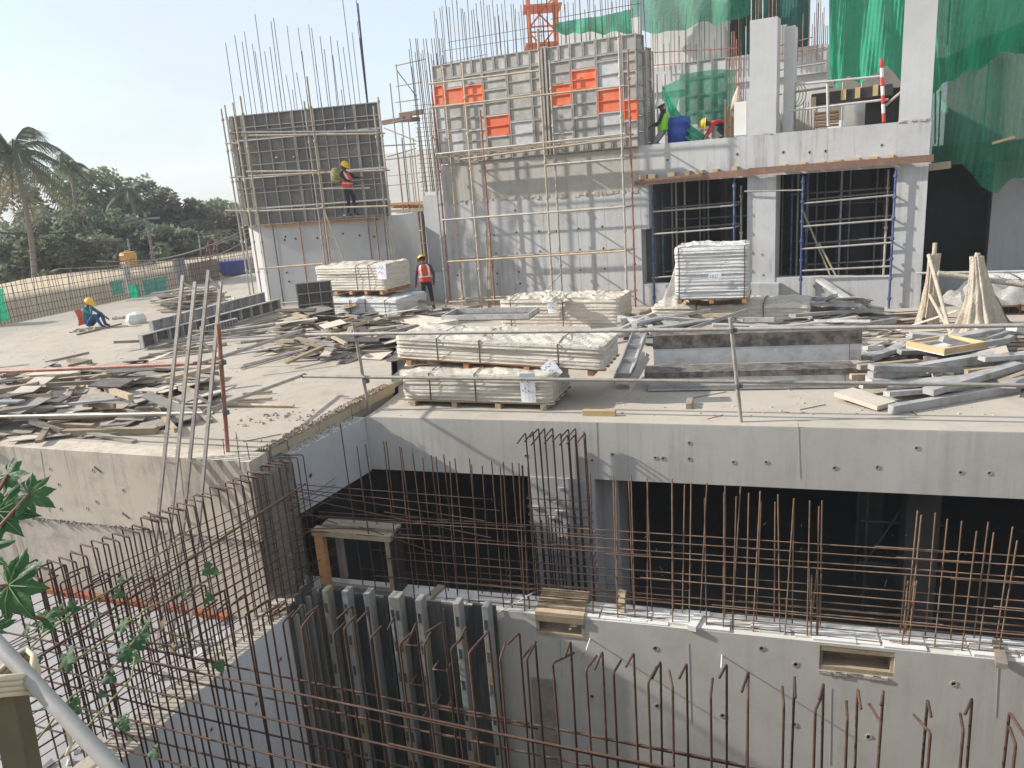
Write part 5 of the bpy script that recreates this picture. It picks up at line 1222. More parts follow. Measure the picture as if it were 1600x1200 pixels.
# ---- trees
def leaves(centres, radii, n, size, rs, squash=.8):
    """leaf quads spread through clumps; returns verts and faces"""
    c = np.repeat(np.array(centres), n, 0); R = np.repeat(np.array(radii), n)
    m = len(c); d = rs.normal(size=(m, 3)); d /= np.linalg.norm(d, axis=1)[:, None]
    p = c + d * (R * rs.uniform(.35, 1.0, m) ** .5)[:, None] * np.array([1, 1, squash])
    a = rs.normal(size=(m, 3)); a[:, 2] *= .6; a /= np.linalg.norm(a, axis=1)[:, None]
    b = np.cross(a, rs.normal(size=(m, 3))); b /= np.linalg.norm(b, axis=1)[:, None]
    s = size * rs.uniform(.5, 1.3, m)[:, None]
    v = np.stack([p - a * s, p + b * s * .45, p + a * s, p - b * s * .45], 1).reshape(-1, 3)
    return v, np.arange(m * 4).reshape(-1, 4)
def leaf_obj(name, v, f, mat, parent):
    off = np.array(parent_loc(parent)); me = bpy.data.meshes.new(name)
    me.vertices.add(len(v)); me.vertices.foreach_set('co', (v - off).astype(np.float32).ravel())
    me.loops.add(f.size); me.loops.foreach_set('vertex_index', f.astype(np.int32).ravel())
    me.polygons.add(len(f)); me.polygons.foreach_set('loop_start', np.arange(0, f.size, 4, dtype=np.int32)); me.polygons.foreach_set('loop_total', np.full(len(f), 4, dtype=np.int32))
    me.update(calc_edges=True); me.materials.append(M[mat])
    o = bpy.data.objects.new(name, me); COL.objects.link(o); o.parent = parent; return o
def tree(label, u, vtop, D, rad, mat, seed, n=100, clumps=46, size=.2, group='trees beyond the site'):
    rs = np.random.RandomState(seed); r_ = random.Random(seed)
    top = at_dist(u, vtop, D); base = V((top.x, top.y, -.3)); H_ = top.z + .3
    t = thing('broadleaf_tree', label, 'tree', base, group)
    mb = MB(); mb.tube([base, base + V((.2, .1, H_ * .3)), base + V((.1, -.2, H_ * .62))], [.3, .22, .1], 8)
    for k in range(6):
        a = k * 1.05 + r_.random(); p = base + V((.15, 0, H_ * (.28 + .06 * k))); mb.tube([p, p + V((math.cos(a) * rad * .35, math.sin(a) * rad * .35, H_ * .12)), p + V((math.cos(a) * rad * .75, math.sin(a) * rad * .75, H_ * .22))], [.12, .08, .03], 6)
    mb.build('trunk', 'trunk', t)
    cs_, rs_ = [], []
    for k in range(clumps):
        a = r_.uniform(0, 6.283); h = r_.uniform(.12, 1.0); rr = rad * math.sqrt(max(.05, 1 - (max(0, h - .55) / .5) ** 2)) * math.sqrt(r_.random()) * (1.05 if h < .75 else .8)
        cr_ = rad * r_.uniform(.16, .34); cs_.append((base.x + math.cos(a) * rr, base.y + math.sin(a) * rr, base.z + H_ * h - cr_ * .8)); rs_.append(cr_)
    v, f = leaves(cs_, rs_, n, size, rs); leaf_obj('crown', v, f, mat, t)
    return t
TR = [(-25, 262, 62, 4.0, 'leaf_dark', 'dense dark tree behind the tall palm'), (92, 250, 64, 3.6, 'leaf_mid', 'round crowned tree rising next to the tall palm'), (150, 256, 60, 3.0, 'leaf_mid', 'mid green tree with a ragged top behind the yellow tank'), (196, 268, 63, 3.0, 'leaf_dark', 'dark tree behind the small palm and power pole'), (45, 318, 54, 3.2, 'leaf_dark', 'low dark tree under the tall palm'), (110, 322, 52, 3.0, 'leaf_dark', 'low spreading tree above the fence'), (168, 320, 52, 2.8, 'leaf_dark', 'low dull tree above the yellow tank'), (235, 292, 60, 2.8, 'leaf_dark', 'dark tree just beyond the power pole'), (262, 296, 58, 2.6, 'leaf_dry', 'dry thin crowned tree between power pole and cables'), (292, 316, 58, 2.8, 'leaf_dry', 'brownish low tree under the slung cables'), (324, 308, 80, 4.2, 'leaf_mid', 'far pale tree in front of the lift core'), (355, 318, 84, 4.0, 'leaf_mid', 'far small tree half hidden by the core scaffold'), (375, 322, 60, 3.2, 'leaf_dry', 'dull tree behind the core scaffold'), (225, 345, 50, 2.4, 'leaf_dark', 'short dark tree beside the power pole'), (270, 352, 50, 2.4, 'leaf_dark', 'short dark tree behind the red trestle'), (320, 358, 52, 2.4, 'leaf_dry', 'short dry tree near the core scaffold foot'), (5, 350, 48, 2.4, 'leaf_dark', 'short leafy tree at the fence by the palm'), (75, 360, 47, 2.2, 'leaf_mid', 'short pale leafy tree at the fence under the palm'), (140, 362, 47, 2.2, 'leaf_dark', 'short dark tree at the fence near the tank')]
for k, (u, v, D, rad, mt, lab) in enumerate(TR): tree(lab, u, v, D, rad, mt, 100 + k)
def palm(label, u, vc, D, R, seed, dry=4, fr_n=20, ub=None):
    r_ = random.Random(seed); c = at_dist(u, vc, D); b0 = at_dist(ub or u + 16, 400, D); base = V((b0.x, b0.y, -.3))
    t = thing('palm_tree', label, 'tree', base)
    mb = MB(); pts = [base.lerp(c, k / 8) + V((.25 * math.sin(k / 8 * 3.1), 0, 0)) for k in range(9)]; mb.tube(pts, [.15 - .006 * k for k in range(9)], 9); mb.build('trunk', 'palm_trunk', t)
    for k in range(fr_n):
        a = 6.283 * k / fr_n * 2.6 + r_.random() * .4; dead = k < dry; up = r_.uniform(-.2, 1.9) if not dead else -.5
        L = R * r_.uniform(.8, 1.1); d = V((math.cos(a), math.sin(a), 0)); mb = MB(); spine = []
        for j in range(9):
            x = j / 8; spine.append(c + d * (L * x * math.cos(up * .6)) + V((0, 0, L * (up * x * .9 - (.75 + .25 * up) * x * x * (1.2 if not dead else 1.6)))))
        mb.tube(spine, [.035 - .0035 * j for j in range(9)], 4)
        sd = d.cross(V((0, 0, 1))).normalized()
        for j in range(1, 34):
            x = j / 33 * 7.8; i = min(int(x), 7); p = spine[i].lerp(spine[i + 1], x - i); tdir = (spine[i + 1] - spine[i]).normalized(); ll = L * .3 * math.sin(min(1, (j + 4) / 30) * 2.6) + .12
            for sg in (-1, 1):
                e = p + (sd * sg * .8 + tdir * .5 + V((0, 0, -.45 - r_.random() * .3))).normalized() * ll; w2 = tdir * .04; mb.add([p - w2, p + w2, e], [(0, 1, 2)])
        mb.build('frond', 'leaf_palm_dry' if dead else 'leaf_palm', t)
palm('tall coconut palm with drooping brown fronds above the trees', 20, 240, 45, 3.3, 3, 6, 30, 40)
palm('small palm head peeping over the trees behind the tank', 203, 300, 56, 2.0, 5, 0, 13, 205)
palm('smaller palm head hidden among the crowns next to the tall palm', 110, 262, 58, 2.0, 7, 1, 12, 112)
# low scrub along the fence
rs = np.random.RandomState(77); cs_, rs_ = [], []
for k in range(150):
    p = FN(-14 + 42 * rnd.random(), 0, -1.2 - 5 * rnd.random()); rr = rnd.uniform(.4, 1.0); cs_.append((p.x, p.y, rr * .6 - .2 + rnd.random() * 1.2)); rs_.append(rr)
v, f = leaves(cs_, rs_, 150, .16, rs)
e_ = bpy.data.objects.new('tmp', None); sb = leaf_obj('scrub', v, f, 'leaf_dark', e_); sb.parent = None; bpy.data.objects.remove(e_); tag(sb, 'low scrub growing along the fence under the trees', 'bushes', kind='stuff')
# ------------------------------------------------------------------ wrapped bundles on pallets
def lum(a, b, c):
    return math.sin(a * 3.1 + c) * .5 + math.sin(b * 5.3 + a * 2.2 + c * 2) * .3 + math.sin(a * 11 + b * 7 + c * 3) * .2
def bundle(label, FL, deg, L, W, z0, Hh, mat='wrap', layers=7, straps=(.25, .6), pallet=True, seed=0, slope=0.0, loose=.03, papers=(), pmat='timber', blocks=4, group=None, ragged=0.0):
    a = math.radians(deg); e = V((math.cos(a), math.sin(a), slope)); n = V((-math.sin(a), math.cos(a), 0)); FL = V((FL[0], FL[1], 0))
    r_ = random.Random(seed); lay = [r_.uniform(-1, 1) for _ in range(layers + 2)]
    ph = .13 if pallet else 0
    root = thing('wrapped_bundle', label, 'wrapped bundle', FL + e * L / 2 + n * W / 2 + V((0, 0, z0)), group)
    def pt(x, y, z): return FL + e * x + n * y + V((0, 0, z0 + z))
    if pallet:
        for i in range(blocks):
            x = L * (.06 + .88 * i / (blocks - 1))
            mb = MB(); mb.box(pt(x, W / 2, .045), e * .05, n * (W / 2), V((0, 0, .045))); mb.build('bearer', pmat, root)
        for i in range(5):
            y = W * (.06 + .88 * i / 4); mb = MB(); mb.box(pt(L / 2, y, .108), e * (L / 2 + .02), n * .05, V((0, 0, .016))); mb.build('deck_board', pmat, root)
    NU, NH, NT = 54, layers * 4, 12
    mb = MB(); rows = []
    def dis(x, h, c): # outward push on the sides
        k = h * layers; i = min(int(k), layers); fr_ = k - i
        return .016 * lay[i] * (1 + .5 * math.sin(x * 2.3 + i)) + .007 * math.cos(fr_ * 6.283) + loose * .35 * lum(x, h * Hh * 3, c + seed)
    prof = [(0.0, h / NH) for h in range(NH + 1)] + [(t / NT, 1.0) for t in range(1, NT)] + [(1.0, 1 - h / NH) for h in range(NH + 1)]
    np_ = len(prof); o0 = 0
    for iu in range(NU + 1):
        x = L * iu / NU; xr = L / 2 - abs(x - L / 2); rnd_c = .05 * math.exp(-xr / .05)
        for (y, h) in prof:
            top = 1.0 if h >= 1 else 0
            zz = ph + Hh * h; yy = W * y
            if y == 0: yy -= dis(x, h, 1) - rnd_c
            elif y == 1: yy += dis(x, h, 2) - rnd_c
            er = .04
            if h > .93 and y in (0, 1): yy += (1 if y == 0 else -1) * (h - .93) * .5
            if top: zz += loose * lum(x * 1.5, yy * 2, seed + 5) + loose * .4 * abs(math.sin(x * 17 + yy * 9 + seed)) - .02 + (ragged * r_.uniform(-.5, 1))
            zz -= rnd_c * .5 * h
            mb.v.append(tuple(pt(x + (.015 * lum(h * 4, yy * 3, iu) if iu in (0, NU) else 0), yy, zz)))
    for iu in range(NU):
        for k in range(np_ - 1):
            a_ = iu * np_ + k; mb.f.append((a_, a_ + np_, a_ + np_ + 1, a_ + 1))
    for iu, rev in ((0, 1), (NU, 0)):
        for h in range(NH):     # end faces: strips between front and back edges
            l0 = iu * np_ + h; l1 = l0 + 1; r0 = iu * np_ + np_ - 1 - h; r1 = r0 - 1
            mb.f.append((l0, l1, r1, r0) if rev else (l0, r0, r1, l1))
        t0 = [iu * np_ + NH + k for k in range(NT + 1)]
        mb.f.append(tuple(t0) if rev else tuple(reversed(t0)))
    ob = mb.build('wrapping', mat, root, smooth=False)
    for s_ in straps:
        x = L * s_; off = .034 + loose * .3; mb = MB()
        pts = [pt(x, -off * .8, ph), pt(x + .01, -off, ph + Hh * .5), pt(x, -off * .6, ph + Hh * .97), pt(x, W * .3, ph + Hh + loose * .9), pt(x, W * .7, ph + Hh + loose * .9), pt(x, W + off * .6, ph + Hh * .97), pt(x, W + off * .8, ph)]
        for i in range(len(pts) - 1): mb.beam(pts[i], pts[i + 1], .028 if i not in (2, 3, 4) else .028, .005, up=n if i in (0, 1, 5) else V((0, 0, 1)))
        mb.build('strap', 'strap', root)
    for (x, zz, w, h, tilt) in papers:
        c = pt(L * x, -.06 - loose * .3, ph + Hh * zz); ex = e * math.cos(tilt) + V((0, 0, math.sin(tilt))); ez = V((0, 0, math.cos(tilt))) - e * math.sin(tilt)
        mb = MB(); mb.grid(lambda p, q: c + ex * (w * (p - .5)) + ez * (h * (q - .5)) - n * .015 * math.sin(p * 3 + q * 2), 4, 5)
        pp = mb.build('paper_label', 'paper', root)
        for k in range(7):
            mb = MB(); q = c + ex * (w * (-.38 + .11 * (k % 4) * 1.7)) + ez * (h * (.25 - .3 * (k // 4))) - n * .025; mb.beam(q, q + ex * w * .11 + ez * h * (.09 if k % 2 else -.07), .004, .012, up=ez); mb.build('handwriting', 'ink', pp)
    return root
FLa, FRa = G(632, 634), G(872, 642)
dga = math.degrees(math.atan2(FRa.y - FLa.y, FRa.x - FLa.x))
bundle('strapped cream bundle on a pallet at the recess corner, under the longer bundle', FLa, dga, 2.78, 1.15, 0, .5, 'wrap', 7, (.2, .51), True, 1, 0, .03, ((.86, .55, .26, .5, 0.0),), 'timber', 4)
bundle('long cream wrapped bundle lying tilted on top of the strapped pallet bundle', G(620, 560, .78), dga, 3.85, 1.2, .67, .4, 'wrap', 6, (.22, .43, .8), True, 2, -.045, .045, ((.77, -.1, .26, .3, .7),), 'timber_orange', 4)
dgc = -28.0
bundle('grey wrapped block under the other block near the lift core', G(506, 512, 0.0), dgc, 2.75, 1.5, 0.0, .86, 'wrap_white', 8, (.4, .6, .85), False, 3, 0, .03)
bundle('cream topped block stacked on a pallet beside the orange vest worker', G(496, 455, 1.02), dgc, 2.5, 1.35, .92, .72, 'wrap', 9, (.62, .8), True, 4, 0, .04, ((1.0, .75, .3, .45, 0),), 'timber_orange', 5)
bundle('low ragged bundle with a white paper tag in front of the main wall', G(783, 509, 0), dgc + 4, 3.3, 1.4, 0, .72, 'wrap', 8, (.1, .55), False, 5, 0, .06, ((.47, .75, .26, .36, 0),), ragged=.015)
bundle('low wide wrapped bundle under the tall white stack', G(1018, 508, 0), dgc + 5, 3.75, 1.5, 0, .5, 'wrap', 6, (.3, .72), False, 6, 0, .05)
bundle('tall white wrapped stack on a pallet in front of the dark opening', G(1055, 474, .62), dgc + 8, 1.72, 1.25, .6, 1.25, 'wrap_white', 15, (.06, .94), True, 7, 0, .035, ((.55, .42, .3, .14, 0),), 'timber_orange', 3, ragged=.01)
bundle('white wrapped bundle on an orange pallet behind the draped cloths', G(1535, 487, .1), dgc + 14, 2.4, 1.2, .1, .6, 'wrap_white', 8, (.3, .7), True, 8, 0, .05, (), 'timber_orange', 4)
# plastic film hanging from the tall stack
def film(a, b):
    t = G(1058, 395, 1.75).lerp(G(1064, 385, 1.85), a); bt = G(1035, 480, .58).lerp(G(1056, 478, .6), a); return t.lerp(bt, b) + V((.05 * math.sin(b * 5 + a * 4), -.05 * math.sin(a * 9), 0))
mb = MB(); mb.grid(film, 10, 16); tag(mb.build('plastic_film', 'film', smooth=True), 'torn plastic film hanging beside the tall white stack', 'plastic film')

# ------------------------------------------------------------------ heaps of boards and offcuts
def in_poly(p, poly):
    c = False; j = len(poly) - 1
    for i in range(len(poly)):
        a, b = poly[i], poly[j]
        if (a[1] > p[1]) != (b[1] > p[1]) and p[0] < (b[0] - a[0]) * (p[1] - a[1]) / (b[1] - a[1]) + a[0]: c = not c
        j = i
    return c
def heap(pxpoly, z, n, seed, kinds, height, main_deg, spread, where, group):
    """kinds: list of (weight, name, material, (len), (width), (thick), label)"""
    r_ = random.Random(seed); poly = [xy(G(u, v, z)) for u, v in pxpoly]
    cx = sum(p[0] for p in poly) / len(poly); cy = sum(p[1] for p in poly) / len(poly)
    xs = [p[0] for p in poly]; ys = [p[1] for p in poly]; R = max(max(xs) - min(xs), max(ys) - min(ys)) / 2
    tot = sum(k[0] for k in kinds); made = 0; cells = {}
    while made < n:
        p = (r_.uniform(min(xs), max(xs)), r_.uniform(min(ys), max(ys)))
        if not in_poly(p, poly): continue
        w = r_.uniform(0, tot)
        for k in kinds:
            w -= k[0]
            if w <= 0: break
        L, W, T = r_.uniform(*k[3]), r_.uniform(*k[4]), r_.uniform(*k[5])
        key = (int(p[0] / .75), int(p[1] / .75)); lvl = cells.get(key, 0.0)
        if lvl > height: continue
        cells[key] = lvl + T * 1.15 + .006
        a = math.radians(main_deg + r_.gauss(0, spread)); tilt = r_.gauss(0, .05) + (r_.gauss(0, .13) if r_.random() < .25 else 0)
        d = V((math.cos(a) * math.cos(tilt), math.sin(a) * math.cos(tilt), math.sin(tilt)))
        c = V((p[0], p[1], z + lvl + T / 2 + abs(math.sin(tilt)) * L * .38 + .003))
        o = slab_piece(k[1], c - d * L / 2, c + d * L / 2, W, T, k[2], None, roll=r_.gauss(0, .09))
        tag(o, k[6] + ' ' + where, k[1].replace('_', ' '), group); made += 1
PL = [(5, 'plywood_offcut', 'ply_grey', (.4, 1.2), (.2, .6), (.012, .02), 'weathered grey plywood offcut'), (5, 'plywood_offcut', 'ply_pale', (.4, 1.2), (.2, .6), (.012, .02), 'pale plywood offcut'), (2, 'plywood_offcut', 'ply_dark', (.4, 1.1), (.2, .5), (.015, .03), 'blackened plywood offcut'), (4, 'timber_batten', 'timber', (.5, 1.5), (.06, .1), (.05, .09), 'brown timber batten'), (3, 'timber_batten', 'timber_grey', (.5, 1.7), (.06, .12), (.04, .09), 'grey timber batten'), (2, 'metal_offcut', 'alu_grey', (.4, 1.2), (.1, .2), (.03, .06), 'dull metal offcut')]
heap([(-120, 602), (-60, 592), (60, 582), (170, 578), (250, 578), (310, 590), (328, 615), (325, 650), (260, 672), (140, 680), (0, 688), (-120, 690)], ZL, 290, 21, PL, .62, -18, 32, 'in the big heap on the left slab', 'left heap')
heap([(440, 530), (480, 500), (540, 490), (640, 490), (680, 498), (650, 525), (625, 560), (560, 568), (470, 566), (420, 552)], ZL, 200, 22, PL, .75, -15, 45, 'in the heap between the guard post and wrapped blocks', 'middle heap')
heap([(225, 545), (330, 520), (450, 500), (480, 520), (430, 545), (340, 555), (250, 560)], ZL, 30, 23, [(3, 'timber_batten', 'timber_grey', (1.0, 2.4), (.05, .1), (.04, .07), 'long grey batten'), (3, 'metal_offcut', 'alu', (1.0, 2.4), (.06, .12), (.03, .06), 'long pale metal strip'), (2, 'timber_batten', 'ply_grey', (.6, 1.8), (.08, .2), (.02, .05), 'thin grey board')], .25, 22, 9, 'below the leaning ribbed panels', 'strips by the ribbed panels')
AL = [(4, 'metal_section', 'alu', (.9, 2.4), (.1, .2), (.05, .1), 'pale aluminium section'), (3, 'metal_section', 'alu_grey', (.9, 2.6), (.1, .22), (.05, .11), 'grey aluminium section'), (2, 'timber_batten', 'timber', (.5, 1.4), (.08, .12), (.05, .09), 'brown timber batten'), (2, 'metal_section', 'alu_stained', (.7, 1.8), (.1, .25), (.03, .08), 'stained metal section')]
heap([(1355, 560), (1420, 545), (1500, 548), (1600, 560), (1660, 580), (1640, 610), (1540, 612), (1440, 618), (1380, 608)], 0, 62, 24, AL, .42, 14, 16, 'in the right-hand metal heap', 'right heap')
heap([(1245, 492), (1290, 485), (1335, 488), (1330, 506), (1280, 510), (1240, 508)], 0, 34, 25, AL[:2] + PL[:2], .42, 5, 40, 'in the small heap beside the low wide bundle', 'small heap')
heap([(1030, 520), (1100, 515), (1240, 515), (1330, 522), (1335, 540), (1250, 548), (1100, 548), (1035, 545)], 0, 50, 26, AL, .38, -14, 22, 'behind the long stained channels', 'metal behind the channels')
heap([(985, 512), (1015, 495), (1025, 512), (1012, 535)], 0, 14, 27, AL[:3], .3, 60, 25, 'beside the low wide bundle and long channels', 'bits by the channels')
heap([(660, 493), (720, 486), (735, 494), (680, 502)], 0, 26, 28, PL, .14, 0, 60, 'underfoot by the orange vest worker', 'bits by the worker')
heap([(255, 478), (290, 470), (325, 470), (330, 486), (290, 490)], ZL, 60, 29, [(4, 'timber_batten', 'timber_grey', (1.2, 1.9), (.1, .2), (.03, .06), 'grey plank'), (2, 'timber_batten', 'ply_grey', (1.0, 1.8), (.15, .3), (.03, .05), 'thin weathered board')], .75, -10, 14, 'in the slatted pile on the left slab', 'slatted pile')
heap([(1240, 497), (1330, 492), (1420, 492), (1440, 508), (1330, 516), (1250, 512)], 0, 30, 30, [(3, 'metal_strip', 'rebar', (1.5, 3.0), (.02, .03), (.015, .02), 'rusty rod'), (1, 'metal_strip', 'ply_grey', (1, 2), (.06, .12), (.02, .03), 'thin grey lath')], .12, -20, 8, 'lying before the right column', 'rods before the column')
heap([(1360, 545), (1420, 520), (1530, 520), (1520, 545), (1400, 560)], 0, 30, 31, [(3, 'timber_batten', 'ply_pale', (.5, 2.2), (.05, .2), (.01, .03), 'pale lath'), (1, 'timber_batten', 'timber_orange', (.8, 2), (.04, .08), (.02, .03), 'orange lath')], .05, 0, 18, 'on the bare slab near the draped cloths', 'laths by the cloths')

# ribbed aluminium panels leaning together
A0, A1 = G(220, 548, ZL), G(436, 486, ZL)
for k, (off, z0, hh, rz, lab) in enumerate(((0, .0, .42, 0, 'long ribbed aluminium panel lying on edge, its near end open'), (.35, .25, .4, 2.2, 'long ribbed aluminium panel stacked behind another, ladder like'), (-.45, .02, .3, -4, 'short ribbed panel lying below the two long ones'))):
    fr = frame_from(A0, A1); fr = Frame(fr.p.x - fr.n.x * off, fr.p.y - fr.n.y * off, math.degrees(fr.a) + rz); Lp = (A1 - A0).length * (1 if k < 2 else .5)
    rt = thing('aluminium_shutter', lab, 'formwork panel', fr(Lp / 2, ZL, 0)); p = panel(rt, fr, .0 + .8 * k, Lp, ZL + z0 + .03, ZL + z0 + hh, 0, 12, 1, 'alu_grey' if k else 'form_edge', 'alu', .12)
# small gridded panel propped by the grey block
fr = frame_from(G(470, 510, ZL), G(505, 506, ZL)); rt = thing('gridded_panel', 'small gridded shutter panel propped against the grey wrapped block', 'formwork panel', fr(.5, ZL, 0)); panel(rt, fr, 0, 1.0, ZL, ZL + 1.25, .1, 3, 4, 'ply_dark', 'form_rib', .08)

# long stained channels
e0, e1_ = G(1012, 610), G(1350, 604); CHF = frame_from(e0, e1_); CL = (e1_ - e0).length
def channel(label, s0, s1, z0, z1, d0, d1, facem, capm):
    rt = thing('formwork_channel', label, 'formwork channel', CHF((s0 + s1) / 2, z0, (d0 + d1) / 2)); zc = z1 - (z1 - z0) * .45
    for (nm, m_, a) in (('top_flange', capm, (s0, s1, z1 - .02, z1, d0, d1)), ('upper_web', capm, (s0, s1, zc, z1 - .021, d1 - .03, d1 + .004)), ('lower_web', facem, (s0 + .01, s1 - .2, z0, zc - .003, d1 - .03, d1)), ('end_plate', 'alu', (s1 - .19, s1, z0, zc - .003, d1 - .1, d1 + .002)), ('back_web', facem, (s0, s1, z0, z1 - .021, d0, d0 + .03))):
        mb = MB(); mb.fbox(CHF, *a); mb.build(nm, m_, rt)
    for i in range(8): mb = MB(); x = s0 + (s1 - s0) * (i + .5) / 8; mb.fbox(CHF, x - .01, x + .01, z0, z1 - .022, d0 + .031, d1 - .031); mb.build('stiffener', 'alu_grey', rt)
channel('long low channel with blackened edge lying before the bigger one', -.05, CL * .97, .1, .32, -.55, 0, 'alu', 'alu_stained')
channel('tall long channel with blackened top edge behind the low one', .1, CL * 1.02, .32, .86, -1.1, -.58, 'form_white', 'alu_stained')
channel('thin pale channel on the slab before the stained ones', .0, CL * 1.06, .02, .1, -.4, .12, 'alu', 'alu_grey')
for i, (u, v) in enumerate(((1078, 628), (936, 645), (1018, 600))):
    q = G(u, v, .05); mb = MB(); mb.beam(q - (WL.e * .27 if i == 1 else WL.n * .1), q + (WL.e * .27 if i == 1 else WL.n * .25), .1, .1); tag(mb.build('timber_block', 'timber_new' if i == 1 else 'timber_grey', bevel=.006), ('grey packer block under the thin pale channel', 'yellow timber block lying alone on the slab edge', 'grey packer block at the channel ends')[i], 'timber')
for i, (a, b, lab) in enumerate((((972, 600, .1), (1000, 525, .5), 'aluminium channel leaning between long bundle and stained channels'), ((985, 606, .25), (1010, 560, .75), 'short boxed channel end leaning on the stained channels'))):
    q0, q1 = G(*a), G(*b); rt = thing('leaning_channel', lab, 'formwork channel', (q0.x, q0.y, 0)); slab_piece('web', q0, q1, .28, .02, 'alu', rt); t_ = (q1 - q0).normalized(); sd = t_.cross(V((0, 0, 1))).normalized()
    for sg in (-1, 1): slab_piece('flange', q0 + sd * .14 * sg + V((0, 0, .06)), q1 + sd * .14 * sg + V((0, 0, .06)), .02, .13, 'alu_grey', rt)
    for t in (.1, .4, .7, .95): p = q0.lerp(q1, t); slab_piece('stiffener', p - sd * .13 + V((0, 0, .05)), p + sd * .13 + V((0, 0, .05)), .02, .1, 'alu', rt)
def box_tray(label, c, deg, L, W, Hh, mat, rim):
    fr = Frame(c.x, c.y, deg); rt = thing('open_tray', label, 'formwork tray', c); z = c.z
    for a in ((0, L, 0, .02, -W, 0),): mb = MB(); mb.fbox(fr, a[0], a[1], z + a[2], z + a[3], a[4], a[5]); mb.build('base', mat, rt)
    for a in ((0, L, -.04, 0), (0, L, -W, -W + .04), (0, .04, -W + .042, -.042), (L - .04, L, -W + .042, -.042)): mb = MB(); mb.fbox(fr, a[0], a[1], z + .022, z + Hh, a[2], a[3]); mb.build('rim', rim, rt)
    return rt
box_tray('open shallow tray with yellow wooden rim on the right-hand heap', G(1475, 556, .42), 18, .95, .8, .12, 'white_board', 'timber_new')
box_tray('empty shallow steel frame tray behind the long wrapped bundle', G(690, 502, .62), -18, 2.2, 1.0, .14, 'form_edge', 'alu')
for i, (a, b, w, h, mt, lab) in enumerate((((1318, 612, .12), (1385, 634, .06), .42, .07, 'ply_pale', 'thick pale board at the near corner of the right-hand heap'), ((1392, 640, .07), (1590, 605, .07), .12, .13, 'alu_grey', 'long grey box section along the front of the right-hand heap'), ((1360, 588, .3), (1560, 555, .42), .16, .14, 'alu', 'long bright box section across the right-hand heap'), ((1450, 612, .2), (1590, 570, .35), .2, .1, 'alu_grey', 'grey channel sloping up on the right-hand heap'), ((1520, 560, .35), (1575, 548, .5), .5, .08, 'ply_pale', 'pale board on top of the right-hand heap'), ((590, 612, .06), (640, 580, .06), .35, .08, 'ply_pale', 'thick yellowish board beside the recess corner post'), ((610, 600, .05), (585, 607, .05), .1, .06, 'timber_grey', 'short grey block beside the recess corner post'), ((700, 506, .62), (640, 498, .55), .6, .1, 'ply_pale', 'flat pale sheet on the heap behind the long bundle'), ((60, 690, .28), (125, 590, .55), .1, .05, 'timber_grey', 'long grey plank leaning across the big left heap'), ((100, 676, .26), (245, 672, .26), .12, .1, 'timber', 'thick brown timber along the front of the left heap'), ((210, 690, .22), (30, 655, .3), .1, .04, 'ply_grey', 'thin board sticking out of the left heap'), ((108, 562, .25), (140, 566, .25), .14, .12, 'timber_grey', 'lone grey block behind the left heap'), ((120, 523, .22), (190, 506, .25), .05, .04, 'timber_brown', 'thin dark batten on the slab near the sitting worker'))):
    tag(slab_piece('board', G(*a), G(*b), w, h, mt), lab, 'board')
for i, (u0, v0, u1, v1) in enumerate(((630, 508, 500, 525), (480, 545, 380, 570), (420, 545, 330, 560), (690, 500, 620, 512))):
    tag(rod('steel_tube', G(u0, v0, ZL + .4), G(u1, v1, ZL + .25), .025, 'pipe_pale'), 'loose pale tube lying over the middle heap', 'pipe', 'tubes on the middle heap')
for i, (u0, v0, u1, v1, c) in enumerate(((1080, 622, 1135, 612, 'pipe_dark'), (1250, 640, 1290, 632, 'rebar'), (1105, 655, 1130, 648, 'pipe_redpaint'), (380, 690, 440, 678, 'rebar'), (1405, 632, 1432, 648, 'rebar'))):
    tag(rod('wire_offcut', G(u0, v0, .01 if u0 > 500 else ZL + .01), G(u1, v1, .012 if u0 > 500 else ZL + .012), .006, c), 'thin wire offcut lying on the slab edge', 'wire', 'wire offcuts')

# rusty bars stacked at the right
for i in range(46):
    z = .05 + .035 * (i // 9); u = 1570 + (i % 9) * 4
    a = G(1560 + rnd.uniform(-6, 10), 505 + (i % 9) * 6, z); b = a + V((2.6, -1.1 + rnd.gauss(0, .05), rnd.gauss(0, .01)))
    tag(rod('stacked_bar', a, b, .011, rnd.choice(['rebar', 'rebar_light'])), 'rusty bar in the low stack right of the draped cloths', 'rebar', 'stacked bars')
cg = thing('kerb_starters', 'short rusty starters before the white bundle on the orange pallet', 'rebar', G(1560, 485, 0))
for i in range(9): q = G(1530 + i * 9, 488 + (i % 2) * 4, 0); rod('vertical_bar', q, q + V((0, 0, rnd.uniform(.5, .9))), .011, 'rebar', cg)

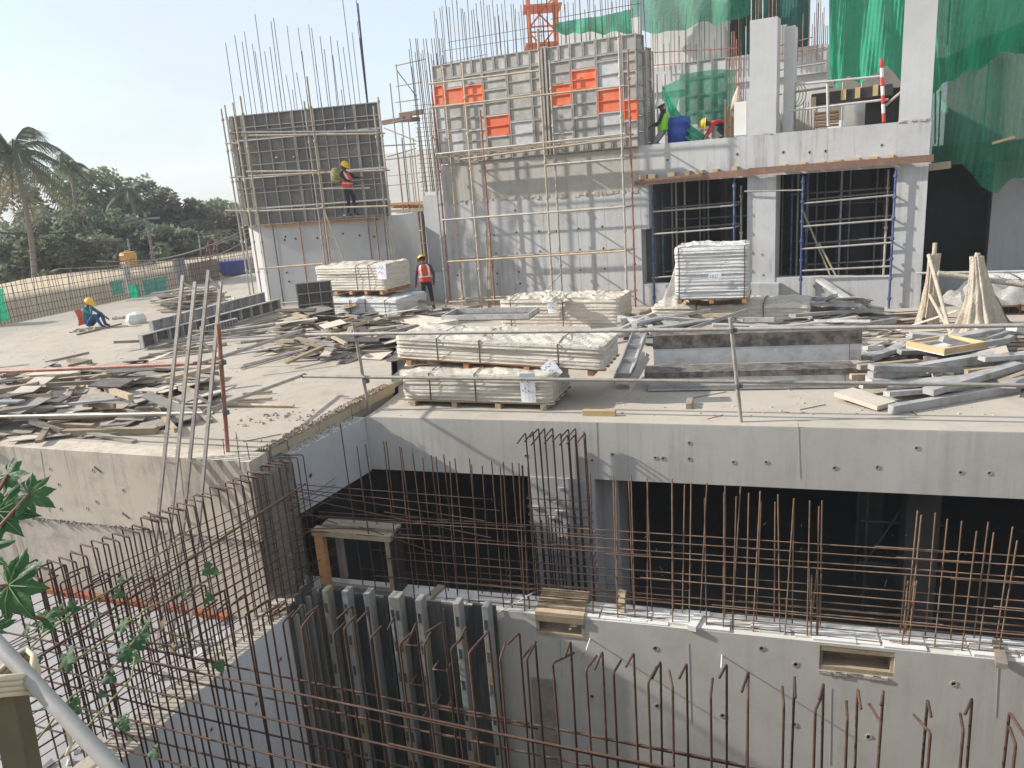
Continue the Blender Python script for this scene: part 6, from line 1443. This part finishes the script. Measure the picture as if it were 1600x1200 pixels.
# ------------------------------------------------------------------ cloths draped on posts
def drape(label, foot, htop, R0, R1, lean, seed, poles):
    r_ = random.Random(seed); fq = [r_.randint(9, 27) for _ in range(5)]; ph = [r_.uniform(0, 6) for _ in range(10)]
    rt = thing('draped_cloth', label, 'cloth', foot)
    def f(a, b):
        t = a * 2 * math.pi; sharp = sum(abs(math.sin(t * fq[k] * .5 + ph[k] + b * .5)) - .6 for k in range(5)) / 2.2
        r = (R0 * (1 - b) ** 1.5 + R1 * b ** 1.3 * (1 + .35 * math.sin(t + ph[5]) + .2 * math.sin(2 * t + ph[6]))) * (1 + (.2 + .3 * b) * sharp)
        hem = max(0, .22 * math.sin(t * 1.5 + ph[7]) + .1 * math.sin(4 * t + ph[8])) * b ** 3
        z = htop * (1 - b) + hem + .03 * math.sin(t * 5 + b * 17 + ph[9]) * b * (1 - b) * 4
        sw = .0
        return foot + V((math.cos(t) * r + lean.x * b + sw, math.sin(t) * r * .6 + lean.y * b, max(z, .008 + .012 * (1 + math.sin(t * 9)))))
    mb = MB(); mb.grid(f, 150, 44); mb.build('cloth', 'cloth_cream', rt, smooth=True)
    for (a, b, r) in poles: rod('pole', a, b, r, 'cloth_cream', rt)
    return rt
f1 = G(1448, 540, 0); f1 = G(1452, 512, 0)
drape('tall cream cloth bunched round a post by the right column', f1, 1.62, .13, .24, V((-.05, -.05, 0)), 1, [(f1, f1 + V((0, 0, 1.85)), .045), (f1 + V((-.12, 0, 1.6)), G(1492, 545, .05), .04), (f1 + V((-.1, -.1, .75)), G(1490, 528, .2), .035)])
f2 = G(1515, 535, 0)
drape('wide cream cloth tent tied at the top with a long diagonal pole', f2, 1.72, .13, .5, V((.15, -.3, 0)), 2, [(f2 + V((-.65, .15, 1.42)), f2 + V((2.4, -.7, .8)), .05), (f2 + V((0, 0, 1.6)), f2 + V((.02, 0, 1.78)), .05), (f2 + V((.4, 0, .4)), f2 + V((2.3, -.9, .12)), .045)])
def crump(label, c, R, hh, seed, mat='cloth_cream'):
    r_ = random.Random(seed); ph = [r_.uniform(0, 6) for _ in range(6)]
    def f(a, b):
        x, y = (a - .5) * 2 * R, (b - .5) * 2 * R * .7; w = max(0, 1 - (2 * a - 1) ** 4) * max(0, 1 - (2 * b - 1) ** 4)
        return V((c.x + x, c.y + y, c.z + .005 + hh * w * (.45 + .3 * math.sin(a * 13 + ph[0] + b * 6) + .25 * math.sin(b * 15 + ph[1] - a * 8) + .12 * math.sin(a * 31 + b * 27))))
    mb = MB(); mb.grid(f, 46, 36); return tag(mb.build('crumpled_cloth', mat, smooth=True), label, 'cloth')
crump('crumpled cream cloth on the slab between the draped posts', G(1480, 540, 0), .8, .22, 1); crump('flat cream cloth spread by the foot of the tall draped post', G(1425, 545, 0), .7, .1, 2)
crump('crumpled cream wrapping on the low ragged bundle', G(868, 470, .72), .35, .2, 3, 'wrap'); crump('white plastic heap at the foot of the core scaffold', G(378, 486, ZL), .6, .5, 4, 'wrap_white')
crump('clear plastic bunched behind the wide cloth tent', G(1545, 470, .6), .9, .5, 5, 'film'); crump('crumpled wrapping at the left end of the strapped bundle', G(668, 565, .64), .4, .12, 6, 'wrap')

# rubble by the sitting worker and around
for (u, v, z, n, w, lab, sd) in ((130, 518, ZL, 60, .35, 'small stony rubble under the sitting worker', 1), (190, 498, ZL, 50, .3, 'loose rubble in front of the sitting worker', 2), (1010, 490, 0, 70, .5, 'crumbs at the foot of the main wall scaffold', 4), (430, 655, ZL, 45, .6, 'fine rubble scattered by the slab step', 5), (1330, 500, 0, 80, .6, 'crumbs among the rods before the right column', 6)):
    q = G(u, v, z); o = crumble(None, q - V((w, 0, 0)), q + V((w, .1, 0)), n, w * .5, z, .012, .06 if u < 300 else .03, 'rubble', 'rubble', sd); tag(o, lab, 'rubble', kind='stuff')
q = G(214, 505, ZL); mb = MB(); mb.lathe(q, [(.3, 0), (.34, .12), (.25, .3), (.08, .36)], 7); tag(mb.build('sack_lump', 'white_board'), 'pale lumpy sack standing beside the sitting worker', 'sack')
sc_ = crumble(None, G(420, 640, ZL), G(620, 600, ZL), 0, .1, ZL) if False else None
r_ = random.Random(44); mb = MB()
for i in range(900):     # grit over the slabs
    u, v = r_.uniform(0, 1600), r_.uniform(500, 700); z = ZL if u < 560 else 0
    if u < 400 and v > 690 or u > 560 and v > 650 or 390 < u < 620 and v > 600: continue
    q = G(u, v, z); s = r_.uniform(.006, .02); mb.box(q + V((0, 0, s * .4)), V((s, s * r_.uniform(-.5, .5), 0)), V((-s * .4, s * .7, 0)), V((0, 0, s * .5)))
tag(mb.build('grit', 'rubble', base=(0, 15, 0)), 'fine grit scattered over the slabs', 'grit', kind='stuff')

# ------------------------------------------------------------------ people
def person(label, loc, face_deg, J, shirt, trousers, helmet, vest=None, vband=True, extra=None):
    fa = math.radians(face_deg); F_ = V((math.cos(fa), math.sin(fa), 0)); L_ = V((-math.sin(fa), math.cos(fa), 0)); loc = V(loc)
    def P(j): return F_ * j[0] + L_ * j[1] + V((0, 0, j[2]))
    rt = thing('person', label, 'person', loc)
    bones = []; vs = []; rad = []; ed = []; idx = {}
    def vert(name, j, r):
        idx[name] = len(vs); vs.append(P(j)); rad.append(r)
    def chain(names, kind):
        for a, b in zip(names, names[1:]): ed.append((idx[a], idx[b])); bones.append((vs[idx[a]], vs[idx[b]], kind))
    vert('pel', J['pel'], (.135, .115)); vert('sp', J['sp'], (.125, .105)); vert('ch', J['ch'], (.15, .115)); vert('nk', J['nk'], (.055, .055))
    hd_ = V(J['hd']); nk = V(J['nk']); up = (hd_ - nk).normalized()
    vert('h0', nk.lerp(hd_, .5), (.062, .066)); vert('hd', hd_, (.078, .092)); vert('ht', hd_ + up * .09, (.06, .07))
    fx = V(J.get('look', (1, 0, -.1))); vert('nose', hd_ + fx.normalized() * .105 - up * .01, (.014, .014)); vert('jaw', hd_ + fx.normalized() * .06 - up * .075, (.035, .035))
    chain(['pel', 'sp', 'ch'], 'shirt'); chain(['ch', 'nk'], 'shirt'); chain(['nk', 'h0', 'hd', 'ht'], 'skin'); chain(['hd', 'nose'], 'skin'); chain(['h0', 'jaw'], 'skin')
    for sd in ('L', 'R'):
        s = 1 if sd == 'L' else -1
        vert('sh' + sd, J['sh' + sd], (.066, .066)); vert('el' + sd, J['el' + sd], (.046, .046)); vert('wr' + sd, J['wr' + sd], (.031, .031))
        w = V(J['wr' + sd]); hdn = (w - V(J['el' + sd])).normalized(); vert('ha' + sd, w + hdn * .085, (.036, .02))
        chain(['ch', 'sh' + sd, 'el' + sd], 'shirt'); chain(['el' + sd, 'wr' + sd], 'shirt'); chain(['wr' + sd, 'ha' + sd], 'skin')
        side = hdn.cross(V((1, .3, .2))).normalized(); pal = hdn.cross(side)
        for k in range(4):
            o = side * (.027 - .018 * k); L1 = (.05, .058, .053, .042)[k]
            vert('f%d' % k + sd, w + hdn * .1 + o + hdn * L1 * .6, (.009, .009)); vert('g%d' % k + sd, w + hdn * .1 + o + hdn * L1 + pal * .03, (.008, .008)); chain(['ha' + sd, 'f%d' % k + sd, 'g%d' % k + sd], 'skin')
        vert('t0' + sd, w + hdn * .05 + side * .045 + pal * .015, (.011, .011)); vert('t1' + sd, w + hdn * .09 + side * .055 + pal * .03, (.009, .009)); chain(['wr' + sd, 't0' + sd, 't1' + sd], 'skin')
        vert('hi' + sd, J['hi' + sd], (.098, .098)); vert('kn' + sd, J['kn' + sd], (.065, .065)); vert('an' + sd, J['an' + sd], (.048, .048))
        t = V(J['to' + sd]); vert('to' + sd, t, (.042, .035)); chain(['pel', 'hi' + sd, 'kn' + sd, 'an' + sd], 'trousers'); chain(['an' + sd, 'to' + sd], 'shoe')
    me = bpy.data.meshes.new('body'); me.from_pydata(vs, ed, []); ob = bpy.data.objects.new('body_skeleton', me); COL.objects.link(ob)
    sk = ob.modifiers.new('skin', 'SKIN'); sk.use_smooth_shade = True
    for i, sv in enumerate(me.skin_vertices[0].data): sv.radius = rad[i]; sv.use_root = (i == 0)
    sub = ob.modifiers.new('sub', 'SUBSURF'); sub.levels = sub.render_levels = 1
    bpy.context.view_layer.update(); dg = bpy.context.evaluated_depsgraph_get(); bm_ = bpy.data.meshes.new_from_object(ob.evaluated_get(dg))
    bpy.data.objects.remove(ob)
    mats = ['skin', shirt, trousers, 'shoe']; bm_.materials.clear()
    for m_ in mats: bm_.materials.append(M[m_])
    km = {'skin': 0, 'shirt': 1, 'trousers': 2, 'shoe': 3}
    for pl in bm_.polygons:
        c = pl.center; best = None
        for (a, b, k) in bones:
            ab = b - a; t = max(0, min(1, (c - a).dot(ab) / max(1e-6, ab.length_squared))); dd = (c - a - ab * t).length
            if best is None or dd < best[0]: best = (dd, k)
        pl.material_index = km[best[1]]; pl.use_smooth = True
    b = bpy.data.objects.new('body', bm_); COL.objects.link(b); b.parent = rt
    # helmet: shell, brim
    hdw = loc + P(hd_); upw = P(up).normalized(); fw_ = P(fx).normalized(); fw_ = (fw_ - upw * fw_.dot(upw)).normalized()
    def hel(a, b_):
        t = a * 2 * math.pi; p = b_ * math.pi / 2; r = .128 * math.cos(p) ** .8 if b_ < 1 else 0
        return hdw + upw * (.025 + .125 * math.sin(p)) + (fw_ * math.cos(t) * 1.12 + fw_.cross(upw) * math.sin(t)) * r
    mb = MB(); mb.grid(hel, 20, 8); h_ = mb.build('helmet', helmet, rt, smooth=True)
    def brim(a, b_):
        t = a * 2 * math.pi; r = .122 + b_ * (.022 + .05 * max(0, math.cos(t)))
        return hdw + upw * (.03 - .018 * b_) + (fw_ * math.cos(t) * 1.12 + fw_.cross(upw) * math.sin(t)) * r
    mb = MB(); mb.grid(brim, 20, 2); mb.build('brim', helmet, h_, smooth=True)
    mb = MB(); mb.grid(lambda a, b_: hdw + upw * (-.04 + .07 * b_) - fw_ * .012 + (fw_ * math.cos(.9 + a * 4.4) + fw_.cross(upw) * math.sin(.9 + a * 4.4)) * .096, 12, 3); mb.build('hair', 'hair', rt, smooth=True)
    if vest:
        a_, b_m, c_ = loc + P(J['pel']), loc + P(J['sp']), loc + P(J['ch']); shd = (loc + P(J['shL']) - (loc + P(J['shR']))).normalized()
        tp_ = c_ + (c_ - b_m).normalized() * .1
        def axis(t): return a_.lerp(b_m, t * 2) if t < .5 else b_m.lerp(tp_, t * 2 - 1)
        def ring(t, an, g):
            ax = (axis(min(1, t + .05)) - axis(max(0, t - .05))).normalized(); l = (shd - ax * shd.dot(ax)).normalized(); f = l.cross(ax)
            wd = (.185 + .03 * t if t < .85 else .21 - (t - .85) * .6) + g; dp = (.15 if t < .8 else .15 - (t - .8) * .25) + g
            return axis(t) + l * math.cos(an) * wd + f * math.sin(an) * dp
        mb = MB(); mb.grid(lambda a, b_: ring(-.12 + 1.1 * b_, a * 2 * math.pi, .006 * math.sin(a * 40)), 28, 14); v_ = mb.build('vest', vest, rt, smooth=True)
        for t0 in ((.34, .44),) if vband else (): mb = MB(); mb.grid(lambda a, b_: ring(t0[0] + (t0[1] - t0[0]) * b_, a * 2 * math.pi, .012), 28, 2); mb.build('reflective_band', 'reflective', v_, smooth=True)
        for an0 in (math.pi * .3, math.pi * .7, math.pi * 1.3, math.pi * 1.7): mb = MB(); mb.grid(lambda a, b_: ring(.44 + .53 * b_, an0 + (a - .5) * .35, .012), 3, 8); mb.build('reflective_strap', 'reflective', v_, smooth=True)
    return rt
stand = dict(pel=(0, 0, .93), sp=(.02, 0, 1.12), ch=(.07, .02, 1.36), nk=(.12, .03, 1.5), hd=(.2, .05, 1.6), look=(1, .2, -.6), shL=(.07, .2, 1.42), elL=(.05, .27, 1.14), wrL=(.08, .31, .92), shR=(.07, -.17, 1.42), elR=(.02, -.27, 1.15), wrR=(.08, -.25, .93), hiL=(0, .1, .9), knL=(.03, .1, .5), anL=(0, .1, .09), toL=(.17, .12, .045), hiR=(0, -.1, .9), knR=(.02, -.13, .5), anR=(-.05, -.17, .09), toR=(.12, -.2, .045))
person('worker in yellow helmet and orange vest walking away beside the wrapped blocks', G(670, 487, 0) + V((0, 0, .03)), 98, stand, 'cloth_purple', 'cloth_navy', 'helmet_yellow', 'vest_orange')
sit = dict(pel=(0, 0, .15), sp=(.0, 0, .34), ch=(.06, 0, .58), nk=(.1, 0, .72), hd=(.17, 0, .83), look=(1, -.2, -.1), shL=(.07, .19, .63), elL=(.3, .26, .42), wrL=(.5, .22, .3), shR=(.07, -.19, .63), elR=(.34, -.2, .47), wrR=(.27, -.09, .66), hiL=(.06, .1, .14), knL=(.42, .13, .48), anL=(.5, .13, .09), toL=(.66, .14, .04), hiR=(.06, -.1, .14), knR=(.4, -.14, .46), anR=(.54, -.1, .09), toR=(.7, -.1, .04))
sit_root = person('worker in yellow helmet and teal shirt sitting on the left slab', G(140, 513, ZL), -12, sit, 'cloth_teal', 'cloth_blue', 'helmet_yellow', None)
mb = MB(); q = G(132, 513, ZL); mb.grid(lambda a, b: q + V((-.07 + .06 * math.sin(b * 3) - .04 * b, -.2 + .4 * a, .1 + .5 * b)) + V((-.06 * math.sin(a * 3.1), 0, 0)), 8, 8); mb.build('vest', 'vest_orange', sit_root, smooth=True)
lean_ = dict(pel=(0, 0, .9), sp=(.03, 0, 1.08), ch=(-.06, 0, 1.3), nk=(-.06, 0, 1.44), hd=(0, 0, 1.56), look=(1, -.4, -.4), shL=(-.05, .19, 1.36), elL=(.16, .24, 1.2), wrL=(.38, .2, 1.18), shR=(-.06, -.19, 1.36), elR=(.12, -.24, 1.14), wrR=(.3, -.16, 1.06), hiL=(0, .1, .88), knL=(.12, .1, .5), anL=(.1, .1, .09), toL=(.27, .1, .045), hiR=(0, -.1, .88), knR=(.06, -.1, .48), anR=(-.02, -.1, .09), toR=(.15, -.1, .045))
qt = TW.at(549, 346, .62); pz = TW.px(560, 324, .6)[1] - .26
person('worker in yellow helmet and orange vest leaning on the core scaffold', V((qt.x, qt.y, pz)), -25, lean_, 'cloth_navy', 'cloth_navy', 'helmet_yellow', 'vest_orange')
mb = MB(); qb = V((qt.x, qt.y, pz)) + V((-.28, -.1, 1.05)); mb.lathe(qb, [(.1, 0), (.17, .08), (.18, .3), (.12, .45), (.04, .48)], 10); tag(mb.build('shoulder_bag', 'cloth_camo', smooth=True), 'mottled bag on the back of the worker on the core scaffold', 'bag')
kneel = dict(pel=(0, 0, .5), sp=(.0, 0, .68), ch=(-.02, 0, .9), nk=(.02, 0, 1.04), hd=(.07, 0, 1.14), look=(1, 0, -.15), shL=(0, .19, .96), elL=(.1, .26, .7), wrL=(.3, .2, .62), shR=(0, -.19, .96), elR=(.1, -.25, .7), wrR=(.3, -.18, .6), hiL=(0, .1, .48), knL=(.3, .12, .1), anL=(-.1, .12, .07), toL=(-.22, .12, .06), hiR=(0, -.1, .48), knR=(.3, -.12, .1), anR=(-.1, -.12, .07), toR=(-.22, -.12, .06))
qd = FA.at(1037, 215, -.75); person('worker in white helmet and bright green vest on the deck beside the formwork', V((qd.x, qd.y, 4.4)), 165, kneel, 'cloth_navy', 'cloth_grey', 'helmet_white', 'vest_green', False)
crouch = dict(pel=(-.15, 0, .3), sp=(.02, 0, .42), ch=(.22, 0, .46), nk=(.36, 0, .44), hd=(.47, 0, .45), look=(.5, -.3, -.8), shL=(.25, .18, .46), elL=(.35, .26, .24), wrL=(.45, .2, .1), shR=(.25, -.18, .44), elR=(.38, -.24, .22), wrR=(.5, -.14, .08), hiL=(-.13, .1, .28), knL=(.14, .16, .3), anL=(-.05, .14, .09), toL=(.1, .14, .045), hiR=(-.13, -.1, .28), knR=(.14, -.16, .3), anR=(-.05, -.14, .09), toR=(.1, -.14, .045))
qd = FA.at(1130, 212, -.75); person('worker in yellow helmet and red shirt crouching low on the deck edge', V((qd.x, qd.y, 4.5)), 170, crouch, 'cloth_red', 'cloth_navy', 'helmet_yellow', None)
person('figure in yellow helmet sitting against the low green net panel', G(-3, 509, ZL), 190, sit, 'vest_orange', 'cloth_blue', 'helmet_yellow', None)

# ------------------------------------------------------------------ foreground: rail, post, plants
def near(u, v, D): 
    r = ray(u, v).normalized(); return V((0, 0, CAM_H)) + r * D
tag(rod('handrail_pipe', near(-60, 945, 2.1), near(235, 1262, 1.75), .0165, 'pipe_near'), 'thick pale handrail pipe slanting across the near corner', 'pipe')
pt_, pb_ = near(12, 1075, 2.0), near(12, 1075, 2.0) + V((.02, -.12, -1.0))
tag(slab_piece('fence_post', pb_, pt_, .05, .045, 'post_yellow', up=(0, 1, 0)), 'dull yellow post tied under the near handrail', 'post')
rp = MB(); c = near(15, 1062, 1.98)
for k in range(4): rp.tube([c + V((.05 * math.cos(t / 10 * 6.283), .05 * math.sin(t / 10 * 6.283), .012 * k - .02 + .02 * math.sin(t))) for t in range(11)], .007, 5, False)
re_ = MB(); re_.tube([near(100, 1120, 1.9), near(108, 1150, 1.9) + V((0, 0, -.02)), near(104, 1180, 1.92)], .004, 5); tag(re_.build('rope_end', 'rope', smooth=True), 'loose rope end dangling from the near handrail', 'rope'); tag(rp.build('rope_tie', 'rope', smooth=True), 'frayed rope tying the post to the near handrail', 'rope')

def castor_leaf(parent, c, nrm, tip, R, mat='leaf_castor', lobes=8):
    nrm = V(nrm).normalized(); tip = V(tip); tip = (tip - nrm * tip.dot(nrm)).normalized(); sd = nrm.cross(tip)
    mb = MB(); mb.v.append(tuple(c)); n = lobes * 10; rim = []
    for i in range(n + 1):
        a = (i / n - .5) * 2 * math.pi * .92; k = (i / n) * lobes; fr_ = abs((k % 1) - .5) * 2
        lob = (1 - fr_) ** 1.4; r = R * (.6 + .4 * lob) * (1 - .32 * abs(a / math.pi) ** 1.5) * (1 + .035 * (i % 2) + .12 * math.sin(int(k) * 2.7 + c[0] * 9))
        droop = -.14 * (r / R) ** 2 * R - .07 * R * math.sin(a * 5 + c[2] * 7) - .03 * R * math.sin(a * 17)
        mid = V(c) + (tip * math.cos(a) + sd * math.sin(a)) * r * .5 + nrm * (.015 * R * (lob - .5))
        rim.append((mid, V(c) + (tip * math.cos(a) + sd * math.sin(a)) * r + nrm * droop))
    for m_, e_ in rim: mb.v.append(tuple(m_)); mb.v.append(tuple(e_))
    for i in range(n): a_ = 1 + 2 * i; mb.f.append((0, a_, a_ + 2)); mb.f.append((a_, a_ + 1, a_ + 3, a_ + 2))
    lf = mb.build('leaf', mat, parent, smooth=True)
    if R > .08:
        vn = MB()
        for k_ in range(lobes):
            i = int((k_ + .5) / lobes * n); vn.tube([V(c) + nrm * .002, rim[i][0] + nrm * .003, V(rim[i][0]).lerp(rim[i][1], .85) + nrm * .003], [.0022, .0016, .0006], 4)
        vn.build('vein', 'leaf_vein', lf)
    return lf
cp = thing('castor_plant', 'broad lobed green castor plant leaning in beside the near handrail', 'plant', near(-60, 1250, 3.2))
stem = near(-70, 1000, 2.9)
for (u, v, D, R, tip, nr) in ((28, 742, 2.9, .10, (.6, 0, -.7), (-.2, -.7, .5)), (62, 772, 2.75, .11, (1, 0, -.2), (.1, -.75, .6)), (12, 800, 2.8, .16, (1, .2, -.3), (.1, -.7, .7)), (30, 915, 2.7, .17, (.8, 0, -.5), (-.1, -.8, .55)), (-12, 860, 2.6, .14, (.5, 0, -.8), (-.3, -.8, .5)), (85, 968, 2.8, .07, (.9, 0, -.2), (0, -.5, .8)), (-5, 985, 2.5, .09, (.8, 0, -.3), (0, -.5, .9))):
    c = near(u - 16, v, D); castor_leaf(cp, c, nr, tip, R * .72, 'leaf_castor', rnd.choice([7, 8, 9])); mb = MB(); mb.tube([c, c.lerp(stem, .5) + V((0, 0, .08)), stem + V((0, 0, rnd.uniform(-.2, .2)))], .006, 5); mb.build('leaf_stalk', 'stem_red', cp, smooth=True)
mb = MB(); mb.tube([near(-60, 1300, 3.1), stem, near(-40, 860, 2.8)], .016, 6); mb.build('stem', 'stem_red', cp, smooth=True)
r_ = random.Random(12)
vines = [[(10, 1130), (70, 1060), (150, 1010), (230, 950), (330, 905)], [(40, 1180), (110, 1090), (180, 1040), (210, 1000), (300, 1015)], [(0, 1060), (60, 1000), (110, 960), (200, 905), (300, 825)], [(90, 1190), (150, 1120), (205, 1060), (215, 1000), (220, 960)], [(0, 1120), (90, 1105), (170, 1125), (215, 1160)], [(30, 1010), (130, 950), (250, 985), (330, 1010)]]
for k, path in enumerate(vines):
    vt = thing('creeper', ('thin creeper climbing through the bars toward the slab face', 'thin creeper reaching to a withered brown tip', 'thin creeper along the upper bars with yellow leaves', 'leafy creeper rising behind the handrail', 'low creeper beside the handrail', 'arching bare creeper over the bars')[k], 'plant', near(path[0][0], path[0][1], 4.0)); D0 = 3.6 + .35 * k
    pts = [near(u, v, D0 + .35 * i) for i, (u, v) in enumerate(path)]; mb = MB(); mb.tube(pts, .005, 5); mb.build('stem', 'stem_green', vt, smooth=True)
    for j in range(8 if k != 5 else 3):
        t = r_.random() * (len(pts) - 1); i = min(int(t), len(pts) - 2); c = pts[i].lerp(pts[i + 1], t - i) + V((r_.gauss(0, .07), r_.gauss(0, .07), r_.gauss(0, .07))); dead = (k in (1, 2) and t > len(pts) - 1.6)
        castor_leaf(vt, c, (r_.gauss(0, .5), -.6, .7), (r_.gauss(0, 1), 0, -.6), r_.uniform(.03, .065), 'leaf_dead' if dead else 'leaf_vine', r_.choice([3, 3, 5]))

# ------------------------------------------------------------------ haze
mh, nt, bs = nodes('haze_air')
nt.nodes.remove(bs)
pv = nt.nodes.new('ShaderNodeVolumePrincipled'); pv.inputs['Color'].default_value = (.86, .9, .95, 1); pv.inputs['Density'].default_value = .0012; pv.inputs['Anisotropy'].default_value = .2
nt.links.new(pv.outputs[0], nt.nodes['Material Output'].inputs['Volume'])
mb = MB(); mb.box((0, 60, 6.4), (480, 0, 0), (0, 480, 0), (0, 0, 13.8)); tag(mb.build('haze', 'haze_air', base=(0, 45, 0)), kind='stuff')
